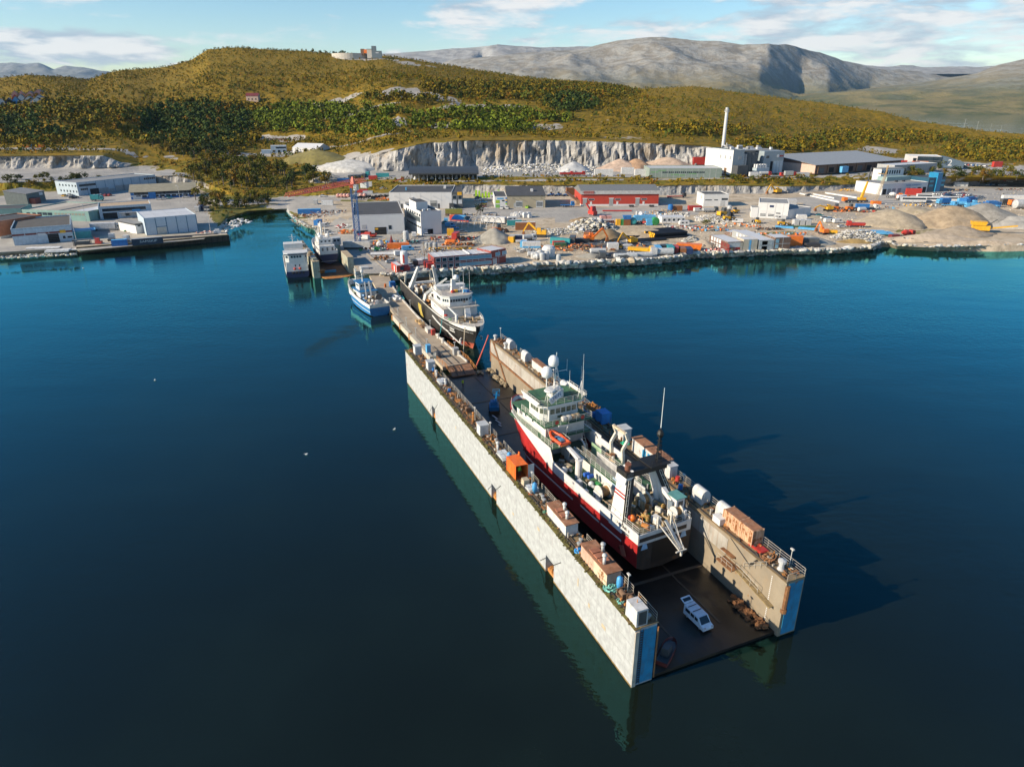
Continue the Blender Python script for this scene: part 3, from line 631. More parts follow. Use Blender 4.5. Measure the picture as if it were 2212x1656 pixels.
for a,b in((1.9,21.6),(88,21.3),(94,21.2)):
 c=MB();c.lathe((0,0,0),[(.5,0),(.32,.3),(.32,.9),(.5,1.0),(.5,1.3),(.02,1.5)],10);dpart('mooring_capstan',c,P('lightgrey'),a,b)
def lamp(a,b,h=2.6):
 c=MB();c.tube((0,0,0),(0,0,h),.05,6);c.box(-.25,.25,-.12,.12,h,h+.16);dpart('lamp_post',c,P('offwhite'),a,b)
for a,b in((94.9,22.9),(48.3,2.2),(30.6,1.8),(21.6,21.6),(1.9,22.9),(77.4,1.4),(55,1.9),(66,22.6),(5.5,2.4)):lamp(a,b,2.4)
pp=DB()
for k,(a0,a1,bb)in enumerate(((30,47,1.05),(13.6,29,.95),(13.6,28.6,1.2),(48,96,.95),(24,36,1.0))):pp.tube(v(a0,bb,HT+.22),v(a1,bb+.05,HT+.22),.06,5)
pp.build('deck_pipe',M('pipe_brown',(.12,.08,.05),.8),dock)
mt_=DB();mt_.tube(v(1.5,1.0,HT),v(1.5,1.0,HT+2.6),.05,5);mt_.tube(v(2.4,1.5,HT),v(2.2,1.9,HT+2.2),.07,5);mt_.tube(v(1.9,1.3,HT+1.8),v(2.9,2.2,HT+2.0),.05,5);mt_.build('crane_jib',M_ORU,dock)
st_=DB()
for s in(0,1):
 st_.bar(v(93.6-s*.7,20.3,8.0),v(85.6-s*.7,20.3,.5),.09,.09)
for k in range(26):
 t_k=k/25;st_.bar(v(93.6-8*t_k,20.3,8-7.5*t_k),v(92.9-8*t_k,20.3,8-7.5*t_k),.06,.2)
st_.build('stair',M_RUST,dock)
pi=DB();pi.tube(v(95.4,20.7,2.5),v(95.4,20.7,7.8),.34,10);pi.tube(v(95.4,20.7,4.9),v(95.4,20.7,5.2),.45,10);pi.build('end_pipe',M_RUST,dock)
pk=DB();pk.bar(v(1.0,20.1,3.55),v(7.2,20.0,4.75),.75,.12);pk.build('gangplank',M('wood_plank',(.26,.19,.09),.85,var=.3,scale=2),dock)
pf=DB();pf.d(7.2,10.2,19.0,20.49,4.6,4.72);pf.d(8.2,10.6,19.9,20.49,5.7,5.8);pf.build('platform',M_RUST,dock)
pr_=DB();pr_.rail([v(7.2,19.05,4.72),v(10.2,19.05,4.72)],1,1,.035,2);pr_.rail([v(3.2,19.8,4.1),v(7.2,19.7,4.75)],1,1.3,.035,2);pr_.rail([v(3.0,20.3,7.9),v(6.6,20.3,5.2)],.9,1.2,.035,2);pr_.build('platform_rail',M_RAIL,dock)
cb=DB()
for k in range(3):cb.path([v(4.4+k*.1,20.44,8.0),v(5.6+k*.1,20.42,6.3),v(9.6,20.43,7.9)],.05)
cb.build('cable',M('chain_black'),dock)
rub=MB()
for k in range(110):
 t_=rng.random();a=.8+t_*6.2;rub.obox((a,-(19.9-rng.random()**2*1.1),.42+rng.random()*.5),(rng.uniform(.2,.8),rng.uniform(.15,.5),rng.uniform(.12,.4)),rng.random()*3)
tag(rub.build('rubble',M_RUST,None,DO,DANG),'rust-brown rubble heaped along the foot of the dock wall near the van',kind='stuff')
rub=MB()
for k in range(70):
 a=84+rng.random()*11;rub.obox((a,-(20.0-rng.random()**2*1.0-(2.5 if a>93 and rng.random()<.4 else 0)),.5+rng.random()*.4),(rng.uniform(.4,1.5),rng.uniform(.2,.5),rng.uniform(.15,.4)),rng.uniform(-.4,.4)+(1.6 if a>94 else 0))
tag(rub.build('timber_debris',M('pale_timber',(.34,.27,.17),.9,var=.3),None,DO,DANG),'loose timber lying at the far end of the dock floor',kind='stuff')
def container(name,label,cat,loc,rz,L_=6.06,W=2.44,H=2.59,mat=None,group=None,open_end=False,roofm=None,ribs=True,stripe=None):
 t=thing(name,label,cat,loc,rz,group)
 b=MB()
 if open_end:
  b.box(-L_/2,L_/2,-W/2,-W/2+.06,0,H);b.box(-L_/2,L_/2,W/2-.06,W/2,0,H);b.box(-L_/2,L_/2,-W/2+.06,W/2-.06,H-.06,H);b.box(-L_/2,L_/2,-W/2+.06,W/2-.06,0,.12);b.box(L_/2-.06,L_/2-.001,-W/2+.06,W/2-.06,.12,H-.06)
 else:b.box(-L_/2,L_/2,-W/2,W/2,.02,H)
 b.build('body',mat,t)
 near=t.location.y<200
 if ribs and near:
  r=MB();r.box(-.09,.09,0,.035,.2,H-.15);rm=r.mesh('side_rib',mat);n=max(4,int(L_/.55))
  for s in(-1,1):
   for k in range(1,n):put('side_rib',rm,t,(-L_/2+L_*k/n,s*(W/2+.001),0),0 if s>0 else math.pi)
 if near:
  f=MB();f.box(-.06,.06,-.06,.06,0,H+.03);fm_=f.mesh('corner_post',mat)
  for x in(-L_/2,L_/2):
   for y in(-W/2,W/2):put('corner_post',fm_,t,(x,y,0))
 if roofm:r=MB();r.box(-L_/2+.07,L_/2-.07,-W/2+.07,W/2-.07,H+.001,H+.03);r.build('roof',roofm,t)
 if stripe:r=MB();r.box(-L_/2-.012,L_/2+.012,-W/2-.05,W/2+.05,.04,H*.33);r.build('base_band',stripe,t)
 if not open_end:
  d=MB()
  for s in(-1,1):d.box(-L_/2-.04,-L_/2-.001,min(0.03*s,s*(W/2-.1)),max(.03*s,s*(W/2-.1)),.15,H-.12)
  d.build('door',mat,t)
 return t
ORC=M('container_orange',(.72,.13,.012),.6,var=.15,scale=1.2,rust=.08,dirt=.2,dirtc=(.75,.45,.3))
oc=container('container','bright orange open-fronted container on the near wing of the dock','container',dw(35.0,1.35,HT+.12),DANG,3.4,1.9,2.35,ORC,None,True)
d=MB();d.box(-1.75,-1.70,-2.0,-.98,.1,2.2);d.build('door',P('lightgrey'),oc)
d=MB();d.box(1.1,1.5,-.95,-.80,2.351,2.9);d.build('roof_bracket',ORC,oc)
container('container','far one of two rust-streaked white containers on the right dock deck','container',dw(11.0,22.2,HT+.12),DANG,2.9,1.7,2.2,M('container_ruststreak',(.55,.33,.2),.8,rust=.5,streak=.8),'rusty containers on the right wing',roofm=M_ROOFR)
container('container','near one of two rust-streaked containers on the right dock deck, beside a red plate','container',dw(8.2,22.2,HT+.12),DANG,2.7,1.7,2.2,M('container_ruststreak'),'rusty containers on the right wing',roofm=M_ROOFR)
def loose(name,label,cat,bm,mat,a,b,z=HT+.12,rz=None,group=None,smooth=False):
 o=bm.build(name,mat,None,dw(a,b,z),DANG if rz is None else rz,smooth);return tag(o,label,cat,group)
b=MB();b.box(-1.1,1.1,-.7,.7,0,.14);b.box(-1.0,1.0,-.6,.6,.141,.2);loose('steel_plate','flat red steel hatch plate in front of the rusty containers','plate',b,P('red'),6.2,22.0)
b=MB();b.frus(-.55,.55,-.5,.5,0,.95,.1,.1);b.box(-.5,.5,-.45,.45,.951,1.02);loose('storage_bin','beige lidded storage bin in front of the orange container','bin',b,P('beige'),31.6,1.2)
b=MB();b.lathe((0,0,0),[(.3,.0),(.42,.06),(.3,.12)],12);loose('lifebuoy','orange ring buoy lying by a grey skylight on the dock','lifebuoy',b,P('orange'),29.0,.95)
def heap(r,h,n,s0,s1):
 b=MB()
 for k in range(n):
  t,q=rng.random()*6.28,rng.random()**.7*r;b.tube((q*math.cos(t),q*math.sin(t),rng.random()*h*(1-q/r)),(q*math.cos(t+.8),q*math.sin(t+.8),rng.random()*h*(1.1-q/r)+.05),rng.uniform(s0,s1),5)
 return b
loose('fishing_net','turquoise tangle of netting at the foot of the blue tarped ventilator','net',heap(1.0,.6,60,.05,.09),M('net_turquoise',(.16,.42,.36),.9,var=.3,scale=4),6.7,1.0)
loose('fishing_net','small turquoise net remnant nearest the white cabin at the dock end','net',heap(.55,.3,24,.04,.08),M('net_turquoise'),4.4,.75)
loose('fishing_net','bright green net heap beside the blue cabin on the right wing','net',heap(.8,.45,44,.05,.09),M('net_green',(.05,.55,.33),.9),37.2,21.6)
loose('rope_coil','bright blue rope coil between the two rusty-roofed deckhouses','rope',heap(.6,.5,40,.07,.1),M('rope_blue',(.03,.28,.62),.7),14.4,.85)
loose('rope_coil','small green rope heap at the far end of the white deckhouse','rope',heap(.4,.4,24,.06,.09),M('rope_green',(.08,.2,.13),.8),24.0,.8)
def drum(label,a,b,c,h=.9,z=HT+.12,r=.32,name='drum',cat='drum',grp='drums on the dock decks'):
 m=MB();m.lathe((0,0,0),[(r,0),(r,h*.3),(r*1.06,h*.32),(r,h*.36),(r,h*.63),(r*1.06,h*.66),(r,h*.7),(r,h),(r*.8,h*1.01)],10);return loose(name,label,cat,m,P(c),a,b,z,None,grp)
drum('blue plastic drum beside the second white cabin from the far end',80.7,2.1,'blue',.6);drum('blue drum beside a rusty hatch on the near dock wing',68.9,1.7,'blue',.6)
drum('red drum beside the small white hut at the end of the longhouse',23.8,22.3,'red',.8);drum('blue drum by the lamp post on the right dock wing',21.7,21.3,'blue',.8)
bl=M('box_blue',(.02,.20,.50),.6,dirt=.3)
container('container','blue steel container at the starboard side of the trawler wheelhouse','container',dw(45.8,22.4,HT+.12),DANG,2.2,1.8,2.0,bl)
container('skip','long low blue skip full of scrap behind the trawler bridge','skip',dw(49.5,22.3,HT+.12),DANG,3.6,1.6,1.0,bl)
tag(loose('scrap_heap','rusty scrap piled behind the trawler bridge on the right wing',None,heap(1.6,1.2,60,.06,.16),M_ORU,49.8,22.3,HT+1.1),kind='stuff')
tag(loose('scrap_heap','mixed scrap and chain at the near end of the right dock wing',None,heap(1.3,.5,40,.05,.12),M_RUST,4.2,22.0),kind='stuff')
tag(loose('scrap_heap','mixed scrap at the far end of the right dock wing',None,heap(1.6,.7,50,.06,.14),M_RUST,92.5,21.8),kind='stuff')
tag(loose('scrap_heap','rusty chain and gear at the far end of the left dock wing',None,heap(1.2,.7,50,.06,.14),M_RUST,94.3,1.6),kind='stuff')
b=MB();b.obox((0,0,.5),(1.5,1.0,.9));b.obox((0,0,.97),(1.6,1.1,.08));loose('water_tank','white plastic tank on the right wing beside the trawler stern','tank',b,P('white'),12.7,21.0)
hs_=MB();pts=[]
for k in range(15):
 t_=k/14;pts.append(dw(97.0+.8*math.sin(t_*3),20.6-3.6*t_**1.2,8.1*(1-t_)**1.25+.45))
hs_.path(pts,.17,6);tag(hs_.build('hose',M('hose_red',(.50,.09,.06),.6)),'thick red hose hanging from the far end of the dock wing','hose')
for b0,b1,nm in((.75,2.7,'rusty bolts, pipe stubs and fittings scattered along the left wing deck'),(20.8,23.0,'rusty fittings and scraps scattered along the right wing deck')):
 m=MB()
 for k in range(330):
  a,b_=rng.uniform(.4,94.5),rng.uniform(b0,b1);q=v(a,b_,HT+.1);mi=rng.randrange(4);r_=rng.random()
  if r_<.4:m.obox((q[0],q[1],q[2]+.12),(rng.uniform(.15,.8),rng.uniform(.1,.4),rng.uniform(.1,.45)),rng.random()*3,mi)
  elif r_<.7:m.tube(q,(q[0],q[1],q[2]+rng.uniform(.2,.9)),rng.uniform(.06,.16),6,None,mi)
  else:m.tube((q[0],q[1],q[2]+.1),(q[0]+rng.uniform(-.9,.9),q[1]+rng.uniform(-.3,.3),q[2]+.12),rng.uniform(.04,.1),5,None,mi)
 m.build('deck_fittings',[M_RUST,M_ORU,M('rail_black'),M_RAIL],dock)['kind']='stuff'
# ships
def hull(L_,half,zk,levels,fine=.62,rake=3.0,stern=.93,flare=.45,bilge=1.6,nst=40,full_stern=.72):
 """levels: list of (z(s) function, material index of the strake below it). Returns the shell and the outline function"""
 def width(u,t):
  p=1.0 if u<fine else max(0.0,1-((u-fine)/(1-fine))**(1.7+flare*1.4*t))**(.62+flare*(1-t))
  q=stern+(1-stern)*min(1,u/.25)
  b=min(1.0,(max(0,t)*bilge*2.2)**.45)if t<.5 else 1.0
  r=full_stern+(1-full_stern)*min(1,t*2+u*2.2)
  return half*p*q*b*min(1,r)
 def ztop(s):return levels[-1][0](s)
 shell=MB();n=nst+1;rings=[]
 for lv in[(lambda s:zk,0)]+levels:
  ring=[]
  for i in range(n):
   u=(i/nst);u=u**.85 if u>.5 else u*(.5**.85)/.5
   z0=lv[0](u*L_);t=(z0-zk)/max(.1,ztop(u*L_)-zk)
   x=u*(L_-rake*(1-t));ring.append((x,width(u,t),z0,u,t))
  rings.append(ring)
 for sgn in(1,-1):
  base=len(shell.v)
  for ring in rings:
   for x,y,z,u,t in ring:shell.v.append((x,sgn*y,z))
  for k in range(len(rings)-1):
   for i in range(n-1):
    a=base+k*n+i
    shell.f.append((a,a+1,a+n+1,a+n));shell.m.append(levels[k][1])
 m=len(rings)*n
 for i in range(n-1):shell.f.append((i,i+1,m+i+1,m+i));shell.m.append(0)
 def outline(s,z,inset=0.0):
  u=s/L_;t=(z-zk)/max(.1,ztop(s)-zk)
  return max(0.02,width(min(u,1),min(1,t))-inset)
 return shell,outline,rings
def transom(rings,k0=0,k1=None,x=-.01):
 m=MB();k1=len(rings)-1 if k1 is None else k1
 pts=[(r[0][1],r[0][2])for r in rings[k0:k1+1]]
 m.add([(x,y,z)for y,z in pts]+[(x,-y,z)for y,z in reversed(pts)],[tuple(range(2*len(pts)))]);return m
def deck_sheet(outline,zf,s0,s1,inset=.12,n=24,thick=.1):
 m=MB();ss_=[s0+(s1-s0)*i/n for i in range(n+1)]
 L1=[(s,outline(s,zf(s),inset),zf(s))for s in ss_]
 vs=[(s,y,z)for s,y,z in L1]+[(s,-y,z)for s,y,z in L1]+[(s,y,z-thick)for s,y,z in L1]+[(s,-y,z-thick)for s,y,z in L1]
 k=n+1;fs=[]
 for i in range(n):fs+=[(i,k+i,k+i+1,i+1),(2*k+i,2*k+i+1,3*k+i+1,3*k+i),(i,i+1,2*k+i+1,2*k+i),(k+i,3*k+i,3*k+i+1,k+i+1)]
 return m.add(vs,fs)
def bulwark(outline,zl,zt,s0,s1,inset=.13,n=24,side=(1,-1),cap=.16):
 m=MB()
 for sg in side:
  ss_=[s0+(s1-s0)*i/n for i in range(n+1)]
  vs=[]
  for s in ss_:
   y0=outline(s,zt(s));vs+=[(s,sg*max(.03,y0-inset),zl(s)),(s,sg*max(.03,y0-inset),zt(s)+.02),(s,sg*(y0+.04),zt(s)+.02),(s,sg*(y0+.04),zt(s)-cap)]
  fs=[]
  for i in range(n):
   for j in range(3):fs.append((i*4+j,i*4+4+j,i*4+5+j,i*4+1+j))
  m.add(vs,fs)
 return m
def text_part(txt,size,mat,parent,loc,rot,depth=.01,name='lettering',sx=1.0):
 c=bpy.data.curves.new('letters','FONT');c.body=txt;c.size=size;c.extrude=depth;c.align_x='CENTER';c.align_y='CENTER';c.resolution_u=2;c.fill_mode='BOTH'
 o=bpy.data.objects.new('tmp',c);col.objects.link(o);bpy.context.view_layer.update()
 me=bpy.data.meshes.new_from_object(o.evaluated_get(bpy.context.evaluated_depsgraph_get()));bpy.data.objects.remove(o)
 me.materials.clear();me.materials.append(mat)
 q=bpy.data.objects.new(name,me);col.objects.link(q);q.parent=parent;q.location=loc;q.rotation_euler=rot;q.scale=(sx,1,1);return q
def windows(par,pts,w_,h_,nrm,mat=GLASS,name='window',th=.05,frame=None):
 """one pane per point, standing in the plane whose outward direction is nrm; a shared mesh"""
 ang=math.atan2(nrm[1],nrm[0]);m=MB();m.box(-.01,th,-w_/2,w_/2,-h_/2,h_/2);me=m.mesh(name,mat)
 fme=None
 if frame:
  f=MB();e=.07;f.box(.001,th+.03,-w_/2-e,w_/2+e,h_/2+.001,h_/2+e);f.box(.001,th+.03,-w_/2-e,w_/2+e,-h_/2-e,-h_/2-.001);f.box(.001,th+.03,-w_/2-e,-w_/2-.001,-h_/2,h_/2);f.box(.001,th+.03,w_/2+.001,w_/2+e,-h_/2,h_/2);fme=f.mesh('frame',frame)
 for p in pts:
  o=put(name,me,par,p,ang)
  if fme:put('frame',fme,o)
SH_W=M('ship_white',(.60,.59,.565),.45,var=.09,scale=.7,rust=.04,streak=.18,dirt=.25,rscale=.5,rustc=(.4,.22,.1),dirtc=(.45,.42,.36))
SH_RED=M('ship_red',(.36,.022,.022),.42,var=.22,scale=.35,rust=.06,rustc=(.5,.2,.16),dirt=.25,dirtc=(.20,.03,.03),rscale=.8)
SH_GRN=M('deck_green',(.045,.125,.06),.7,var=.3,scale=1.2,rust=.20,dirt=.3,rscale=1.2)
SH_DARK=M('ship_black',(.022,.021,.020),.55,var=.4,scale=.6,rust=.22,rustc=(.10,.05,.025),dirt=.2)
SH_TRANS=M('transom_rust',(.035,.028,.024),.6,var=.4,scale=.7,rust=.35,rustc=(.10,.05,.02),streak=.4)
SH_RAIL=M('ship_rail',(.55,.53,.47),.5,var=.15,scale=3,rust=.08)
GEAR=M('deck_gear',(.36,.27,.16),.7,var=.35,scale=2.0,rust=.35,rscale=1.5,dirt=.4)
WIRE=M('wire_drum',(.40,.21,.075),.6,var=.4,scale=6)
t0p=dw(15.0,14.2);t1p=dw(58.0,11.3);TH=math.atan2(t1p.y-t0p.y,t1p.x-t0p.x)
tr=thing('trawler','red and white stern trawler standing in the floating dock','trawler',t0p,TH)
def zb(s):
 t=min(1,max(0,(s-21.0)/15.0));return 6.3+3.3*t*t*(3-2*t)
def zt(s):return 7.9+.0*s if s<21.5 else(7.9+(s-21.5)*2.1 if s<22.5 else 10.0+max(0,s-36)*.03)
sh_,out_,rg_=hull(43.0,4.75,1.7,[(lambda s:2.0,0),(lambda s:2.6,0),(lambda s:4.0,1),(lambda s:5.0,1),(zb,1),(lambda s:zb(s)+.02,2),(zt,2)],fine=.70,rake=4.5,nst=86,bilge=5.0,full_stern=.97)
sh_.build('hull',[M('ship_red_low',(.40,.03,.015),.6,var=.3,scale=.5,rust=.2,rustc=(.55,.16,.03)),SH_RED,SH_W],tr,smooth=False)
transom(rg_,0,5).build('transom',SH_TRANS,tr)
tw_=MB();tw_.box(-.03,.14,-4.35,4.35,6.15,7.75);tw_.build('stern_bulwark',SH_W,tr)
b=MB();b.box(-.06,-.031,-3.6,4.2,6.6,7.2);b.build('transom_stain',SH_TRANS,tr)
rp=MB();rp.box(-.03,-.012,-2.0,2.0,2.6,6.1);rp.build('stern_ramp',M('ramp_black',(.012,.011,.01),.5),tr)
for y in(3.3,-3.2):
 b=MB();b.add([(-.06,y-.55,5.3),(-.06,y+.55,5.3),(-.06,y+.28,6.2),(-.06,y-.28,6.2),(-.013,y-.55,5.3),(-.013,y+.55,5.3),(-.013,y+.28,6.2),(-.013,y-.28,6.2)],[(0,1,2,3),(4,7,6,5),(0,4,5,1),(1,5,6,2),(2,6,7,3),(3,7,4,0)])
 b.build('roller_plate',M('plate_paleblue',(.30,.48,.66),.5),tr)
for s0,s1,z in((16.5,38,4.55),(9.0,14.2,4.75),(3.6,8.6,4.75)):
 m=MB();n=20;vs=[]
 for i in range(n+1):
  q=s0+(s1-s0)*i/n;s=q/43.0*(43.0-4.5*(1-(z-1.7)/(zt(q)-1.7)));y=out_(q,z)+.03;vs+=[(s,y,z),(s,y,z+.26),(s,y-.12,z+.26),(s,y-.12,z)]
 m.add(vs,[(i*4+j,i*4+4+j,i*4+4+(j+1)%4,i*4+(j+1)%4)for i in range(n)for j in range(4)]);m.build('rubbing_strake',SH_W,tr)
port=MB();port.lathe((0,0,0),[(.17,-.03),(.17,.03)],8,0,'y');pm_=port.mesh('porthole',GLASS)
for s in(27.2,27.9,29.0,30.4,31.0,31.6):put('porthole',pm_,tr,(s,out_(s,5.4)+.01,5.4))
for s,z0,z1 in((3.2,3.4,4.9),):
 d=MB();d.box(s,s+1.0,out_(s,4)-.2,out_(s,4)+.02,z0,z1);d.build('side_hatch',M('port_dark',(.05,.01,.01),.6),tr);d=MB();d.bar((s-.9,out_(s,4)+.25,3.2),(s-.2,out_(s,4)+.25,4.5),1.0,.08,up=(0,1,0));d.build('hatch_door',M('hatch_pink',(.42,.14,.09),.6),tr)
MK_=M('name_black',(.02,.02,.02),.5)
yh=out_(3.5,7.2)+.035
text_part('KÅGTIND II',.62,MK_,tr,(3.4,yh,7.25),(rad(90),0,rad(180)),sx=1.0)
text_part('HARSTAD',.55,MK_,tr,(3.0,out_(3.5,6.5)+.035,6.55),(rad(90),0,rad(180)))
deck_sheet(out_,lambda s:6.35,5,30,.1).build('main_deck',SH_GRN,tr)
deck_sheet(out_,lambda s:7.55,.1,7.2,.1).build('aft_deck',M('aft_deck',(.13,.115,.06),.8,var=.4,scale=1,rust=.45,rscale=1.2),tr)
deck_sheet(out_,lambda s:9.3,27.5,42.2,.12,30).build('foredeck',SH_GRN,tr)
bulwark(out_,lambda s:6.3,zt,.2,21.6,.13).build('bulwark',SH_W,tr)
bulwark(out_,lambda s:9.2,zt,22.5,42.6,.12,40).build('bow_bulwark',SH_W,tr)
b=MB();pts=[(s,out_(s,zt(s))+.02,zt(s)+.06)for s in np.linspace(38,42.95,12)];b.path(pts+[(x,-y,z)for x,y,z in reversed(pts)],.09,5);b.build('bow_rail',SH_RED,tr)
def hwall(name,x0,x1,y0,y1,z0,z1,mat=SH_W,par=None):m=MB();m.box(x0,x1,y0,y1,z0,z1);return m.build(name,mat,par or tr)
lv1=hwall('deckhouse',26.5,34.5,-3.8,3.8,6.36,9.85)
lv2=hwall('upper_deckhouse',26.2,36.2,-3.7,3.6,9.96,12.15)
b=MB();b.box(25.2,37.2,-4.6,4.6,9.86,9.95);b.box(22.2,25.2,1.2,4.6,9.86,9.95);b.build('boat_deck',SH_GRN,tr)
b=MB();b.box(25.0,36.6,-4.5,4.5,12.16,12.26);b.build('bridge_deck',SH_GRN,tr)
whp=[(26.9,-2.6),(26.9,2.6),(28.3,3.7),(31.6,3.7),(33.0,2.4),(33.0,-2.4),(31.6,-3.7),(28.3,-3.7)]
b=MB();b.prism(whp,12.27,14.9);wh=b.build('wheelhouse',SH_W,tr)
b=MB();b.prism([(26.4,-3.2),(26.4,3.2),(27.6,4.5),(32.2,4.5),(33.6,2.8),(33.6,-2.8),(32.2,-4.5),(27.6,-4.5)],14.91,15.2,0,1);b.build('roof',[SH_W,SH_GRN],wh)
b=MB()
for sg in(1,-1):b.slabx([(27.6,15.21),(32.2,15.21),(33.2,15.8),(26.8,15.8)],min(sg*4.38,sg*4.5),max(sg*4.38,sg*4.5))
b.build('roof_coaming',SH_W,wh)
WG=M('bridge_glass',(.10,.115,.085),.08,var=.3,scale=3)
windows(wh,[(26.9,y,13.9)for y in(-2.0,-1.0,0,1.0,2.0)],.78,.85,(-1,0),WG)
windows(wh,[(27.35,3.04,13.9),(27.95,3.42,13.9)],.6,.85,(-.62,.78),WG)
windows(wh,[(27.35,-3.04,13.9),(27.95,-3.42,13.9)],.6,.85,(-.62,-.78),WG)
windows(wh,[(x,3.7,13.9)for x in(28.9,29.8,30.7)],.75,.85,(0,1),WG)
windows(wh,[(26.9,.6,12.85)],.9,.4,(-1,0),WG)
windows(lv2,[(x,3.6,11.2)for x in(30.5,33.0)],.5,.5,(0,1));windows(lv2,[(34.4,3.6,11.0),(35.0,3.6,11.0)],.35,.7,(0,1))
windows(lv1,[(26.5,y,8.3)for y in(2.6,1.8)],.5,.75,(-1,0))
hwall('door',26.44,26.49,-1.0,.0,6.5,8.7,P('beige'),lv1)
def rl(pts,par=None,h=1.0,mat=SH_RAIL,name='railing',step=1.4,bars=3,r=.035):b=MB();b.rail(pts,h,step,r,bars);return b.build(name,mat,par or tr)
rl([(33,4.4,12.27),(25.1,4.4,12.27),(25.1,-4.4,12.27),(33,-4.4,12.27)])
rl([(25.3,-.2,9.96),(25.3,-4.5,9.96),(34,-4.5,9.96)]);rl([(22.3,4.5,9.96),(22.3,1.3,9.96),(25.2,1.3,9.96)]);rl([(22.3,4.52,9.96),(26,4.52,9.96)])
rl([(32.4,4.4,15.21),(27,4.4,15.21),(26.5,3.1,15.21),(26.5,-3.1,15.21),(27,-4.4,15.21),(32.4,-4.4,15.21)])
rl([(s,out_(s,zt(s))-.1,zt(s))for s in np.linspace(27,41,8)],h=.8)
for x0,z0,x1,z1,y in((25.1,9.96,26.7,12.2,2.9),(26.7,12.27,26.4,15.1,3.5),(24.2,6.4,26.3,9.9,-3.2)):
 b=MB();b.bar((x0,y-.35,z0),(x1,y-.35,z1),.07);b.bar((x0,y+.35,z0),(x1,y+.35,z1),.07)
 for k in range(9):q=k/8;b.bar((x0+(x1-x0)*q,y-.35,z0+(z1-z0)*q),(x0+(x1-x0)*q,y+.35,z0+(z1-z0)*q),.06)
 b.build('ladder',SH_RAIL,tr)
hwall('mast_house',28.6,30.6,-1.0,1.0,15.21,16.7,SH_W,wh)
ms_=MB()
for x,y in((28.9,-.6),(28.9,.6),(30.2,0)):ms_.tube((x,y,16.7),(29.4,0,20.8),.09,6)
for k in range(6):z=17+k*.65;r=.62*(20.9-z)/4.2;ms_.tube((29.4-r,-r,z),(29.4-r,r,z),.05,4);ms_.tube((29.4-r,r,z),(29.4+r,0,z),.05,4);ms_.tube((29.4+r,0,z),(29.4-r,-r,z),.05,4)
ms_.tube((29.4,0,20.8),(29.4,0,22.9),.07,6);ms_.tube((29.4,-2.0,19.6),(29.4,1.4,19.6),.06,5);ms_.tube((29.4,-2.0,19.4),(29.4,-2.0,21.4),.03,4);ms_.build('mast',SH_W,tr)
DOME=M('dome_white',(.66,.66,.65),.35,var=.03)
for p,r in(((29.4,.55,20.6),.85),((29.4,1.75,18.9),.9)):
 b=MB();b.lathe(p,[(r*.5,0),(r*.95,.25),(r,.9),(r*.93,1.35),(r*.6,1.75),(r*.02,1.95)],14);b.build('radome',DOME,tr,smooth=True)
b=MB();b.tube((29.4,1.75,16.7),(29.4,1.75,18.9),.13,6);b.build('dome_pillar',SH_W,tr)
b=MB()
for k in range(6):t=k*1.047;b.tube((28.1+.75*math.cos(t),1.9+.75*math.sin(t),15.2),(28.1+.35*math.cos(t),1.9+.35*math.sin(t),17.0),.05,4)
b.lathe((28.1,1.9,17.0),[(.85,0),(.95,.12),(.8,.3),(.02,.4)],12);b.build('direction_finder',SH_W,tr)
for i,(x,y,h)in enumerate(((27.0,-3.6,7.6),(27.6,-4.1,4.6),(28.4,-4.2,5.0),(31.5,-3.9,3.2))):b=MB();b.tube((x,y,15.2),(x,y,15.2+h),.05,5,.02);b.build('aerial',SH_W,tr)
b=MB()
for x,y in((26.8,-3.4),(27.4,-4.0),(27.4,-3.0)):b.tube((x,y,15.2),(27.2,-3.5,18.2),.05,4)
b.build('aerial_tripod',SH_W,tr)
b=MB();b.box(-.05,.05,-1.35,1.35,-.5,.5);sgn_=b.build('call_sign_board',P('white'),tr,(26.9,1.4,16.35),rad(8));sgn_.rotation_euler=(rad(-24),rad(18),rad(2))
text_part('LFBW',.85,M('sign_blue',(.02,.05,.16),.5),sgn_,(-.065,0,0),(rad(90),0,rad(-90)),.006)
rb=thing('rescue_boat','orange rescue boat in its cradle on the port boat deck of the red trawler','boat',tr.matrix_basis@Vector((23.9,2.6,10.0)),TH)
tubep=[(-2.3,.75,.75),(.6,.85,.75),(1.7,.45,.85),(2.2,0,.95)];b.path(tubep,.26,8);b.path([(x,-y,z)for x,y,z in tubep],.26,8);b.tube((-2.2,-.7,.75),(-2.2,.7,.75),.2,8);b.build('buoyancy_tube',M('boat_orange',(.62,.08,.02),.55,dirt=.3),rb)
b=MB();b.prism([(-2.1,-.6),(.6,-.65),(1.9,0),(.6,.65),(-2.1,.6)],.25,.55);b.build('hull',P('orange'),rb)
b=MB();b.box(-1.4,-.4,-.35,.35,.56,1.0);b.box(.1,.5,-.4,.4,.56,.85);b.build('seat',M('boat_seat',(.08,.22,.38),.6),rb)
b=MB();b.box(-1.6,-1.4,-.7,.7,-.04,.35);b.box(1.0,1.2,-.5,.5,-.04,.35);b.build('cradle',SH_RAIL,rb)
b=MB();b.bar((25.4,.4,9.96),(24.6,.4,12.1),.22);b.bar((24.6,.4,12.1),(24.2,2.4,12.6),.18);b.build('davit',SH_W,tr)
for y in(.6,-.3,-1.2,-1.9):
 b=MB();b.lathe((25.6,y,12.95),[(.02,-.33),(.42,-.32),(.46,0),(.42,.32),(.02,.33)],12,0,'y');o=b.build('life_raft' if y>-1.5 else 'fender_coil',P('offwhite')if y>-1 else GEAR,tr,smooth=False)
for y in(-2.6,2.2):b=MB();b.lathe((25.02,y,12.8),[(.2,-.03),(.36,0),(.2,.03)],12,0,'x');b.build('lifebuoy',P('red'),tr)
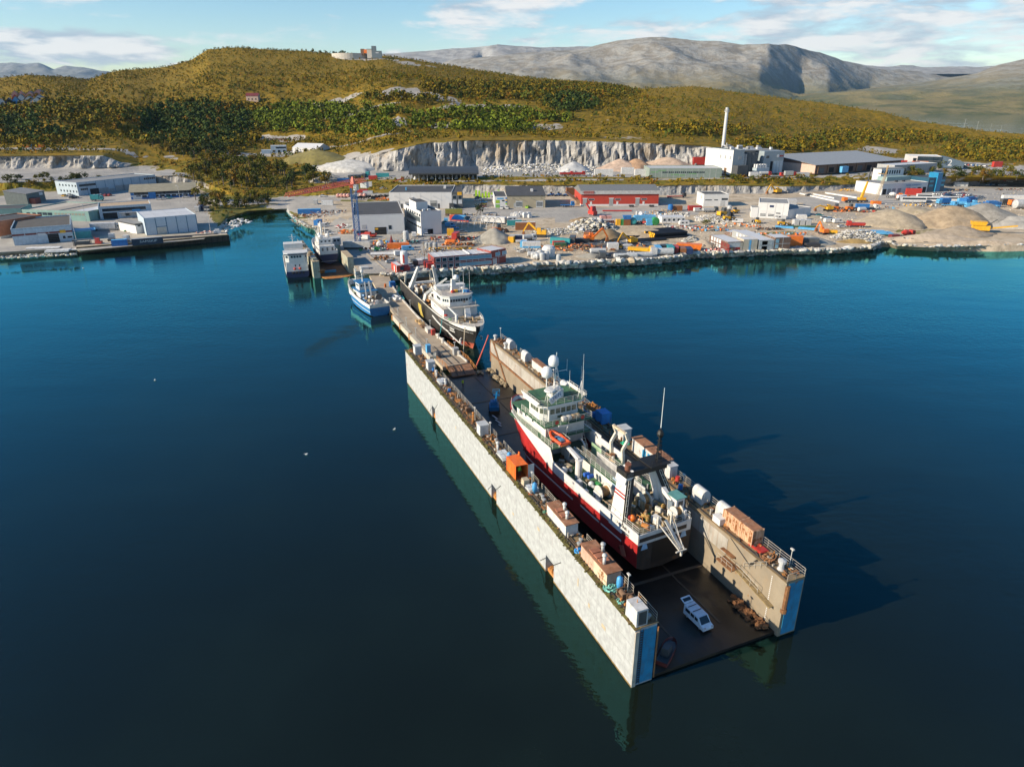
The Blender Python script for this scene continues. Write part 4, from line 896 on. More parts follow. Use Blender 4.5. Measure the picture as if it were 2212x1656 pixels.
b=MB();b.tube((24.3,-1.9,7.9),(24.3,.9,7.9),1.15,16);nd_=b.build('net_drum',M('net_dark',(.035,.040,.022),.95,var=.5,scale=6,bump=.5),tr)
for y in(-2.0,1.0):b=MB();b.lathe((24.3,y,7.9),[(1.4,-.08),(1.4,.08)],18,0,'y');b.build('flange',SH_W,nd_)
hwall('channel_wall',8.0,25.0,-.25,-.05,6.36,8.7);hwall('channel_wall',8.0,20.5,-2.75,-2.58,6.36,8.7)
b=MB();b.box(7.4,21.0,-2.55,-.26,6.37,6.42);b.build('trawl_channel',M('channel_dark',(.03,.03,.028),.6,rust=.3),tr)
b=MB();b.box(7.6,21.5,-.30,.75,8.71,8.80);b.build('gangway',SH_GRN,tr);rl([(21.4,.72,8.8),(7.8,.72,8.8)]);rl([(21.4,-.28,8.8),(7.8,-.28,8.8)])
b=MB();b.box(9.0,20.5,-4.5,-2.76,8.3,8.4);b.build('starboard_deck',SH_GRN,tr);rl([(9.2,-2.8,8.4),(20,-2.8,8.4)]);rl([(9.2,-4.5,8.4),(15,-4.5,8.4)])
hwall('starboard_bulwark',16.0,25.5,-4.72,-4.58,7.9,9.7)
b=MB();b.box(19.6,22.4,-2.9,-2.78,6.4,9.4);b.build('trawl_door',M('door_green',(.24,.36,.22),.7,var=.25,rust=.15,streak=.3),tr)
for s in(19.0,15.9):
 b=MB();b.bar((s,-4.4,7.9),(s+.15,-4.2,10.6),.42);b.bar((s+.15,-4.2,10.6),(s,-5.0,12.2),.40);b.bar((s,-5.0,12.2),(s,-4.4,13.6),.38);b.build('gallow_arm',M('gallow_cream',(.60,.56,.46),.6,rust=.12,streak=.3),tr)
b=MB();b.bar((19.0,-4.4,13.5),(15.9,-4.4,13.5),.38);b.build('gallow_beam',M('gallow_rust',(.5,.4,.28),.7,rust=.4),tr)
b=MB();b.tube((18.2,2.2,6.4),(18.2,2.2,9.3),.55,14);b.lathe((18.2,2.2,9.3),[(.62,0),(.62,.25),(.3,.3)],14);b.bar((18.2,2.2,9.5),(24.6,1.9,10.3),.5,.6,w2=.35);b.bar((18.4,1.2,9.3),(24.0,1.4,9.5),.2,.25);b.build('deck_crane',SH_W,tr)
for k in range(2):b=MB();b.lathe((16.6-k*.8,1.8-k*.2,7.7),[(.18,-.5),(.34,-.45),(.34,.45),(.18,.5)],8,0,'y');b.build('hose_roll',M('hose_blue',(.02,.10,.42),.5),tr)
def winch_(s,y,z,r=.62,w_=1.1,par=tr):
 b=MB();b.tube((s,y-w_/2,z+.95),(s,y+w_/2,z+.95),r,14);o=b.build('winch_drum',WIRE,par)
 for q in(-1,1):f=MB();f.lathe((s,y+q*w_/2,z+.95),[(r*1.5,-.06),(r*1.5,.06)],16,0,'y');f.build('flange',SH_RAIL,o)
 f=MB();f.box(s-.9,s+.9,y-w_/2-.5,y-w_/2-.12,z,z+1.3);f.box(s-.9,s+.9,y+w_/2+.12,y+w_/2+.35,z,z+1.0);f.build('winch_frame',SH_W,o)
winch_(11.8,2.0,6.4,.75,1.5);rl([(13.2,.9,6.4),(10.4,.9,6.4)]);rl([(14.5,3.1,6.4),(17,3.1,6.4)])
b=MB();b.obox((11.0,.1,8.1),(2.4,.12,1.9),0);b.build('winch_screen',M('screen_blue',(.35,.48,.62),.5),tr)
b=MB();b.rail([(9.8,3.4,6.4),(8.2,3.4,6.4),(8.2,1.4,6.4)],1.1,.9,.05,2);b.box(8.3,9.7,1.6,3.2,7.1,7.2);b.build('working_platform',GEAR,tr)
for p,s in(((20.2,3.6,6.4),.6),((14.9,2.0,6.4),.5),((13.6,3.8,6.4),.45)):b=MB();b.ball((p[0],p[1],p[2]+s),s,10,6);b.build('float',P('white'),tr,smooth=True)
for(x,y,z,sx,sy,sz,c)in((21.0,2.4,6.4,1.2,.8,.9,'beige'),(15.8,3.6,6.4,.8,.8,1.1,'white'),(22.8,.9,6.4,1.0,1.0,.8,'grey'),(14.4,1.2,6.4,.9,.5,.8,'green'),(25.4,-3.4,6.4,.8,.8,1.2,'white'),(10.6,3.7,6.4,.7,.5,.7,'white')):b=MB();b.obox((x,y,z+sz/2),(sx,sy,sz),.2);b.build('deck_locker',P(c),tr)
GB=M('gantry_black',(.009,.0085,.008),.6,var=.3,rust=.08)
for sg,nm in((1,'port'),(-1,'starboard')):
 b=MB();y0,y1=4.72*sg,2.95*sg
 b.add([(3.3,y0,6.2),(6.3,y0,6.2),(6.3,y0-1.25*sg,6.2),(3.3,y0-1.25*sg,6.2),(5.2,y1,13.3),(7.1,y1,13.3),(7.1,y1-1.2*sg,13.3),(5.2,y1-1.2*sg,13.3)],[(0,3,2,1),(4,5,6,7),(0,1,5,4),(1,2,6,5),(2,3,7,6),(3,0,4,7)])
 lg=b.build('gantry_leg',SH_W,tr)
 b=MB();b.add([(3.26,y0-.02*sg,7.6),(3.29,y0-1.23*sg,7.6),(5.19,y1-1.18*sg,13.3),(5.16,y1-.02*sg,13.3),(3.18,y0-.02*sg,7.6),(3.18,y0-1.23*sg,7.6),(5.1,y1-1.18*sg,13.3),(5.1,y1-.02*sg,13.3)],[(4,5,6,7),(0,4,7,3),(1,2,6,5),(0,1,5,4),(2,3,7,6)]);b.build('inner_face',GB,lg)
 b=MB();
 for q in(.25,.6):b.bar((3.15+.05,y0-q*sg,7.8),(5.05,y1-q*sg,13.2),.05)
 for k in range(9):t=k/8;b.bar((3.2+1.85*t,y0+(y1-y0)*t-.25*sg,7.8+5.4*t),(3.2+1.85*t,y0+(y1-y0)*t-.6*sg,7.8+5.4*t),.05)
 b.build('ladder',SH_RAIL,lg)
 if sg>0:
  for t in(.62,.68):
   b=MB();x0=3.3+1.9*t;x1=6.3+.8*t;yy=y0+(y1-y0)*t;z=6.2+7.1*t;b.bar((x0,yy+.03,z),(x1,yy+.03,z),.05,.22);b.build('leg_stripe',SH_RED,lg)
b=MB();b.box(5.0,7.3,-3.6,3.2,13.31,14.1);b.box(4.6,7.6,-3.9,-.6,14.11,14.25);b.build('gantry_beam',GB,tr)
rl([(4.7,-.7,14.25),(4.7,-3.8,14.25),(7.5,-3.8,14.25)],mat=GB)
b=MB();b.tube((5.9,2.4,14.1),(5.7,2.5,15.1),.42,12);b.build('funnel',M('funnel_rust',(.16,.06,.035),.7),tr)
b=MB();b.add([(5.0,2.0,13.2),(7.2,2.0,13.2),(7.2,3.4,12.4),(5.0,3.4,12.4),(5.0,2.0,14.2),(7.2,2.0,14.2),(7.2,3.0,13.9),(5.0,3.0,13.9)],[(0,3,2,1),(4,5,6,7),(0,1,5,4),(1,2,6,5),(2,3,7,6),(3,0,4,7)]);b.build('leg_cap',SH_W,tr)
b=MB()
for x,y in((5.5,-2.9),(5.5,-2.2),(6.2,-2.5)):b.tube((x,y,14.25),(5.7,-2.5,19.4),.07,5)
for k in range(7):z=14.8+k*.65;b.obox((5.7,-2.5,z),(.6,.5,.08),0)
b.lathe((5.7,-2.5,18.2),[(.4,0),(.5,.3),(.3,.8),(.02,.9)],8);b.build('lattice_mast',GB,tr)
b=MB();b.tube((5.7,-2.5,19.0),(5.7,-2.5,25.2),.07,6,.04);b.build('whip_aerial',SH_W,tr)
b=MB();b.tube((5.6,-2.7,7.56),(5.6,-2.7,10.4),.5,14);b.build('crane_pillar',SH_W,tr)
b=MB();b.bar((6.4,-2.5,11.7),(2.6,-2.9,9.6),.65,.75,w2=.5);b.bar((5.6,-2.7,10.3),(5.9,-2.6,11.4),.7);b.build('crane_boom',SH_W,tr)
b=MB();b.box(2.0,2.9,-3.4,-2.5,8.4,9.7);b.build('boom_head',M('boom_grey',(.14,.17,.2),.5),tr)
o=hwall('winch_cabin',1.6,3.4,-4.3,-2.9,7.56,10.3);b=MB();b.box(1.4,3.6,-4.5,-2.7,10.31,10.4);b.build('roof',M('roof_teal',(.10,.26,.24),.5),o);windows(o,[(1.6,-3.6,9.5)],.8,.7,(-1,0))
winch_(6.0,-.9,7.56,.7,1.0);winch_(1.5,-3.0,7.56,.55,1.0)
gm={}
for k in range(46):
 s=rng.uniform(.6,6.8);y=rng.uniform(-3.4,2.9);h=rng.uniform(.3,1.7)*(1.0 if s>3 else.7)
 b=MB();kind=k%4
 if kind==0:b.obox((s,y,7.56+h/2),(rng.uniform(.3,.9),rng.uniform(.2,.7),h),rng.random()*1.5)
 elif kind==1:b.tube((s,y,7.56),(s,y,7.56+h),rng.uniform(.1,.3),8)
 elif kind==2:b.tube((s-.4,y,7.56+h*.6),(s+.5,y+.4,7.56+h*.6),rng.uniform(.15,.38),8)
 else:b.rail([(s,y,7.56),(s+1,y+.2,7.56)],h,.5,.05,2)
 b.build(('machine_box','pedestal','roller','guard_rail')[kind],[GEAR,SH_RAIL,M('gear_ochre',(.42,.26,.07),.7,rust=.5,rscale=2),M_ORU,GEAR][(k*7)%5],tr)
for k in range(60):
 s=rng.uniform(8,25);y=rng.choice([rng.uniform(.4,4.0),rng.uniform(-4.3,-2.9)]);z=6.37 if y>0 or s>20.5 else 8.41;h=rng.uniform(.25,1.1);b=MB();kind=k%3
 if kind==0:b.obox((s,y,z+h/2),(rng.uniform(.3,1.1),rng.uniform(.2,.6),h),rng.random()*1.5)
 elif kind==1:b.tube((s,y,z),(s,y,z+h),rng.uniform(.1,.25),7)
 else:b.tube((s-.6,y,z+h*.5),(s+.7,y+.2,z+h*.5),rng.uniform(.1,.28),7)
 b.build(('deck_locker','pedestal','roller')[kind],[GEAR,SH_RAIL,M_RUST,SH_GRN,P('grey')][(k*7)%5],tr)
for p,c in(((4.2,3.2),'white'),((3.6,3.4),'red'),((3.3,3.0),'orange')):b=MB();b.lathe((p[0],p[1],7.6),[(.05,0),(.4,.2),(.48,.6),(.3,.95),(.02,1.05)],10);b.build('buoy',P(c),tr,smooth=True)
b=MB();b.obox((1.8,.2,8.0),(1.1,.9,.9),.1);b.build('white_box',SH_W,tr);b=MB();b.bar((2.6,1.2,7.62),(3.8,-.2,7.66),.5,.08);b.build('green_board',P('green'),tr)
b=MB();b.obox((2.2,1.9,7.6),(2.6,.5,.08),.5);b.build('plank',P('skyblue'),tr)
rl([(7,4.3,7.6),(.3,4.15,7.6),(.12,3.6,7.6),(.12,1.2,7.6)],h=1.0);rl([(.12,-1.6,7.6),(.12,-4.2,7.6),(5.5,-4.5,7.6)],h=1.1)
b=MB()
for y in(1.1,-1.1):b.bar((.3,y,8.6),(-2.8,-.6+y*.35,5.8),.16)
b.bar((.3,1.1,7.6),(.3,1.1,9.6),.22);b.bar((.3,-1.1,7.6),(.3,-1.1,9.6),.22);b.bar((-2.9,-1.3,5.75),(-2.9,.4,5.75),.16);b.bar((.2,0,8.8),(-2.7,-.6,5.9),.5,.12);b.build('stern_gallows',SH_RAIL,tr)
b=MB();b.tube((.3,1.1,9.6),(-2.8,-.3,5.8),.03,4);b.tube((.3,-1.1,9.6),(-2.8,-.9,5.8),.03,4);b.tube((-2.8,-.6,5.8),(-2.8,-.6,4.9),.18,6);b.build('gallows_wire',SH_RAIL,tr)
for k in range(14):
 b=MB();p=tr.matrix_basis@Vector((2.5+k*2.7,0,0));b.obox((0,0,1.03),(.6,1.6,1.28),0);tag(b.build('keel_block',M('block_dark',(.08,.06,.04),.9),None,(p.x,p.y,0),TH),'dark timber keel block under the red trawler','block','keel blocks under the trawler')
# the black ship moored at the jetty
BK=M('hull_black',(.030,.028,.026),.5,var=.35,scale=.4,rust=.06,streak=.12,dirt=.3,dirtc=(.09,.075,.055))
BOOT=M('boot_red',(.42,.095,.055),.6,var=.2,scale=.6,rust=.15,dirt=.3)
DK_GREY=M('deck_grey',(.42,.39,.35),.75,var=.25,scale=1.1,rust=.2,dirt=.35,rscale=1.2)
bs=Vector((-31.8,220.4,0));BH=math.atan2(-.923,.385)
bk=thing('trawler','black-hulled trawler with a white bridge, moored bow-on along the jetty','trawler',bs,BH)
def bzt(s):return 6.3 if s<40 else 6.3+((s-40)/20)**2*1.1
sh_,bo,rg_=hull(60.5,5.5,-1.5,[(lambda s:.2,0),(lambda s:.7+max(0,s-48)*.09,0),(lambda s:2.5,1),(lambda s:4.6,1),(bzt,1)],fine=.62,rake=5.5,flare=.62,nst=76)
sh_.build('hull',[BOOT,BK],bk);transom(rg_,0,5).build('transom',BK,bk)
deck_sheet(bo,lambda s:4.6,.2,36,.12).build('working_deck',M('deck_brown',(.20,.15,.10),.8,var=.4,scale=1,rust=.4,rscale=1.2),bk)
deck_sheet(bo,lambda s:6.15+max(0,s-46)*.05,36,60,.12).build('foredeck',DK_GREY,bk)
bulwark(bo,lambda s:4.6,bzt,.2,36).build('bulwark',M('bulwark_cream',(.55,.50,.40),.7,rust=.25,streak=.3),bk)
bulwark(bo,lambda s:6.1,bzt,36,60.2,.12,40).build('bow_bulwark',SH_W,bk)
rl([(s,bo(s,bzt(s))-.08,bzt(s))for s in np.linspace(44,60,9)],bk,.75,bars=2);rl([(s,-bo(s,bzt(s))+.08,bzt(s))for s in np.linspace(44,60,9)],bk,.75,bars=2)
for sg in(1,-1):
 for s0,s1,z0,z1 in((38.5,49.5,4.9,3.3),(49.5,54.5,3.1,.9)):
  m=MB();n=10
  for i in range(n):
   a0,a1=i/n,(i+1)/n;q0=s0+(s1-s0)*a0;q1=s0+(s1-s0)*a1;w0=z0+(z1-z0)*a0;w1=z0+(z1-z0)*a1
   m.bar((q0,sg*(bo(q0,w0)+.08),w0),(q1,sg*(bo(q1,w1)+.08),w1),.22,.3)
  if sg<0:m.build('rubbing_strake',SH_W,bk)
 m=MB();n=20;m.path([(s,sg*(bo(s,5.4)+.03),5.4)for s in np.linspace(44,59.5,n)],.04,4);m.build('hull_line',SH_W,bk)
 m=MB();m.lathe((0,0,0),[(.3,-.05),(.3,.05)],10,0,'y');m.build('thruster_mark',SH_W,bk,(51,sg*(bo(51,1.7)+.05),1.7))
 m=MB();m.tube((54.6,sg*(bo(54.6,2.6)-.1),2.9),(54.8,sg*(bo(54.6,2.6)+.45),2.5),.2,8);m.obox((54.7,sg*(bo(54.6,2.4)+.3),2.1),(1.0,.3,.5));m.build('anchor',SH_W,bk)
for k,(w_,z)in enumerate(((1.9,4.75),(2.2,4.05))):
 m=MB();n=7
 for i in range(n):
  s=52.5-i*.32*w_/2;m.obox((s,-(bo(s,z)+.03),z),(.2,.08,.34),.35)
 m.build('name_letters',SH_W,bk)['kind']='stuff'
sp_=MB();sp_.box(34.5,46.6,-4.7,4.7,6.16,8.7);sp1=sp_.build('deckhouse',SH_W,bk)
sp_=MB();sp_.box(34.0,47.4,-5.2,5.2,8.71,8.85);sp_.build('bridge_deck',DK_GREY,bk)
bp_=[(36.0,-4.3),(36.0,4.3),(43.6,4.4),(45.6,2.6),(45.6,-2.6),(43.6,-4.4)]
sp_=MB();sp_.prism(bp_,8.86,11.5);bw=sp_.build('wheelhouse',SH_W,bk)
sp_=MB();sp_.prism([(x+(.25 if x>40 else-.2),y*1.06)for x,y in bp_],11.501,11.75,0,1);sp_.build('roof',[SH_W,DK_GREY],bw)
windows(bw,[(45.6,y,10.5)for y in(-2.2,-1.45,-.72,0,.72,1.45,2.2)],.6,.7,(1,0));windows(bw,[(44.1,-3.9,10.5),(44.6,-3.45,10.5),(45.1,-3.0,10.5)],.5,.7,(.7,-.7));windows(bw,[(44.1,3.9,10.5),(44.6,3.45,10.5),(45.1,3.0,10.5)],.5,.7,(.7,.7))
windows(bw,[(x,-4.4,10.5)for x in(42.6,41.7,40.8,39.9)],.6,.7,(0,-1))
windows(sp1,[(x,-4.7,7.6)for x in(38,39.2,40.4)],.3,.5,(0,-1));
rl([(36,-5.1,8.86),(44,-5.1,8.86),(47.2,-4.2,8.86),(47.2,4.2,8.86),(44,5.1,8.86)],bk,1.0)
rl([(36.2,-4.3,11.76),(43.6,-4.3,11.76)],bk,1.0)
sp_=MB();sp_.frus(46.7,48.6,.8,2.4,6.2,8.6,.0,.1,0,.9);sp_.build('companionway',SH_W,bk)
sp_=MB();sp_.box(36.2,38.6,-4.2,4.2,11.76,12.9);sp_.build('upper_house',SH_W,bk)
sp_=MB();sp_.frus(40.0,41.6,-.7,.7,11.76,15.2,.3,.2);sp_.tube((40.8,0,15.2),(40.8,0,18.5),.12,6);sp_.bar((40.8,-2.0,14.6),(40.8,2.0,14.6),.3,.2);sp_.bar((40.8,-1.4,13.2),(40.8,1.4,13.2),.3,.2);sp_.build('mast',SH_W,bk)
sp_=MB();sp_.lathe((41.0,.8,14.9),[(.4,0),(.75,.35),(.75,.9),(.5,1.35),(.02,1.5)],12);sp_.build('radome',DOME,bk,smooth=True)
for x,y,h in((42.5,2.4,5.6),(43.2,3.9,6.0),(42.0,1.4,4.4),(39.6,-2.6,3.0),(40.2,3.2,5.2)):sp_=MB();sp_.tube((x,y,11.76),(x,y,11.76+h),.06,5,.03);sp_.build('aerial',SH_W,bk)
sp_=MB();sp_.tube((43.6,1.8,11.76),(43.6,1.8,13.2),.12,6);sp_.lathe((43.6,1.8,13.2),[(.6,0),(.6,.2),(.02,.35)],8);sp_.build('radar',SH_W,bk)
for x,y,c in((42.2,-.6,'red'),(41.9,.4,'yellow'),(42.6,2.6,'skyblue'),(43.2,3.2,'blue')):sp_=MB();sp_.obox((x,y,12.1),(.8,.8,.6),.2);sp_.build('roof_box',P(c),bk)
for sg in(1,-1):
 sp_=MB();sp_.bar((10.2,5.0*sg-.3*sg,4.7),(13.6,2.3*sg,13.0),1.5,1.3,w2=.8,up=(0,1,0));g=sp_.build('gantry_leg',SH_W,bk)
 sp_=MB();sp_.bar((9.35,4.6*sg,5.2),(12.95,2.3*sg,12.6),.1,.7,up=(0,1,0));sp_.build('leg_panel',M('panel_grey',(.38,.39,.40),.6),g)
sp_=MB();sp_.box(9.6,10.6,-4.6,4.6,6.9,7.5);sp_.build('gantry_beam',SH_W,bk)
sp_=MB();sp_.bar((3.4,-4.4,4.6),(4.0,-4.0,9.0),.5);sp_.bar((3.4,4.4,4.6),(4.0,4.0,9.0),.5);sp_.bar((4.0,-4.0,9.0),(4.0,4.0,9.0),.7,.5);sp_.build('stern_gantry',M('gantry_cream',(.55,.50,.40),.65,rust=.3),bk)
sp_=MB();sp_.bar((26.5,-4.6,5.5),(27.2,-4.0,8.2),.8);sp_.bar((27.2,-4.0,8.2),(30.0,1.6,12.8),.6,.7,w2=.4);sp_.build('deck_crane',SH_W,bk)
winch_(14.5,-2.6,4.6,.9,1.6,bk);winch_(14.5,2.2,4.6,.9,1.6,bk);winch_(22,-.4,4.6,.8,1.6,bk)
for k in range(34):
 s,y=rng.uniform(2,33),rng.uniform(-4.4,4.4);b=MB();h=rng.uniform(.4,1.6)
 if k%2:b.obox((s,y,4.6+h/2),(rng.uniform(.5,2),rng.uniform(.4,1.4),h),rng.random()*3)
 else:b.tube((s,y,4.6+h*.5),(s+1.2,y+.6,4.6+h*.5),rng.uniform(.2,.5),8)
 b.build(('roller','deck_locker')[k%2],[GEAR,SH_W,M_ORU,P('green'),P('teal')][(k*3)%5 if k%5==0 else k%3],bk)
for s,y in((51.5,.8),(53.0,-1.8),(54.6,.8),(52.4,2.4),(50.0,-1.2)):b=MB();b.tube((s,y-.8,6.9),(s,y+.8,6.9),.38,8);b.box(s-.4,s+.4,y-1.0,y-.8,6.3,7.3);b.box(s-.4,s+.4,y+.8,y+1.0,6.3,7.3);b.build('windlass',GEAR,bk)
b=MB();b.tube((51.6,-2.8,6.3),(51.6,-2.8,8.4),.42,10);b.bar((51.6,-2.8,8.3),(47.8,-3.8,9.6),.3);b.build('bow_crane',SH_W,bk)
for(x,y,z,c)in((49.6,-3.9,6.9,'green'),(48.0,-4.6,7.6,'red')):b=MB();b.lathe((x,y,z-.3),[(.5,0),(.55,.2),(.3,.4),(.02,.42)],8);b.build('rope_pile',P(c),bk)
def mooring(label,pts,c,r=.06):b=MB();b.path(pts,r,5);tag(b.build('mooring_rope',M('rope_'+c,PAL[c],.9)),label,'rope')
def bkw(s,y,z):return bk.matrix_basis@Vector((s,y,z))
def sag(p,q,d,n=8):p,q=Vector(p),Vector(q);return[p.lerp(q,i/n)-Vector((0,0,d*4*(i/n)*(1-i/n)))for i in range(n+1)]
# jetty out to the dock
def jw(a,b,z=0.0):return dw(a,b,z)
JL=[(97.2,9.0),(110,8.9),(125,8.9),(144,9.0),(163,9.9),(178,10.8),(195,12.4)]
JR=[(97.6,15.6),(110,15.0),(125,14.7),(140,14.7),(163,15.4),(178,16.6),(196,19.6)]
M_JET=M('jetty_deck',(.36,.29,.21),.9,var=.2,scale=.18,dirt=.6,dirtc=(.22,.17,.12),bump=.1,space='World')
jt=thing('jetty','long concrete jetty on piles running from the shore out to the floating dock','jetty')
m=MB()
for i in range(len(JL)-1):
 q=[jw(*JL[i]),jw(*JL[i+1]),jw(*JR[i+1]),jw(*JR[i])]
 m.add([(p.x,p.y,1.2)for p in q]+[(p.x,p.y,2.1)for p in q],[(0,1,2,3),(4,7,6,5),(0,4,5,1),(1,5,6,2),(2,6,7,3),(3,7,4,0)])
m.build('deck',M_JET,jt)
for k in range(22):
 for bb in(9.3,14.4):
  m=MB();p=jw(99+k*4.3,bb+max(0,k-14)*.25);m.tube((p.x,p.y,-3),(p.x,p.y,1.19),.32,8);m.build('pile',M('pile_dark',(.09,.07,.05),.9),jt)
for i,(a0,a1)in enumerate(((104,113),(114,123),(124,133),(134,142))):
 m=MB();p,q=jw(a0,8.4),jw(a1,8.4);m.bar((p.x,p.y,1.7),(q.x,q.y,1.7),.9,1.5);m.build('fender_beam',M('fender_grey',(.40,.36,.29),.85,rust=.25,streak=.3),jt)
 m=MB();p=jw(a1+.5,8.3);m.obox((p.x,p.y,1.5),(.9,.9,1.6),DANG);m.build('fender_post',M_ORU,jt)
for i in range(len(JR)-2):
 m=MB();p,q=jw(JR[i][0]+.3,JR[i][1]-.2),jw(JR[i+1][0],JR[i+1][1]-.2);m.bar((p.x,p.y,2.32),(q.x,q.y,2.32),.35,.4);m.build('kerb',P('offwhite'),jt)
m=MB();p0,p1=jw(110,8.75),jw(165,9.9);m.rail([(p0.x,p0.y,2.1),jw(144,8.95,2.1),(p1.x,p1.y,2.1)],1.0,3,.04,2);m.build('railing',M_RAIL,jt)
m=MB();m.add([jw(98.5,10.2,2.14),jw(98.5,16.0,2.14),jw(93.6,16.0,.75),jw(93.6,10.2,.75),jw(98.5,10.2,2.0),jw(98.5,16,2.0),jw(93.6,16,.55),jw(93.6,10.2,.55)],[(0,1,2,3),(4,7,6,5),(0,4,5,1),(1,5,6,2),(2,6,7,3),(3,7,4,0)]);m.build('ramp',M('ramp_rust',(.26,.14,.08),.8,var=.3,rust=.3),jt)
m=MB();m.rail([jw(112,15.0,2.1),jw(99,16.0,2.1),jw(94,16.4,.9)],1.1,1.5,.05,3);m.rail([jw(102,9.1,2.1),jw(97,9.6,2.1),jw(93.6,9.9,1)],1.1,1.5,.05,3);m.build('ramp_rail',M_ORU,jt)
m=MB()
for bb in(11.6,13.4):m.bar(jw(93.6,bb,.84),jw(98.5,bb,2.2),.15,.1);m.bar(jw(98.5,bb,2.17),jw(112,bb-.3,2.17),.15,.1)
m.build('track_rail',M('rail_black'),jt)
for a,b_ in((111,9.3),(121,9.2),(131,9.2),(141,9.4),(153,9.9),(106,15.0),(126,14.6),(148,14.9),(166,15.4)):
 m=MB();p=jw(a,b_);m.tube((p.x,p.y,2.1),(p.x,p.y,4.6),.07,6);m.box(p.x-.3,p.x+.3,p.y-.12,p.y+.12,4.6,4.72);m.build('lamp_post',P('lightgrey'),jt)
for a,b_ in((103,15.3),(114,14.6),(118,14.6),(123,14.5)):
 m=MB();p=jw(a,b_-.2);m.lathe((p.x,p.y,2.1),[(.45,0),(.38,.2),(.38,1.2),(.02,1.3)],10);m.build('mooring_bollard',P('offwhite'),jt)
mooring('green mooring line sagging from the black bow to a jetty bollard',sag(bkw(47,-5.4,6.2),jw(118,14.4,3.2),1.6),'teal',.09)
mooring('pale mooring line running down from the stem of the black ship',sag(bkw(57.5,-2.6,6.6),jw(101.5,15.6,2.2),.3),'beige',.1)
def jitem(name,label,cat,bm,mat,a,b_,rz=0,group=None,z=2.1):o=bm.build(name,mat,None,jw(a,b_,z),DANG+rz);return tag(o,label,cat,group)
m=MB();m.box(-1.4,1.4,-.7,.7,0,1.1);m.box(-1.45,1.45,-.75,.75,1.101,1.18);jitem('storage_box','long white box on the jetty edge below the black hull','box',m,P('offwhite'),124,13.6)
m=MB();m.box(-.6,.6,-.5,.5,0,2.2);m.box(-.65,.65,-.55,.55,2.2,2.3);jitem('utility_cabinet','bright blue cabinet at the seaward end of the jetty','cabinet',m,P('skyblue'),107.5,8.6)
m=MB();m.lathe((0,0,0),[(1.1,0),(1.1,.7),(.75,1.45),(.02,1.8)],12);jitem('tarped_bundle','dark grey tarpaulined bundle beside the blue cabinet on the jetty','bundle',m,P('charcoal'),104,9.8)
m=MB();m.box(-.7,.7,-.6,.6,0,1.7);m.box(-.75,.75,-.65,.65,1.7,1.78);jitem('electrical_cabinet','grey cabinet by the railing at the jetty ramp','cabinet',m,P('grey'),104.2,14.6)
m=MB();m.box(-.5,.5,-.5,.5,0,1.5);jitem('pump','red pump box on the jetty beside the long white box','pump',m,P('red'),121.2,14.0)
for i,(a,b_,c)in enumerate(((131,13.7,'wood'),(128.5,13.4,'brown'),(134,13.4,'wood'))):
 m=MB();
 for k in range(6):m.obox((rng.uniform(-.3,.3),(k%3-1)*.5,.15+(k//3)*.28),(2.6-i*.4,.35,.22),rng.uniform(-.2,.2))
 tag(m.build('timber_pile',M('timber_'+c,PAL[c],.9,var=.3),None,jw(a,b_,2.1),DANG),('stack of pale timbers nearest the yellow nets on the jetty','small brown timber stack beside the long white box on the jetty','stack of timber with an orange end on the jetty side')[i],'timber','timber stacks on the jetty')
m=MB()
for k in range(14):m.path([(-1.5+k*.22,0,3.8),(-1.4+k*.22,-.15,2),(-1.5+k*.2,-.6,0)],.07,4)
jitem('hanging_net','yellow net curtain hanging down the side of the black hull','net',m,M('net_yellow',(.5,.38,.08),.9),139,15.4)
rbm=MB();rbm.path([(-2.4,.8,.4),(1,.9,.4),(2.4,0,.6),(1,-.9,.4),(-2.4,-.8,.4)],.42,8);rbm.box(-2.2,1.2,-.6,.6,.1,.35);rbm.box(-1.2,-.4,-.4,.4,.35,1.0)
jitem('dinghy','white inflatable dinghy lying on the jetty by the black ship stern','boat',rbm,P('white'),160,13.6,.1)
m=MB();m.box(-.9,.9,-.9,.9,0,1.6);m.box(-.95,.95,-.95,.95,1.6,1.7);jitem('container','blue steel box at the root of the jetty beside the rocks','container',m,P('blue'),176,16.2)
m=MB();m.box(-.3,.3,-.3,.3,0,1.2);jitem('traffic_cone','orange marker standing alone on the jetty','cone',m,P('orange'),176,13.8)
# smaller ships
def generic_ship(root,L_,half,zk,levels,mats,decks,fine=.6,rake=2.0,flare=.45,nst=40,tmat=None):
 sh,out,rg=hull(L_,half,zk,levels,fine=fine,rake=rake,flare=flare,nst=nst);sh.build('hull',mats,root);transom(rg,0,len(levels)).build('transom',tmat or mats[1],root)
 for z,s0,s1,mt in decks:deck_sheet(out,(lambda zz:(lambda s:zz))(z),s0,s1,.1).build('deck',mt,root)
 return out
t0=Vector((-39.8,198.8,0));h=math.atan2(.866,-.5)
bb=thing('fishing_boat','blue and white fishing boat lying stern-on beside the jetty','fishing boat',t0,h)
HB=M('hull_blue',(.015,.14,.33),.45,var=.15,dirt=.2,rust=.03)
def bzt2(s):return 3.6 if s<12 else 3.6+(s-12)*.16
bo2=generic_ship(bb,26,3.4,-1,[(lambda s:.35,0),(lambda s:1.3+max(0,s-10)*.04,1),(lambda s:1.5+max(0,s-10)*.04,2),(lambda s:2.5+max(0,s-8)*.05,1),(bzt2,2)],[M('boot_brown',(.20,.09,.05),.7),HB,SH_W],[(2.7,.1,12,DK_GREY),(4.2,14,25.6,SH_GRN)],rake=2.5)
bulwark(bo2,lambda s:2.6,bzt2,.1,25.7).build('bulwark',SH_W,bb)
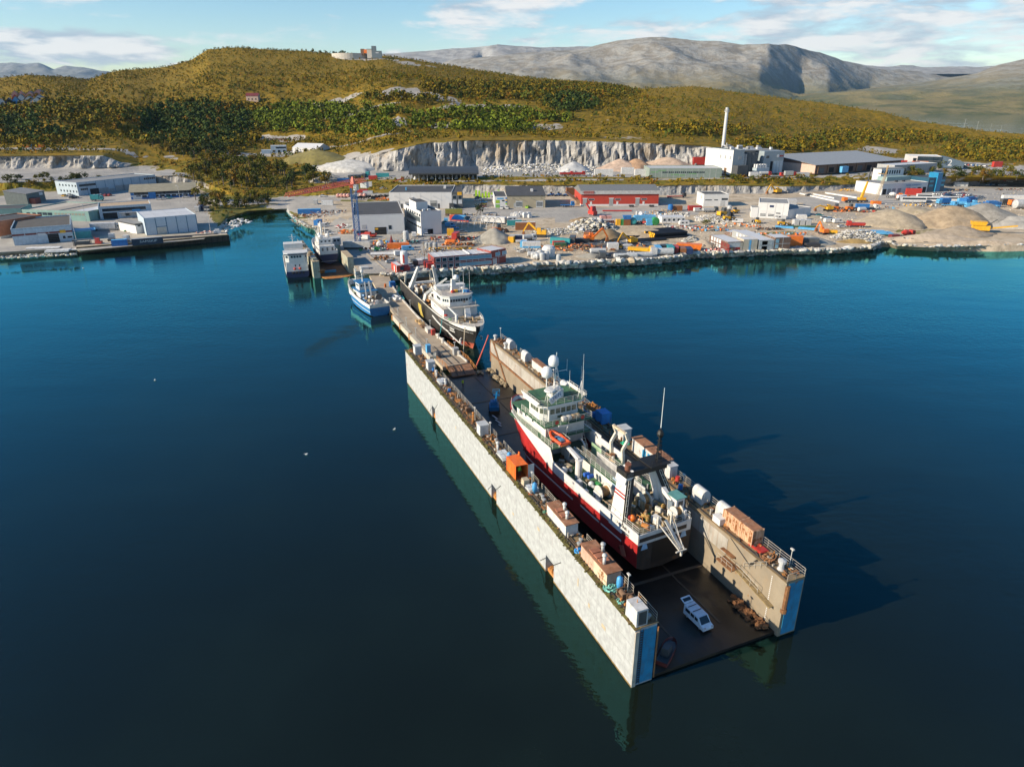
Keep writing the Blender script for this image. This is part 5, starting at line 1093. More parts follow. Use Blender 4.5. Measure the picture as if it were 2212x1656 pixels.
m=MB();m.box(-.03,-.011,-3.05,3.05,.5,2.55);m.build('stern_panel',HB,bb);m=MB();m.box(-.04,.1,-3.15,3.15,2.6,3.6);m.build('stern_bulwark',M('cream_white',(.62,.58,.5),.6,rust=.3),bb)
m=MB();m.box(10,17,-2.6,2.6,2.71,5.2);dh=m.build('deckhouse',SH_W,bb);m=MB();m.box(9.5,17.4,-3.0,3.0,5.21,5.33);m.build('roof',HB,dh)
m=MB();m.prism([(12,-2.1),(12,2.1),(15.6,2.1),(16.6,1.3),(16.6,-1.3),(15.6,-2.1)],5.34,7.5);wh2=m.build('wheelhouse',SH_W,bb);m=MB();m.box(11.7,16.9,-2.4,2.4,7.51,7.66);m.build('roof',HB,wh2)
windows(wh2,[(12,y,6.7)for y in(-1.3,-.4,.5,1.4)],.6,.6,(-1,0));windows(wh2,[(x,2.1,6.7)for x in(12.8,13.7,14.6)],.6,.6,(0,1))
m=MB();m.tube((13.6,.4,7.6),(13.6,.4,12.5),.22,8,.1);m.lathe((13.6,.4,10.4),[(.4,0),(.55,.4),(.4,.9),(.02,1.0)],8);m.bar((13.6,-1.2,9.6),(13.6,2,9.6),.12);m.build('mast',SH_W,bb)
m=MB();m.tube((21.5,0,4.2),(21.5,0,10.2),.14,6);m.bar((21.5,-1,8.6),(21.5,1,8.6),.1);m.build('foremast',SH_W,bb)
m=MB();m.bar((7.6,-.2,3.0),(10.5,-.6,8.2),.45);m.bar((7.6,1.4,3.0),(10.5,.8,8.2),.3);m.build('derrick',P('offwhite'),bb)
m=MB();m.lathe((5.4,-1.6,4.3),[(1.0,-.35),(1.25,0),(1.0,.35),(.7,.3),(.7,-.3)],14,0,'x');m.build('power_block',P('charcoal'),bb)
rl([(s,bo2(s,bzt2(s))-.05,bzt2(s))for s in np.linspace(14,25.4,7)],bb,.9);rl([(s,-bo2(s,bzt2(s))+.05,bzt2(s))for s in np.linspace(14,25.4,7)],bb,.9);rl([(.2,3,3.6),(.2,-3,3.6)],bb,.7)
for k in range(26):
 s,y=rng.uniform(.8,9.5),rng.uniform(-2.6,2.6);b=MB();hh=rng.uniform(.4,1.6)
 if k%2:b.obox((s,y,2.7+hh/2),(rng.uniform(.4,1.2),rng.uniform(.3,1),hh),rng.random()*3)
 else:b.tube((s,y,2.7+hh),(s+.7,y+.4,2.7+hh),rng.uniform(.2,.45),8)
 b.build(('roller','deck_box')[k%2],[GEAR,SH_W,P('grey'),P('orange')if k==3 else GEAR,HB][k%5],bb)
r0=Vector((-78.6,247.2,0));h=math.atan2(.945,-.327)
sv=thing('tank_vessel','white bunkering vessel moored outside the small floating dock','ship',r0,h)
NAVY=M('hull_navy',(.014,.022,.075),.5,var=.2,dirt=.15)
so=generic_ship(sv,36,4.3,-1,[(lambda s:.25,0),(lambda s:1.3,1),(lambda s:2.2,2)],[M('boot_orange',(.35,.11,.05),.7),NAVY,M('side_white',(.60,.58,.53),.6,rust=.2,streak=.3)],[(2.1,.1,34,DK_GREY)],fine=.7)
bulwark(so,lambda s:2.0,lambda s:2.9,.1,35.5).build('bulwark',M('side_white'),sv)
m=MB();m.frus(.4,7.5,-3.8,3.8,2.15,5.6,.2,.1);m.build('deckhouse',SH_W,sv)
m=MB();m.prism([(.5,-2.6),(.5,2.6),(1.4,3.9),(6,3.9),(6,-3.9),(1.4,-3.9)],5.61,8.6);w3=m.build('wheelhouse',SH_W,sv);m=MB();m.prism([(.1,-2.9),(.1,2.9),(1.2,4.3),(6.4,4.3),(6.4,-4.3),(1.2,-4.3)],8.61,8.9,0,1);m.build('roof',[SH_W,SH_W],w3)
m=MB();m.prism([(.3,-2.7),(.3,2.7),(1.3,4.05),(1.5,4.05),(1.5,-4.05),(1.3,-4.05)],8.15,8.5);m.build('roof_band',NAVY,w3)
windows(w3,[(.5,y,7.5)for y in(-1.5,-.5,.5,1.5)],.75,.75,(-1,0));windows(w3,[(.95,3.3,7.5),(.95,-3.3,7.5)],.8,.75,(-.8,.6))
windows(sv,[(.45,y,4.3)for y in(-.9,.6)],.35,.7,(-1,0))
for y in(-.9,.9):m=MB();m.ball((.1,y,3.2),.5,10,6);m.build('fender_ball',P('red'),sv,smooth=True)
for y in(-2,-.8,.4,1.6):m=MB();m.lathe((.0,y,1.7),[(.3,-.2),(.45,-.1),(.45,.1),(.3,.2)],8,0,'x');m.build('tyre_fender',RUBBER,sv)
for k in range(4):
 for y in(-1.6,1.6):m=MB();m.box(9.5+k*2.6,11.6+k*2.6,y-1.2,y+1.2,2.15,3.8);m.box(9.8+k*2.6,11.3+k*2.6,y-.9,y+.9,3.801,4.2);m.build('tank_hatch',SH_W,sv)
m=MB();m.box(21,27,-3.4,3.4,2.15,6.4);m.box(21.6,26.4,-3.6,3.6,6.41,8.4);m.build('forward_house',SH_W,sv)
m=MB();m.tube((23,0,8.4),(23,0,11.8),.14,6);m.bar((23,-1.4,10.8),(23,1.4,10.8),.15);m.bar((23,-1,10.1),(23,1,10.1),.15);m.build('mast',SH_W,sv)
m=MB();m.box(8.4,8.8,1.0,1.5,2.2,4.6);m.build('yellow_post',P('yellow'),sv)
for k in range(16):
 b=MB();s,y=rng.uniform(8,20),rng.uniform(-3.6,3.6);b.obox((s,y,2.6),(rng.uniform(.4,1),rng.uniform(.3,.8),rng.uniform(.5,1.3)),rng.random());b.build('pump_box',[P('grey'),SH_W,GEAR][k%3],sv)
q0=Vector((-72.4,245.4,0));qa=math.atan2(.918,-.396)
fd=thing('floating_dock','small grey-green floating dock with rusty floor, by the bunkering vessel','floating dock',q0,qa)
MG=M('dock_greygreen',(.34,.35,.27),.8,var=.2,scale=.5,rust=.3,streak=.5,dirt=.4)
m=MB();m.box(0,42,-2.4,0,-1,6.0);m.build('wing_wall',MG,fd);m=MB();m.box(0,42,-2.5,.1,6.01,6.15);m.build('wing_deck',M('deck_buff',(.40,.31,.2),.9,dirt=.5),fd)
m=MB();m.box(3,16,-15.4,-13.2,-1,6.0);m.build('wing_wall',MG,fd);m=MB();m.box(30,43,-15.4,-13.2,-1,5.5);m.build('wing_wall',MG,fd);m=MB();m.box(3,16,-15.5,-13.1,6.01,6.12);m.build('wing_deck',M('deck_buff'),fd)
m=MB();m.box(.5,43,-13.2,-2.4,-1,.4);m.build('floor',M('floor_rustdark',(.12,.055,.025),.8,var=.5,scale=.4,rust=.4),fd)
m=MB();m.add([(.4,-2.6,.41),(.4,-15.2,.41),(-2.0,-12.2,.1),(-3.0,-8.0,-.05),(-2.6,-4,.1),(.4,-2.6,-.6),(.4,-15.2,-.6),(-2,-12.2,-.6),(-3,-8,-.6),(-2.6,-4,-.6)],[(0,1,2,3,4),(5,9,8,7,6),(0,5,6,1),(1,6,7,2),(2,7,8,3),(3,8,9,4),(4,9,5,0)]);m.build('rusty_apron',M_ORU,fd)
m=MB();m.rail([(0,-.1,6.15),(42,-.1,6.15)],1,3,.05,2);m.build('railing',M_RAIL,fd)
for k in range(9):m=MB();m.box(2+k*4.4,3.4+k*4.4,-1.9,-.6,6.16,6.16+rng.uniform(.3,1.4));m.build('wing_locker',[MG,P('lightgrey'),GEAR][k%3],fd)
m=MB();m.box(31,35,-16,-12.6,5.6,8.4);cbn=m.build('control_cabin',P('lightgrey'),fd);windows(cbn,[(31,y,7.4)for y in(-15,-13.6)],.9,.8,(-1,0))
m=MB();m.box(5.2,6.4,-9,-4.8,.42,1.2);m.build('blue_racks',M('rack_blue',(.05,.2,.3),.6),fd)
m=MB();m.bar((8,-2.9,.6),(14,-2.8,3.2),.5,.4);m.bar((14,-2.8,3.2),(17.5,-3.6,4.4),.5,.4);m.obox((7,-4,.8),(3,2.2,1.2),.2);m.build('rusty_lift',M_ORU,fd)
nv=thing('ship','white and navy ship standing in the small floating dock','ship',q0+Vector((math.cos(qa)*17+math.sin(qa)*8.7,math.sin(qa)*17-math.cos(qa)*8.7,0)),qa)
no=generic_ship(nv,27,3.7,1.0,[(lambda s:2.0,0),(lambda s:3.4,1),(lambda s:4.9+max(0,s-14)*.06,1),(lambda s:6.3+max(0,s-14)*.08,2)],[M('boot_rust',(.2,.05,.035),.8),NAVY,SH_W],[(5.0,.1,26.4,DK_GREY)],tmat=NAVY)
bulwark(no,lambda s:5.0,lambda s:6.3+max(0,s-14)*.08,.1,26.6).build('bulwark',SH_W,nv)
m=MB();m.box(-.05,.1,-3.4,3.4,4.95,6.3);m.build('stern_bulwark',SH_W,nv);m=MB();m.box(-.03,-.012,-3.3,3.3,2.2,2.3);m.build('boot_line',SH_W,nv)
m=MB();m.box(3,15,-3.0,3.0,5.05,7.6);d4=m.build('deckhouse',SH_W,nv);m=MB();m.box(6,14,-2.6,2.6,7.61,9.8);d5=m.build('bridge',SH_W,nv)
windows(d4,[(3,y,6.2)for y in(-2,0,1.8)],.7,1.5,(-1,0));windows(d5,[(6,y,8.9)for y in(-1.5,0,1.5)],.7,.6,(-1,0))
for x,y,h_ in((9,.8,6.4),(12,-1,4),(7.5,-1.4,2.6),(19,.4,4.2)):m=MB();m.tube((x,y,8),(x,y,9.8+h_),.35 if h_>5 else.15,8);m.build('mast',SH_W,nv)
for x,y in((7.5,1.6),(10.5,-1.6),(13,1.2)):m=MB();m.ball((x,y,10.5),.8,10,6);m.build('radome',DOME,nv,smooth=True)
rl([(0.2,3.4,6.3),(.2,-3.4,6.3)],nv,.8);rl([(6,-2.6,9.8),(6,2.6,9.8),(14,2.6,9.8)],nv,.9);rl([(3,-3,7.6),(3,3,7.6),(14,3,7.6)],nv,.9)
# buildings along the shore and behind
def Zg(c,x,y):return ground(*zp(c,x,y))
def hgt(p,c,x,y):
 d=zp(c,x,y);return at_far(d[0],d[1],p.y).z-p.z
ROOF_D=M('roof_dark',(.055,.056,.06),.85,var=.15,scale=.3,dirt=.2);ROOF_G=M('roof_grey',(.24,.24,.235),.8,var=.15,scale=.3,dirt=.25)
ROOF_W=M('roof_white',(.55,.55,.555),.5,var=.06,scale=.2,dirt=.1);ROOF_O=M('roof_olive',(.27,.245,.175),.85,var=.15,scale=.4)
W_WHITE=M('wall_white',(.60,.60,.595),.6,var=.05,scale=.25,dirt=.12,dirtc=(.5,.48,.44));W_BLUEG=M('wall_bluegrey',(.36,.44,.50),.55,var=.08,scale=.3,dirt=.15)
W_TEAL=M('wall_teal',(.16,.30,.28),.7,var=.1,scale=.4,dirt=.25);W_RED=M('wall_red',(.42,.045,.025),.6,var=.1,scale=.4,dirt=.1);W_MOD=M('wall_module_red',(.25,.04,.03),.6,var=.12,scale=.6,dirt=.2)
W_BEIGE=M('wall_beige',(.33,.29,.21),.75,var=.08,scale=.4);W_GREY=M('wall_grey',(.075,.085,.09),.6,var=.1);W_GREYG=M('wall_greygreen',(.22,.27,.24),.5,var=.12,scale=.5)
W_TAN=M('wall_tan',(.44,.38,.29),.7,var=.1,scale=.5,dirt=.15);W_BROWN=M('wall_brown',(.15,.09,.065),.75,var=.2);DOORG=M('door_grey',(.30,.31,.31),.5,var=.1);HOLE=M('dark_opening',(.012,.012,.013),.9)
W_PINK=M('wall_pinkish',(.50,.36,.29),.8,var=.1)
class Bld:
 def __init__(s,label,p1,p2,depth,h,wall,roofm,cat='building',name='building',par=.4,group=None,zoff=0.0,over=0.0,sink=.6):
  s.p1=Vector(p1);s.p2=Vector(p2);d=s.p2-s.p1;s.w=math.hypot(d.x,d.y);z=min(p1[2],p2[2])+zoff
  s.t=thing(name,label,cat,(p1[0],p1[1],z),math.atan2(d.y,d.x),group);s.d=depth;s.h=h;s.wm=wall;s.rm=roofm
  m=MB();m.box(0,s.w,0,depth,-sink,h);m.build('wall',wall,s.t)
  if roofm:
   m=MB();e=over;m.box(-e,s.w+e,-e,depth+e,h+.002,h+.06)
   s.roof=m.build('roof',roofm,s.t)
   if par:
    m=MB();q=.25
    m.box(0,s.w,0,q,h+.062,h+par);m.box(0,s.w,depth-q,depth,h+.062,h+par);m.box(0,q,q,depth-q,h+.062,h+par);m.box(s.w-q,s.w,q,depth-q,h+.062,h+par);m.build('parapet',wall,s.t)
 def put(s,name,face,u,z,w_,h_,mat=GLASS,out=.06,sub=None):
  m=MB()
  if face=='f':m.box(u,u+w_,-out,-.002,z,z+h_)
  elif face=='l':m.box(-out,-.002,u,u+w_,z,z+h_)
  elif face=='r':m.box(s.w+.002,s.w+out,u,u+w_,z,z+h_)
  return m.build(name,mat,s.t)
 def row(s,name,face,u0,u1,n,z,w_,h_,mat=GLASS,out=.06,frame=None):
  m=MB();m.box(0,w_,-out,-.002,0,h_);me=m.mesh(name,mat);fme=None
  if frame:f=MB();f.box(-.12,w_+.12,-out+.02,-.001,-.12,-.001);f.box(-.12,w_+.12,-out+.02,-.001,h_+.001,h_+.12);f.box(-.12,-.001,-out+.02,-.001,0,h_);f.box(w_+.001,w_+.12,-out+.02,-.001,0,h_);fme=f.mesh('frame',frame)
  for k in range(n):
   u=u0+(u1-u0)*(k/max(1,n-1))
   if face=='f':o=put(name,me,s.t,(u,0,z),0)
   elif face=='l':o=put(name,me,s.t,(0,u,z),rad(-90))
   else:o=put(name,me,s.t,(s.w,u,z),rad(90))
   if fme:put('frame',fme,o)
 def gate(s,u,w_,h_,mat=DOORG,panes=0,face='f',z=0.02):
  o=s.put('gate',face,u,z,w_,h_,mat,.08)
  if face=='f':
   m=MB()
   for k in range(1,5):m.box(u,u+w_,-.10,-.081,z+h_*k/5,z+h_*k/5+.05)
   m.build('gate_seam',M('seam_grey',(.18,.18,.18),.6),o)
   for k in range(panes):
    m=MB();m.box(u+.25,u+w_-.25,-.11,-.081,z+h_*(.25+.15*k),z+h_*(.25+.15*k)+h_*.09);m.build('pane',GLASS,o)
  return o
 def seams(s,face,us,mat,z0=0,z1=None,w_=.22):
  m=MB();z1=z1 or s.h;m.box(0,w_,-.05,-.002,z0,z1);me=m.mesh('wall_panel_joint',mat)
  for u in us:put('wall_panel_joint',me,s.t,(u,0,0)if face=='f' else((0,u,0)if face=='l' else(s.w,u,0)),0 if face=='f' else(rad(-90)if face=='l' else rad(90)))
 def band(s,name,z0,z1,mat,faces='flr',out=.05):
  m=MB()
  if 'f' in faces:m.box(-out if 'l' in faces else 0,s.w+(out if 'r' in faces else 0),-out,-.002,z0,z1)
  if 'l' in faces:m.box(-out,-.002,0,s.d,z0,z1)
  if 'r' in faces:m.box(s.w+.002,s.w+out,0,s.d,z0,z1)
  return m.build(name,mat,s.t)
 def box(s,name,x0,x1,y0,y1,z0,z1,mat):m=MB();m.box(x0,x1,y0,y1,z0,z1);return m.build(name,mat,s.t)
 def gable(s,rise,mat,over=.4,along='x',eave=None,name='roof'):
  m=MB();e=over;h=s.h
  if along=='x':m.wedge([(-e,h),(s.d/2,h+rise),(s.d+e,h),(s.d+e,h+.15),(s.d/2,h+rise+.18),(-e,h+.15)],-e,s.w+e);g=MB();g.wedge([(0.0,h),(s.d,h),(s.d/2,h+rise)],0.002,s.w-.002)
  else:m.slabx([(-e,h),(s.w/2,h+rise),(s.w+e,h),(s.w+e,h+.15),(s.w/2,h+rise+.18),(-e,h+.15)],-e,s.d+e);g=MB();g.slabx([(0,h),(s.w,h),(s.w/2,h+rise)],.002,s.d-.002)
  g.build('gable',s.wm,s.t);return m.build(name,mat,s.t)
 def mono(s,h_back,mat,over=.3):
  m=MB();e=over;h=s.h;m.wedge([(-e,h),(s.d+e,h_back),(s.d+e,h_back+.2),(-e,h+.2)],-e,s.w+e);g=MB();g.wedge([(0,h),(s.d,h),(s.d,h_back)],.002,s.w-.002);g.build('gable',s.wm,s.t);return m.build('roof',mat,s.t)
J_DB=M('joint_blue',(.03,.13,.22),.6)
# left quay
p1=Zg('L1',1335,405);p2=Zg('L2',575,225)
b=Bld('long pale blue warehouse with tall panelled front at the back of the left yard',p1,p2,22,hgt(p1,'L1',1300,190),W_BLUEG,ROOF_G)
b.seams('f',[b.w*k/9 for k in range(1,9)],J_DB);b.row('window','f',1.5,b.w*.2,9,b.h*.7,1.2,1.3);b.row('window','f',b.w*.84,b.w*.97,6,b.h*.7,1.2,1.3);b.row('window','f',2,b.w*.1,4,b.h*.4,1.1,1.2)
b.gate(b.w*.14,6,b.h*.45,HOLE);b.gate(b.w*.25,6.5,b.h*.42);b.gate(b.w*.37,4,b.h*.3);b.gate(b.w*.45,7,b.h*.48);b.gate(b.w*.55,7,b.h*.48);b.gate(b.w*.68,6,b.h*.4)
b.row('window','l',2,18,6,b.h*.7,1.2,1.2);b.row('window','l',2,18,6,b.h*.25,1.2,1.2)
p1=Zg('L2',145,466);p2=Zg('L2',1240,412)
b=Bld('two-storey blue and white office with olive sloping roof behind the car park',p1,p2,14,hgt(p1,'L2',145,350),P('blue'),None)
b.mono(b.h+3.2,ROOF_O,.8);b.band('wall_band',b.h*.36,b.h*.58,W_WHITE,'fl');b.row('window','f',2,b.w-4,14,b.h*.62,3.0,1.5,GLASS,.08,W_WHITE);b.row('window','f',3,b.w-4,10,.9,2.5,1.3)
b.box('entrance',b.w*.27,b.w*.38,-1.2,-.09,0,b.h*.95,M('entrance_blue',(.02,.16,.42),.5));b.put('wall_panel','f',1.0,.1,5,b.h*.36,W_WHITE,.07)
p1=Zg('L1',480,545);p2=Zg('L1',780,478)
b=Bld('small grey-green house with mono-pitch roof under the dark bank',p1,p2,13,hgt(p1,'L1',445,375),M('wall_slate',(.13,.155,.15),.8),None);b.mono(b.h+1.8,ROOF_G);b.put('sign_board','f',b.w*.7,b.h*.65,3.2,1.6,W_WHITE);b.box('red_annex',1.5,6.5,-3.5,-.01,-.5,3.2,P('maroon'))
p1=Zg('L1',405,790);p2=Zg('L1',1525,832)
b=Bld('teal building with a three-toned flat roof in the left yard',p1,p2,30,hgt(p1,'L1',395,640),W_TEAL,M('roof_buff',(.46,.41,.34),.8,dirt=.2),par=.5)
b.box('roof_section',b.w*.30,b.w*.74,.3,29.6,b.h+.062,b.h+.12,M('roof_taupe',(.33,.29,.245),.8));b.box('roof_section',b.w*.74,b.w-.3,.3,29.6,b.h+.062,b.h+.14,ROOF_W);b.box('roof_edge',b.w*.52,b.w*.54,.3,29.6,b.h+.125,b.h+.4,ROOF_G)
b.row('window','f',2.5,6,2,b.h*.52,2.0,1.2);b.row('window','f',9,15,3,b.h*.55,2.6,1.3);b.row('window','f',19,b.w-4,9,b.h*.62,1.4,1.0,M('pane_dull',(.22,.22,.19),.3))
p1=Zg('L1',-260,815);p2=Zg('L1',395,790)
b=Bld('low green building with white gates at the left picture edge',p1,p2,16,hgt(p2,'L1',395,625),W_TEAL,ROOF_D);b.row('gate','f',3,b.w-8,5,.05,4.5,b.h*.55,W_WHITE,.08);b.put('opening','f',b.w-3.5,.1,3,b.h*.5,HOLE,.07)
p1=Zg('L1',1700,800);p2=Zg('L2',415,745)
b=Bld('two-storey pale blue block with tan roof between the teal and white-roofed halls',p1,p2+(p2-p1)*.12,17,hgt(p1,'L1',1695,600),M('wall_paleblue',(.42,.50,.56),.6),M('roof_tan',(.42,.31,.20),.85,var=.15,dirt=.2))
b.row('window','f',1.5,b.w-6,8,b.h*.62,3.4,1.5,GLASS,.06,W_WHITE);b.gate(1.5,6.5,b.h*.5,HOLE);b.box('canopy',9,b.w-1,-2.5,-.01,b.h*.44,b.h*.5,P('lightgrey'));b.row('window','f',10,b.w-6,6,.8,4,1.8,M('pane_grey',(.55,.57,.58),.35));b.put('sign_board','f',b.w*.62,b.h*.5,4,1.0,P('skyblue'),.09)
p1=Zg('L1',250,1243);p2=Zg('L1',1255,1158)
b=Bld('pale blue hall with maroon band and black flat roof on the left quay',p1,p2,34,hgt(p1,'L1',205,985),M('wall_iceblue',(.42,.50,.56),.55,dirt=.15),M('roof_charcoal',(.085,.078,.068),.9,var=.2,scale=.4),par=.6)
b.band('maroon_band',b.h*.60,b.h*.72,P('maroon'),'flr');b.gate(b.w*.57,b.w*.19,b.h*.57,HOLE);b.seams('f',[b.w*k/5 for k in range(1,5)],W_WHITE,b.h*.60,b.h*.72,.3)
o=b.put('sign_board','f',b.w*.42,b.h*.52,b.w*.13,b.h*.15,W_WHITE,.09);b.put('sign_board','f',b.w*.79,b.h*.58,2.2,1.3,P('yellow'),.09);b.put('window','f',b.w*.82,b.h*.2,1.0,1.2);b.put('window','f',b.w*.9,b.h*.22,1.8,.8)
b.box('canopy',b.w+.01,b.w+9,8,14,b.h*.40,b.h*.48,P('skyblue'));b.box('lean_to',b.w+.01,b.w+7,1.5,7,0,3.4,P('teal'))
p1=Zg('L1',-420,1085);p2=Zg('L1',10,1125)
b=Bld('brick-orange building with white lettering cut by the left picture edge',p1,p2,22,hgt(p2,'L1',0,950)+2.5,M('wall_orange',(.36,.14,.07),.7),ROOF_D);b.band('wall_base',0,1.0,P('offwhite'),'fr')
for k in range(5):b.put('letter','r',6+k*1.5,b.h*.52,.9,1.1,W_WHITE)
p1=Zg('L2',410,1083);p2=Zg('L2',1278,1003)
b=Bld('tall blue-grey panelled warehouse with white roof at the end of the left quay',p1,p2,25,hgt(p1,'L2',365,790),M('wall_steelblue',(.40,.48,.55),.5,var=.05,dirt=.1),ROOF_W,par=.25)
b.seams('f',[0]+[b.w*k/5 for k in range(1,5)]+[b.w-.22],J_DB,w_=.3);b.put('gate','f',b.w*.21,.05,b.w*.175,b.h*.44,M('gate_cream',(.50,.48,.42),.6),.09);b.put('wall_panel_joint','f',b.w*.2,b.h*.47,b.w*.2,.25,J_DB,.08)
for k in(1,2,3):b.box('roof_seam',b.w*k/4,b.w*k/4+.12,.3,24.7,b.h+.062,b.h+.1,P('lightgrey'))
b.box('roof_seam',.3,b.w-.3,12.3,12.45,b.h+.062,b.h+.095,P('lightgrey'))
p1=Zg('L2',240,1052);p2=Zg('L2',392,1030)
b=Bld('small white annex with grey roof beside the tall blue-grey warehouse',p1,p2,17,hgt(p1,'L2',225,875),W_WHITE,ROOF_G,par=0,over=.3);b.put('window','f',1.0,b.h*.7,1.3,1.2);b.band('fascia',b.h-.8,b.h,P('charcoal'),'fl')
Q=[at(168,549,0),at(300,537.5,0),at(495,520.5,0)];qd=(Q[2]-Q[0]).normalized();qn=Vector((-qd.y,qd.x,0))
qy=thing('quay','long concrete quay with dark weedy face along the left shore','quay',Q[0],math.atan2(qd.y,qd.x))
ql=(Q[2]-Q[0]).length
m=MB();m.box(0,ql,.4,26,1.6,2.72);m.build('deck',M('quay_deck',(.42,.37,.29),.9,var=.15,scale=.15,dirt=.3,space='World'),qy)
m=MB();m.box(0,ql,.0,.39,-2,2.68);m.box(ql+.0,ql+.3,.0,20,-2,2.6);m.build('quay_face',M('quay_face',(.05,.042,.03),.9,var=.5,scale=.6),qy)
m=MB();m.box(0,ql,-.02,.5,2.73,2.98);m.build('kerb',P('yellow')if 0 else M('kerb_ochre',(.34,.25,.13),.9,var=.3),qy)
for k in range(26):m=MB();m.tube((2+k*ql/26,-.18,-1),(2+k*ql/26,-.18,2.3),.18,6);m.build('fender',M('fender_black',(.02,.02,.018),.9),qy)
# centre
p1=Zg('M3',1288,528);p2=Zg('M4',886,1036);pb=Zg('M3',952,288)
b=Bld('large white hall with dark flat roof and black doorway behind the tower crane',p1,p2,(pb-p1).length,hgt(p1,'M3',1262,190),W_WHITE,ROOF_D,par=.35)
W_=b.w;b.gate(W_*.40,W_*.235,b.h*.40,HOLE);b.put('opening','f',W_*.10,b.h*.14,W_*.16,b.h*.13,M('pane_black',(.02,.022,.025),.2));b.put('opening','f',.8,b.h*.13,W_*.07,b.h*.13,M('pane_black'));b.put('louvre','f',W_*.15,b.h*.36,W_*.085,b.h*.18,P('lightgrey'));b.put('window','f',W_*.68,b.h*.28,1.4,1.8)
b.band('wall_base',0,b.h*.17,M('base_grey',(.45,.46,.46),.7),'f');b.put('gate','l',b.d*.38,.05,b.d*.33,b.h*.93,M('gate_palegrey',(.42,.46,.47),.5),.09);b.put('opening','l',b.d*.8,.1,4,6,HOLE,.07);b.put('opening','l',b.d*.22,2,1.5,9,M('slot_brown',(.1,.07,.05),.8),.07)
b.box('machine_yellow',W_*.41,W_*.47,-.14,-.085,b.h*.28,b.h*.37,P('yellow'))
p1=Zg('M4',1168,1066);p2=Zg('M4',1510,1040);pb=Zg('M4',885,905)
b=Bld('white four-storey office block with dark strip windows beside the large white hall',p1,p2,(pb-p1).length,hgt(p1,'M4',1150,685),W_WHITE,ROOF_D,par=.5)
b.row('window','l',b.d*.1,b.d*.88,7,b.h*.80,2.0,1.3);b.row('window','l',b.d*.12,b.d*.40,4,b.h*.55,2.4,2.3,M('pane_slate',(.08,.10,.11),.3));b.row('window','l',b.d*.46,b.d*.86,6,b.h*.52,2.4,3.2,M('pane_slate'));b.put('wall_band','l',b.d*.36,.05,b.d*.6,b.h*.66,M('cladding_grey',(.47,.50,.50),.6),.03);b.row('window','l',b.d*.1,b.d*.86,8,b.h*.30,2.3,.8)
b.box('roof_house',b.w*.05,b.w*.62,b.d*.30,b.d*.72,b.h+.065,b.h+3.6,W_WHITE);b.box('roof_house_roof',b.w*.07,b.w*.60,b.d*.31,b.d*.71,b.h+3.601,b.h+3.65,ROOF_D);b.row('window','f',b.w*.30,b.w*.46,4,.3,1.1,2.3);b.put('sign_board','f',b.w*.12,b.h*.22,1.6,.7,P('lightgrey'))
for q in(.2,.45):b.box('roof_hatch',b.w*q,b.w*q+1.3,b.d*.1,b.d*.1+1.2,b.h+.065,b.h+1.0,ROOF_W)
p1=Zg('M4',635,612);p2=Zg('M4',1682,612)
b=Bld('long white workshop with grey roof and roller gates behind the office block',p1,p2,36,hgt(p1,'M4',632,352),W_WHITE,ROOF_D)
for u,hh in((.05,.50),(.25,.44),(.45,.5),(.65,.52)):b.gate(b.w*u,b.w*.11,b.h*hh,DOORG,3)
for u in(.09,.5,.7,.88):b.box('lamp_arm',b.w*u,b.w*u+.2,-1.8,-.01,b.h*.8,b.h*.8+.15,P('grey'))
for u in(.175,.77):b.put('door','f',b.w*u,.05,1.2,2.6,P('charcoal'))
b.box('air_unit',b.w*.32,b.w*.38,-1.0,-.01,b.h*.66,b.h*.74,P('lightgrey'));b.box('roof_vent',b.w*.22,b.w*.24,12,14,b.h+.07,b.h+1.6,P('skyblue'));b.box('roof_vent',b.w*.83,b.w*.87,20,24,b.h+.07,b.h+1.4,ROOF_W)
for k in range(5):b.put('wall_joint','f',b.w*(k+1)/6,.1,.12,b.h-.2,P('lightgrey'),.03)
p3=Zg('M4',1868,610)
b2=Bld('charcoal two-storey office adjoining the long white workshop, with a yellow sign',p2+(p3-p2)*.005,p3,30,b.h*1.0,W_GREY,ROOF_D);b2.row('window','f',b2.w*.08,b2.w*.58,2,b2.h*.60,b2.w*.32,2.0,GLASS,.08,W_WHITE);b2.row('window','f',b2.w*.08,b2.w*.58,2,b2.h*.30,b2.w*.32,2.0,M('pane_grey'),.08,W_WHITE);b2.put('sign_board','f',b2.w*.5,b2.h*.85,b2.w*.4,1.8,P('yellow'),.09);b2.box('entrance',-1.6,.9,-2.2,-.01,0,3.0,P('charcoal'))
p1=Zg('M5',882,328);p2=Zg('M5',1092,326);p3=Zg('M5',1735,322)
b=Bld('white office with lime green window panels beside a beige workshop',p1,p2,26,hgt(p1,'M5',882,148),W_WHITE,ROOF_D);b.put('window','f',b.w*.08,b.h*.42,b.w*.33,b.h*.30,M('pane_lime',(.30,.45,.04),.2));b.put('window','f',b.w*.08,.1,b.w*.33,b.h*.30,M('pane_lime2',(.20,.42,.10),.2));b.put('window','f',b.w*.58,b.h*.60,b.w*.22,b.h*.12);b.put('sign_board','f',b.w*.2,b.h*.80,b.w*.5,b.h*.13,P('skyblue'),.09)
for k in range(4):b.put('wall_tile','f',b.w*.87,b.h*(.30+.17*k),b.w*.12,b.h*.14,[P('blue'),P('yellow'),P('blue'),P('lime')][3-k],.07)
b=Bld('beige workshop with two glazed gates and dark grey pitched roof',p2+(p3-p2)*.004,p3,26,hgt(p3,'M5',1735,122),W_BEIGE,None);b.mono(b.h+2.2,ROOF_D,.4)
for u in(.22,.76):b.gate(b.w*u,b.w*.18,b.h*.56,M('gate_glazed',(.45,.47,.48),.4),4)
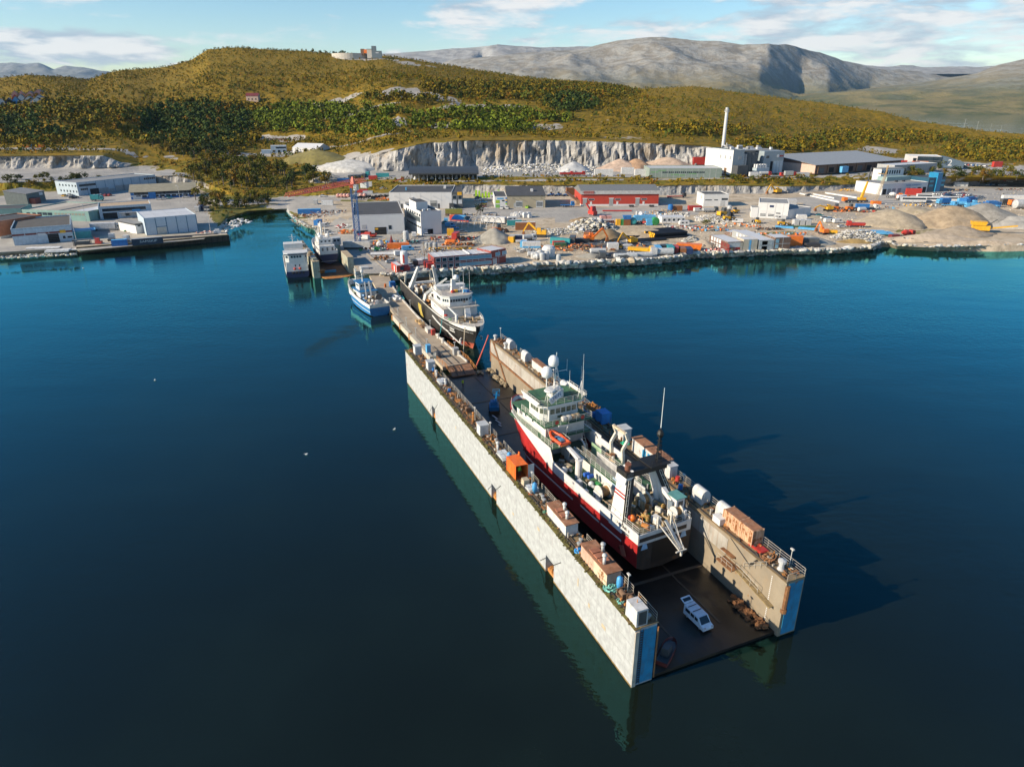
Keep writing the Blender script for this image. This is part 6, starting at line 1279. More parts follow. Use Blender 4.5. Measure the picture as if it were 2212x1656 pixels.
b.put('door','f',b.w*.17,.05,1.3,2.6,P('grey'));b.box('roof_vent',b.w*.65,b.w*.71,10,13,b.h+.9,b.h+2.4,ROOF_W)
for u in(.12,.3,.6,.86):b.box('lamp_arm',b.w*u,b.w*u+.2,-1.6,-.01,b.h*.82,b.h*.82+.15,P('grey'))
ZOOM['N6']=(1200,360,3.456);ZOOM['N7']=(1800,340,3.16);ZOOM['N5']=(600,360,3.456);ZOOM['N1']=(0,0,2.458);ZOOM['HT']=(760,100,7.373);ZOOM['N2']=(660,540,3.95)
p1=Zg('N6',755,495);p2=Zg('N6',1405,491)
b=Bld('long red steel hall with grey roof and white plinth in the middle of the yard',p1,p2,30,hgt(p1,'N6',755,396),W_RED,None);H_=b.h
m=MB();m.wedge([(-.6,H_),(-.2,H_+2.1),(13,H_+4.0),(30.4,H_+.3),(30.4,H_)],-.5,b.w+.5);m.build('roof',[M('roof_slate',(.16,.165,.165),.7,var=.1)],b.t)
m=MB();m.box(-.5,b.w+.5,-.68,-.61,H_+.05,H_+2.0);m.build('fascia',M('fascia_grey',(.42,.42,.41),.6),b.t);b.band('plinth',0,1.0,W_WHITE,'flr',.07)
for u in(.015,.355,.695):b.gate(b.w*u+.3,b.w*.052,H_*.62,DOORG,0,'f',.05);b.put('gate_frame','f',b.w*u,H_*.63,b.w*.066,.35,W_WHITE,.09);b.put('door','f',b.w*(u+.1),.05,1.1,2.4,W_WHITE,.1);b.row('window','f',b.w*(u+.082),b.w*(u+.135),5,H_*.50,.75,.8,GLASS,.06,W_WHITE)
o=b.box('sign_board',1.2,b.w*.16,-.76,-.69,H_+.3,H_+1.9,M('sign_pink',(.42,.16,.14),.6));text_part('TROMSØ STEEL',1.15,M('sign_maroon',(.14,.02,.02),.5),o,(b.w*.08+.6,-.78,H_+1.1),(rad(90),0,0),.01,sx=.95);b.put('lamp','f',b.w*.47,H_*.97,.9,.4,P('dark'),.5)
p1=Zg('N6',1785,498);p2=Zg('N6',1993,497);pb=Zg('N6',1732,468)
b=Bld('small white flat-roofed hall standing alone right of the red hall',p1,p2,(pb-p1).length,hgt(p1,'N6',1782,400),W_WHITE,ROOF_D);b.put('window','f',b.w*.06,b.h*.52,b.w*.26,.5);b.put('window','f',b.w*.42,b.h*.52,b.w*.15,.5);b.row('window','f',b.w*.72,b.w*.88,3,b.h*.54,1.3,1.1);b.put('door','f',b.w*.68,.05,2.6,3.2,M('base_grey'),.08);b.put('window','l',4,b.h*.6,1.2,1.8,P('beige'))
p1=Zg('R7',1722,355);p2=Zg('R8',150,795)
b=Bld('white vehicle service hall with two gates and a blue sign on its front',p1,p2,20,hgt(p1,'R7',1730,105),W_WHITE,ROOF_G,par=.3)
for u in(.03,.30):b.gate(b.w*u+.4,b.w*.23,b.h*.58,W_WHITE,2)
b.row('window','f',b.w*.6,b.w*.6,1,b.h*.33,b.w*.15,.5);b.row('window','f',b.w*.6,b.w*.6,1,b.h*.12,b.w*.15,.5);o=b.put('sign_board','f',b.w*.36,b.h*.74,b.w*.14,b.h*.14,P('navy'),.1);b.seams('f',[b.w*q for q in(.28,.56,.82)],P('lightgrey'),0,b.h,.15)
p3=Zg('R8',535,750)
b=Bld('lower white extension right of the vehicle service hall, caravan in front',p2+(p3-p2)*.004,p3,17,hgt(p3,'R8',532,600),W_WHITE,ROOF_G,par=.25);b.seams('f',[b.w*q for q in(.33,.68)],P('lightgrey'),0,b.h,.15)
p1=Zg('R7',1608,352);p2=Zg('R7',1722,356);pb=Zg('R7',1440,322)
b=Bld('low white wing with sloped roof left of the vehicle service hall',p1,p2,(pb-p1).length,hgt(p1,'R7',1612,180),W_WHITE,ROOF_G,par=0);b.row('sign_board','l',5,9,2,b.h*.5,1.4,1.2,P('navy'));b.put('door','l',4,.1,1.6,2.6,P('beige'))
p1=Zg('R8',1735,388);p2=Zg('RR',560,618);pb=Zg('R8',1232,322)
b=Bld('long white garage hall with a row of gates on the right, blue lettering above',p1,p2,(pb-p1).length,hgt(p1,'R8',1738,212),W_WHITE,ROOF_G,par=.3)
for k,u in enumerate((.02,.12,.22,.34,.54,.66,.78,.90)):b.gate(b.w*u,b.w*.075,b.h*.55,HOLE if k in(0,4,6,7)else M('gate_slate',(.20,.24,.28),.4),0)
text_part('NORSK KRANSERVICE',1.35,P('blue'),b.t,(b.w*.68,-.06,b.h*.80),(rad(90),0,0),.02)
for u in(.5,.66):b.box('roof_vent',b.w*u,b.w*u+1.4,b.d*.35,b.d*.35+1.4,b.h+.07,b.h+1.0,P('dark'))
b.box('upper_roof',b.w*.45,b.w*.99,b.d*.62,b.d*.98,b.h+.07,b.h+2.6,M('roof_tealgrey',(.24,.34,.34),.5));o=b.box('penthouse',b.w*.52,b.w*1.04,b.d*.99,b.d*1.3,b.h-1,b.h+7,W_WHITE)
for k in range(8):b.box('window',b.w*(.54+.055*k),b.w*(.57+.055*k),b.d*.99-.06,b.d*.99-.002,b.h+3.6,b.h+6.0,GLASS)
b.box('penthouse_roof',b.w*.51,b.w*1.05,b.d*.98,b.d*1.31,b.h+7.002,b.h+7.3,ROOF_G)
p3=Zg('RR',845,600)
b=Bld('dark blue glazed office tower at the right end of the garage hall',p2+(p3-p2)*.01,p3,16,hgt(p2,'RR',605,385),M('wall_deepblue',(.02,.075,.12),.35),ROOF_D);b.box('stair_tower',b.w*.42,b.w*.70,-.8,6,0,b.h*1.38,M('tower_blue',(.02,.20,.38),.3))
for u in(.08,.74):
 for z in(.40,.72):b.put('window','f',b.w*u,b.h*z,b.w*.22,b.h*.14,M('pane_cyan',(.06,.33,.44),.15),.08)
# back terrace
p1=at(887,389.5,11);p2=at(1031,388.5,11)
t=thing('open_shed','long black open-fronted shed with a curved roof below the quarry','shed',p1,math.atan2((p2-p1).y,(p2-p1).x));w_=(p2-p1).length;h_=hgt(p1,'N5',1380,225)
m=MB();n=10;pr=[(-1.5,h_-.3)]+[(-1.5+20*(k/n),h_-.3+3.6*math.sin(math.pi*(.5*k/n+.08)))for k in range(n+1)]+[(18.5,h_-.3)];m.wedge(pr,-1,w_+1);m.build('roof',M('roof_black',(.045,.05,.055),.5,var=.1),t)
for k in range(9):m=MB();u=w_*k/8;m.box(u-.2,u+.2,0,.4,-.5,h_-.3);m.build('post',P('lightgrey'),t)
m=MB();m.box(0,w_,17,17.3,-.5,h_-.4);m.build('back_wall',P('charcoal'),t)
for k in range(8):m=MB();u=w_*(k+.5)/8;m.lathe((u,6,0),[(1.6,0),(.2,2.6),(.01,2.7)],8);m.build('salt_heap',P('lightgrey'),t)
p1=at(1402,385.5,11);p2=at(1558,385.5,11)
b=Bld('long grey-green glazed building with pale roof below the chimney',p1,p2,22,hgt(p1,'N6',1395,180),W_GREYG,M('roof_palegrey',(.48,.49,.48),.6));b.seams('f',[b.w*k/12 for k in range(1,12)],P('lightgrey'),0,b.h,.2)
for k in range(7):b.row('window','f',b.w*(.18+.085*k),b.w*(.18+.085*k)+2.6,3,b.h*.55,.9,1.0)
for u,z in((.02,.6),(.3,.35),(.12,.75),(.4,.28),(.55,.42)):b.put('wall_panel','f',b.w*u,b.h*z,b.w*.1,b.h*.12,M('panel_green',(.16,.30,.15),.5),.03)
zpl=12.5
def PL(x,y):d=zp('Q3',x,y);return at(d[0],d[1],zpl)
p1=PL(1022,1035);p2=PL(1165,1030);
pl=Bld('tall white and blue-grey plant building with dark silos, behind the glazed building',p1,p2,26,hgt(p1,'Q3',1035,705),M('wall_coolgrey',(.26,.31,.34),.5,var=.05),ROOF_D,name='plant')
pl.put('wall_panel','l',.1,.1,25.8,pl.h-.1,W_WHITE,.06);pl.row('window','l',4,16,3,pl.h*.62,2.2,2.4,P('grey'),.1);pl.put('window','f',pl.w*.5,pl.h*.62,2.6,2.4,P('grey'));pl.box('low_annex',.5,pl.w*1.0,-6,-.02,0,6.5,P('charcoal'));pl.put('door','l',6,.1,3,4,P('brown'),.1)
q1=PL(1395,1010);q2=PL(1742,1012);loc_=lambda q:((q-p1).x*math.cos(pl.t.rotation_euler.z)+(q-p1).y*math.sin(pl.t.rotation_euler.z))
x0,x1=loc_(q1),loc_(q2);pl.box('main_hall',x0,x1,2,34,-.5,hgt(q1,'Q3',1405,712),M('wall_coolgrey'));hm_=hgt(q1,'Q3',1405,712)
pl.box('main_roof',pl.w+.1,x1,8,34,hm_+.002,hm_+.4,ROOF_G);pl.box('link_block',pl.w+.01,x0-.01,12,34,-.5,hm_-1,W_GREY)
pl.box('window',x0+2,x0+4.4,1.9,1.99,hm_*.68,hm_*.80,P('charcoal'));pl.box('opening',x0+(x1-x0)*.36,x0+(x1-x0)*.48,1.9,1.99,.2,8,HOLE)
for k in range(3):pl.box('gate',x0+(x1-x0)*(.53+.15*k),x0+(x1-x0)*(.66+.15*k),1.85,1.99,.2,8.2,M('wall_bluegrey'))
pl.box('sign_board',x0+(x1-x0)*.74,x0+(x1-x0)*.97,1.88,1.98,hm_*.74,hm_*.81,M('logo_red',(.3,.05,.05),.5));m=MB();m.lathe((x0+(x1-x0)*.70,1.9,hm_*.775),[(1.0,-.05),(1.0,.05)],12,0,'y');m.build('logo',W_WHITE,pl.t)
for k,(u,r,mt)in enumerate(((1175,2.1,P('lightgrey')),(1225,1.9,P('grey')),(1290,2.4,W_GREY),(1345,2.6,W_GREY),(1385,2.3,W_GREY))):
 q=PL(u,1030);m=MB();m.tube((loc_(q),3.5,0),(loc_(q),3.5,hm_*(.95 if k>1 else.9)),r,14);m.build('silo',mt,pl.t,smooth=False)
for k in range(4):
 for u in(0,1):pl.box('cooler',x0-9+k*2.2,x0-7.6+k*2.2,-4+u*2.4,-2.6+u*2.4,4.5,6.8,W_WHITE)
pl.box('cooler_base',x0-9.4,x0+1,-4.4,.5,0,4.4,M('wall_bluegrey'))
for k in range(16):a_,b_=rng.uniform(1,x1-3),rng.uniform(10,30);pl.box('roof_unit',a_,a_+rng.uniform(1,4),b_,b_+rng.uniform(1,3),max(pl.h,hm_)-.8,max(pl.h,hm_)+rng.uniform(.6,2.0),[ROOF_W,ROOF_G][k%2])
q=PL(760,900);pl2=loc_(q);m=MB();hh=hgt(q,'Q3',760,690);m.tube((pl2,16,0),(pl2,16,hh),4.6,18);m.lathe((pl2,16,hh),[(4.6,0),(2.5,1.4),(.02,1.9)],18);m.build('silo',M('silo_grey',(.18,.20,.21),.5),pl.t)
pl.box('rear_block',loc_(PL(805,920)),-.01,12,34,-.5,pl.h*.98,W_WHITE);q=PL(840,920)
for k in range(3):m=MB();m.tube((loc_(q)-2+k*2.2,11,0),(loc_(q)-2+k*2.2,11,pl.h*.72),.9,10);m.build('filter_column',P('grey'),pl.t)
q=PL(882,935);ct=thing('chimney','tall slender white chimney rising beside the plant building','chimney',q);hh=hgt(q,'Q3',945,125)
m=MB();m.tube((0,0,-.5),(0,0,hh-3),1.35,18,1.15);m.build('shaft',M('chimney_white',(.50,.51,.52),.5,var=.05),ct);m=MB();m.tube((0,0,hh-3),(0,0,hh-2.6),1.9,16);m.tube((0,0,hh-2.59),(0,0,hh),1.2,16);m.rail([(1.8*math.cos(k*.785),1.8*math.sin(k*.785),hh-2.6)for k in range(8)],1.1,2,.08,2,closed=True);m.build('chimney_top',P('lightgrey'),ct)
m=MB();m.tube((3.6,0,0),(3.6,0,hh*.35),.8,10);m.tube((2.2,-1.5,0),(2.2,-1.5,hh*.42),.35,8);m.build('flue_pipe',P('lightgrey'),ct)
p1=at(zp('N7',597,265)[0],zp('N7',597,265)[1],12.5);p2=at(zp('N7',1255,222)[0],zp('N7',1255,222)[1],12.5)
b=Bld('long brown hall with broad grey roof and row of bays, right of the plant',p1,p2,40,hgt(p1,'N7',600,200),W_BROWN,None);b.mono(b.h+4.5,M('roof_zinc',(.27,.28,.285),.6,var=.1),1.2)
for k in range(9):b.box('pilaster',b.w*(k+.2)/9.2,b.w*(k+.2)/9.2+.9,-.6,-.01,0,b.h,P('brown'));b.put('opening','f',b.w*(k+.38)/9.2,.1,b.w*.055,b.h*.6,HOLE if k%2 else W_GREY)
b.put('gable_wall','l',.2,.1,34,b.h,W_PINK,.1);b.box('blue_machine',b.w*.24,b.w*.31,-4.5,-2.2,0,4.2,P('skyblue'))
p1=at(zp('RR',240,178)[0],zp('RR',240,178)[1],13);p2=at(zp('RR',782,192)[0],zp('RR',782,192)[1],13)
b=Bld('pale three-storey office with a curved end roof and white numeral on blue',p1,p2,18,hgt(p1,'RR',240,10),W_WHITE,ROOF_W);b.row('window','f',b.w*.27,b.w*.96,11,b.h*.58,1.9,3.2);b.row('window','f',b.w*.27,b.w*.96,11,b.h*.16,1.9,3.0);b.row('window','f',3,b.w*.18,2,b.h*.5,1.5,2.4)
m=MB();n=8;pr=[(0,-.5),(16,-.5)]+[(16-16*k/n,b.h*(.52+.48*math.sin(math.pi/2*k/n)))for k in range(n+1)];m.add([(b.w+.01+x,.05,z)for x,z in pr]+[(b.w+.01+x,17.9,z)for x,z in pr],[tuple(range(len(pr))),tuple(range(2*len(pr)-1,len(pr)-1,-1))]+[(i,(i+1)%len(pr),len(pr)+(i+1)%len(pr),len(pr)+i)for i in range(len(pr))]);m.build('curved_wing',M('wing_slate',(.09,.13,.17),.5),b.t);text_part('2',6.5,W_WHITE,b.t,(b.w+6.5,.0,b.h*.42),(rad(90),0,0),.03)
p1=at(zp('RR',5,308)[0],zp('RR',5,308)[1],12);p2=at(zp('RR',720,262)[0],zp('RR',720,262)[1],12)
b=Bld('very long low grey building with pale flat roof behind the garage hall',p1,p2,14,5.5,P('grey'),ROOF_W);b.seams('f',[b.w*k/7 for k in range(1,7)],P('lightgrey'))
p1=Zg('Q2',637,408);p2=Zg('Q2',985,408)
b=Bld('white double tent hall with ridged roof on the gravel terrace',p1,p2,16,hgt(p1,'Q2',637,333),M('tent_white',(.56,.56,.56),.6,var=.04),None);b.gable(3.2,M('tent_white'),.1);b.put('joint','f',b.w*.53,.05,.5,b.h,P('lightgrey'),.12);b.band('base_band',0,.9,P('lightgrey'),'f')
p1=Zg('Q2',345,410);p2=Zg('Q2',555,398)
b=Bld('pale blue two-storey site office left of the tent hall',p1,p2,8,hgt(p1,'Q2',350,310),M('wall_iceblue'),ROOF_W,par=0);b.row('window','f',b.w*.32,b.w*.82,4,b.h*.62,2.2,1.4,GLASS,.08,W_WHITE);b.row('window','f',b.w*.1,b.w*.75,3,b.h*.14,2.2,1.6,GLASS,.08,W_WHITE);b.box('low_annex',-8,-.01,0,6,-.5,b.h*.45,M('wall_iceblue'))
p1=Zg('Q2',308,262);p2=Zg('Q2',552,258)
b=Bld('red-brown cabin with flat white roof up the bank behind the site office',p1,p2,12,hgt(p1,'Q2',308,207),W_BROWN,ROOF_W,par=0,over=.4);b.put('wall_panel','f',.1,0,b.w*.38,b.h,W_PINK,.05)
p1=Zg('N1',1312,926);p2=Zg('N1',1393,922)
b=Bld('small white shed beside orange skip at the terrace edge',p1,p2,7,hgt(p1,'N1',1312,902),M('wall_iceblue'),ROOF_W,par=0,over=.2);b.put('door','f',b.w*.5,.05,1.6,2.2,P('grey'))
p1=Zg('N1',1480,612);p2=Zg('N1',1552,614)
b=Bld('lone pink house among the trees on the hillside',p1,p2,9,6.5,W_PINK,None);b.gable(3,P('maroon'));b.row('window','f',2,b.w-3.5,3,2.5,1.5,1.5)
p1=at_far(zp('HT',335,240)[0],zp('HT',335,240)[1],1150);
t=thing('reservoir','round pale concrete reservoir on the hilltop','reservoir',(p1.x+27,1172,p1.z-5));m=MB();m.lathe((0,0,0),[(29,-6),(29,6.3),(28.2,6.3),(28.2,5.2),(.01,5.2)],40);m.build('drum_wall',M('concrete_pale',(.46,.43,.38),.85),t)
p1=at_far(zp('HT',1005,262)[0],zp('HT',1005,262)[1],1150);p2=at_far(zp('HT',1090,262)[0],zp('HT',1090,262)[1],1150);p3=at_far(zp('HT',1268,262)[0],zp('HT',1268,262)[1],1152)
b=Bld('pale house with orange balcony on the hilltop beside the reservoir',p1,p2,12,hgt(p1,'HT',1010,150),M('concrete_pale'),None,sink=4);b.mono(b.h-2,ROOF_D,.5);b.box('balcony',-4.5,-.01,0,8,3,8,P('orange'));b.box('annex',-10,-4.6,2,9,0,9,P('brown'))
b=Bld('stepped grey-blue block with small sign on the hilltop, right of the pale house',p2,p3,14,hgt(p2,'HT',1180,185),M('wall_dusk',(.16,.20,.22),.7),ROOF_G,sink=4);b.box('tower',.02,b.w*.46,.02,14,b.h+.1,b.h+7,M('wall_dusk'));b.put('sign_board','f',b.w*.4,b.h*.5,b.w*.3,1.2,W_WHITE)
vg=[(0,335,90,'white'),(120,330,110,'navy'),(230,310,120,'skyblue'),(330,260,110,'white'),(440,300,110,'white'),(560,320,110,'white'),(230,190,90,'pink'),(350,190,90,'pink'),(470,200,110,'pink'),(600,165,120,'pink'),(240,260,80,'red'),(620,280,110,'white')]
vl=['white gabled house lowest at the left picture edge','dark blue gabled house in the lower village row','light blue house with broad gable in the village','white house in the middle of the village row','white house with dark roof facing down the hill','rightmost white house of the village at the wood edge','pink gabled house highest at the left of the village','small pink house between two gables in the upper row','brown-roofed pink house in the upper village row','large pink house with dark hipped roof at the upper right','red house half hidden below the pink gables','long white house with dark roof right of the village row']
for(zx,zy,w_,c),lb in zip(vg,vl):
 d=zp('U1',zx,zy+20);q=ground(*d);d2=zp('U1',zx+w_,zy+20);q2=ground(*d2);q2.y=q.y+4;q2.z=q.z
 b=Bld(lb,q,q2,10,7,P(c),None,'house','house',sink=6);b.gable(5,P('charcoal')if c!='pink' else P('brown'),.5,'y');b.row('window','f',b.w*.2,b.w*.65,2,3.5,1.6,1.6)
# red module offices by the shore
def modules(label,pts,top_c,depth,wallm,storeys=2,ncol=6,roofm=ROOF_W,frame=W_WHITE,wpat=None):
 p1,p2=pts;b=Bld(label,p1,p2,depth,hgt(p1,*top_c),wallm,roofm,par=.12);b.seams('f',[b.w*k/ncol for k in range(1,ncol)],P('lightgrey'),0,b.h,.15);b.seams('l',[depth/2],P('lightgrey'),0,b.h,.15);b.band('floor_band',b.h*.49,b.h*.52,P('lightgrey')if wpat!='none' else wallm,'f');return b
p1=Zg('M4',1385,1652);p2=Zg('M5',820,1298)
b=modules('dark red two-storey module office by the rock bank, left and longer part',(p1,p2),('M4',1380,1440),9,W_MOD,ncol=9);W_=b.w
b.row('window','f',W_*.035,W_*.365,4,b.h*.64,1.5,1.2,GLASS,.08,W_WHITE);b.row('window','f',W_*.035,W_*.365,4,b.h*.14,1.5,1.2,GLASS,.08,W_WHITE);b.row('window','f',W_*.43,W_*.93,8,b.h*.64,1.7,1.2,M('pane_sky',(.22,.36,.44),.15),.08,W_WHITE);b.row('window','f',W_*.43,W_*.95,12,b.h*.14,1.25,1.1,M('pane_sky'),.08,W_WHITE)
for k in range(9):b.box('roof_seam',W_*k/9,W_*k/9+.15,.3,8.7,b.h+.065,b.h+.16,P('lightgrey'))
b.box('roof_step',W_*.62,W_*.63,.1,8.9,b.h+.13,b.h+.5,W_WHITE);b.box('outside_stair',-2.4,-.01,1,6,0,b.h*.5,P('red'));b.row('window','l',2,5.5,2,b.h*.62,1,1,GLASS)
p3=Zg('M5',1072,1245)
b=modules('dark red two-storey module office by the rock bank, shorter right part',(p2+(p3-p2)*.02,p3),('M5',830,1060),8,W_MOD,ncol=2);b.row('window','f',b.w*.3,b.w*.75,2,b.h*.6,2.2,1.2,M('pane_sky'),.08,W_WHITE);b.put('door','f',b.w*.1,.05,2.2,2.2,P('lightgrey'))
p1=Zg('N2',1222,502);p2=Zg('N2',1280,496)
b=Bld('small red cabin with white roof at the root of the jetty',p1,p2,7,hgt(p1,'N2',1222,432),W_RED,ROOF_W,par=.1,cat='cabin',name='cabin');b.put('window','f',b.w*.55,b.h*.35,1.4,1.3,GLASS,.08);b.put('corner','l',.05,0,.3,b.h,W_WHITE);b.put('door','l',2.5,.05,1,2.1,W_WHITE)
q=Zg('N2',1297,470);t=thing('silo','red and white cylindrical silo behind the small red cabin','silo',q);m=MB();m.lathe((0,0,0),[(2.0,0),(2.0,1.2),(1.1,2.2)],12);m.build('base',P('red'),t);m=MB();m.lathe((0,0,2.2),[(1.35,0),(1.35,4.4),(.9,4.7),(.02,4.75)],12);m.build('tank',W_WHITE,t);m=MB();m.box(-.3,.3,-1.42,-1.36,2.8,5.8);m.build('marking',P('red'),t)
p1=Zg('R7',1202,942);p2=Zg('R7',1462,934);pb=Zg('R7',985,795);dp_=(pb-p1).length
b=modules('brown-and-red stacked module office at the left of the grey-roofed cluster',(p1,p2),('R7',1215,768),dp_,W_BROWN,ncol=2);b.put('wall_panel','f',.3,b.h*.52,b.w*.78,b.h*.42,P('lightgrey'),.04);b.put('wall_panel','f',.2,.05,b.w*.82,b.h*.44,P('red'),.04);b.put('door','f',b.w*.24,.05,b.w*.17,b.h*.42,P('wood'),.06);b.put('wall_panel','f',b.w*.83,.05,b.w*.16,b.h*.9,W_TAN,.04)
for z in(.14,.62):b.row('window','l',dp_*.45,dp_*.9,4,b.h*z,1.6,1.5,W_WHITE);b.row('wall_panel','l',.4,dp_*.35,3,b.h*z-.6,2.2,b.h*.4,P('maroon'),.05)
p3=Zg('R7',1705,916)
b=modules('tan stacked module office in the middle of the grey-roofed cluster',(p2+(p3-p2)*.03,p3),('R7',1470,728),6,W_TAN,ncol=3,wpat='none');b.put('wall_panel','f',b.w*.42,.1,b.w*.13,b.h*.95,P('skyblue'),.04)
p1=Zg('R7',1732,912);p2=Zg('R7',1988,900)
b=modules('grey glazed stacked module office with long metal roof in the cluster',(p1,p2),('R7',1735,740),24,P('grey'),ncol=2);
for z in(.06,.56):b.row('window','f',.3,b.w-3.2,4,b.h*z,2.4,b.h*.36,M('pane_pale',(.38,.40,.40),.25))
b.row('wall_panel','l',8,20,5,b.h*.55,1.6,b.h*.4,W_WHITE,.05)
p3=Zg('R8',188,1300)
b=modules('dark brown stacked module office at the right end of the cluster',(p2+(p3-p2)*.04,p3),('R8',185,1112),8,W_BROWN,ncol=2,wpat='x');b.row('window','f',.3,.3,1,b.h*.12,1.5,b.h*.32,M('pane_sky'));b.row('window','f',.3,.3,1,b.h*.58,1.5,b.h*.32,M('pane_sky'))
p1=Zg('R7',1165,640);p2=Zg('R7',1545,690)
b=modules('grey-roofed module block standing behind the cluster by the shore',(p1,p2),('R7',1170,590),9,W_BROWN,ncol=4)
p1=Zg('R7',105,445);p2=Zg('R7',498,440)
b=Bld('row of five joined white site huts, each with one dark window',p1,p2,7,hgt(p1,'R7',100,350),W_WHITE,ROOF_W,par=.1,cat='site hut',name='site_hut');b.seams('f',[b.w*k/5 for k in range(1,5)],P('grey'),0,b.h,.12);b.row('window','f',b.w*.07,b.w*.87,5,b.h*.35,1.1,1.1,GLASS)
p1=Zg('M6',880,478);p2=Zg('M6',1105,472)
b=Bld('white site hut with pinkish roof boxes in front of the boulder heap',p1,p2,7,hgt(p1,'M6',880,392),W_WHITE,ROOF_W,par=0,cat='site hut',name='site_hut');b.row('window','f',b.w*.1,b.w*.85,6,b.h*.3,.9,1.3,M('pane_maroon',(.1,.03,.03),.3))
for u in(.05,.4):b.box('roof_box',b.w*u,b.w*u+3,1.5,4.5,b.h+.065,b.h+1.5,P('pink'))
q=Zg('M4',105,1280);cr=thing('tower_crane','tower crane with blue mast and long red jib, on white ballast blocks','crane',q)
cz=at_far(zp('D',765,405)[0],405,q.y).z-q.z
CB=M('crane_blue',(.015,.09,.26),.5,dirt=.25);CR=M('crane_red',(.52,.09,.05),.5,dirt=.2)
m=MB();m.box(-5.5,5.5,-2.4,2.4,.02,.9);m.build('base_frame',P('charcoal'),cr);m=MB();m.box(-5.6,5.6,-3.4,-2.0,.9,3.2);m.build('ballast',P('offwhite'),cr);m=MB();m.box(-5.6,5.6,1.4,2.9,.9,2.8);m.build('ballast',P('offwhite'),cr)
m=MB();s_=1.05
for x in(-s_,s_):
 for y in(-s_,s_):m.bar((x,y,.9),(x,y,cz),.2)
n_=int(cz/2.1)
for k in range(n_):
 z0,z1=1+k*(cz-1)/n_,1+(k+1)*(cz-1)/n_
 for a,b_ in(((-s_,-s_),(s_,-s_)),((s_,-s_),(s_,s_)),((s_,s_),(-s_,s_)),((-s_,s_),(-s_,-s_))):
  m.bar((*a,z0),(*b_,z1),.09);m.bar((*b_,z0),(*a,z1),.09);m.bar((*a,z1),(*b_,z1),.09)
m.build('mast',CB,cr)
tip=at(620,437,q.z+cz-.5);jd=Vector((tip.x-q.x,tip.y-q.y,0));jl=jd.length;ja=math.atan2(jd.y,jd.x)
def jib(name,x0,x1,mat,w0=1.0,w1=.9,h0=1.9,h1=1.3,n=30):
 m=MB()
 def sec(t):w_=w0+(w1-w0)*t;h_=h0+(h1-h0)*t;x=x0+(x1-x0)*t;return(x,-w_,0),(x,w_,0),(x,0,h_)
 a,b_=sec(0),sec(1)
 for i in range(3):m.bar(a[i],b_[i],.2)
 for k in range(n):
  p,q_=sec(k/n),sec((k+1)/n)
  m.bar(p[0],q_[2],.1);m.bar(p[1],q_[2],.1);m.bar(q_[0],q_[2],.1);m.bar(q_[1],q_[2],.1);m.bar(p[0],p[1],.12)
 return m.build(name,mat,cr,(0,0,cz+1.4),ja)
jib('jib',1.5,jl,CR);jib('counter_jib',-9.5,-1.5,CR,1.1,1.1,1.5,1.9,6)
m=MB();m.box(-1.3,1.3,-1.3,1.3,cz,cz+1.2);m.build('slewing_ring',CR,cr);m=MB();m.box(.2,2.0,1.3,2.7,cz-.9,cz+1.3);m.build('cab',P('offwhite'),cr,(0,0,0),ja)
m=MB();m.box(-9.4,-7.6,-1.5,1.5,-2.4,0);m.build('counterweight',P('lightgrey'),cr,(0,0,cz+1.4),ja)
m=MB();m.frus(-.9,.9,-.9,.9,cz+1.2,cz+4.2,.6,.6);m.build('apex',CR,cr,(0,0,0),ja)
# rocks, mounds, trees
def pick(x,y):return ground(x,y)
def tinted(name,rough=.95,var=.25,scale=.8,rand=False,cols=None):
 m=bpy.data.materials.new(name);m.use_nodes=True;t=NT(m.node_tree)
 if rand:
  r=t.n('ShaderNodeObjectInfo').outputs['Random'];c=t.mix(r,cols[0],cols[1]);c=t.mix(t.ss(t.m('FRACT',t.m('MULTIPLY',r,7.3)),.6,.95),c,cols[2])
 else:c=t.n('ShaderNodeAttribute',attribute_name='tint').outputs['Color']
 pos=t.n('ShaderNodeNewGeometry').outputs['Position'];n=t.noise(pos,scale,4,.6)
 c=t.mix(1.0,c,t.mix(n,(1-var,)*3,(1+var,)*3),'MULTIPLY')
 b=t.n('ShaderNodeBsdfPrincipled',i_Base_Color=c,i_Roughness=rough);b.inputs['Specular IOR Level'].default_value=.12
 t.n('ShaderNodeOutputMaterial',i_Surface=b.outputs[0]);return m
_ph=(1+5**.5)/2
ICO_V=np.array([(-1,_ph,0),(1,_ph,0),(-1,-_ph,0),(1,-_ph,0),(0,-1,_ph),(0,1,_ph),(0,-1,-_ph),(0,1,-_ph),(_ph,0,-1),(_ph,0,1),(-_ph,0,-1),(-_ph,0,1)])/1.9
ICO_F=np.array([(0,11,5),(0,5,1),(0,1,7),(0,7,10),(0,10,11),(1,5,9),(5,11,4),(11,10,2),(10,7,6),(7,1,8),(3,9,4),(3,4,2),(3,2,6),(3,6,8),(3,8,9),(4,9,5),(2,4,11),(6,2,10),(8,6,7),(9,8,1)])
def rocks_mesh(name,P_,S_,cols,mat,flat=.75):
 n=len(P_);V=ICO_V[None]*(1+nr.uniform(-.35,.35,(n,12,3)));sc3=np.stack([S_*nr.uniform(.7,1.3,n),S_*nr.uniform(.7,1.3,n),S_*nr.uniform(.5,1.0,n)*flat],1)*.5
 V=V*sc3[:,None];a=nr.uniform(0,6.28,n);ca,sa=np.cos(a)[:,None],np.sin(a)[:,None]
 W=np.stack([V[...,0]*ca-V[...,1]*sa,V[...,0]*sa+V[...,1]*ca,V[...,2]],-1)+P_[:,None]
 me=mesh_np(name,W.reshape(-1,3),(ICO_F[None]+(np.arange(n)*12)[:,None,None]).reshape(-1,3),mat)
 at_=me.color_attributes.new('tint','FLOAT_COLOR','POINT');c4=np.ones((n,12,4),np.float32);c4[...,:3]=cols[:,None];at_.data.foreach_set('color',c4.ravel());return me
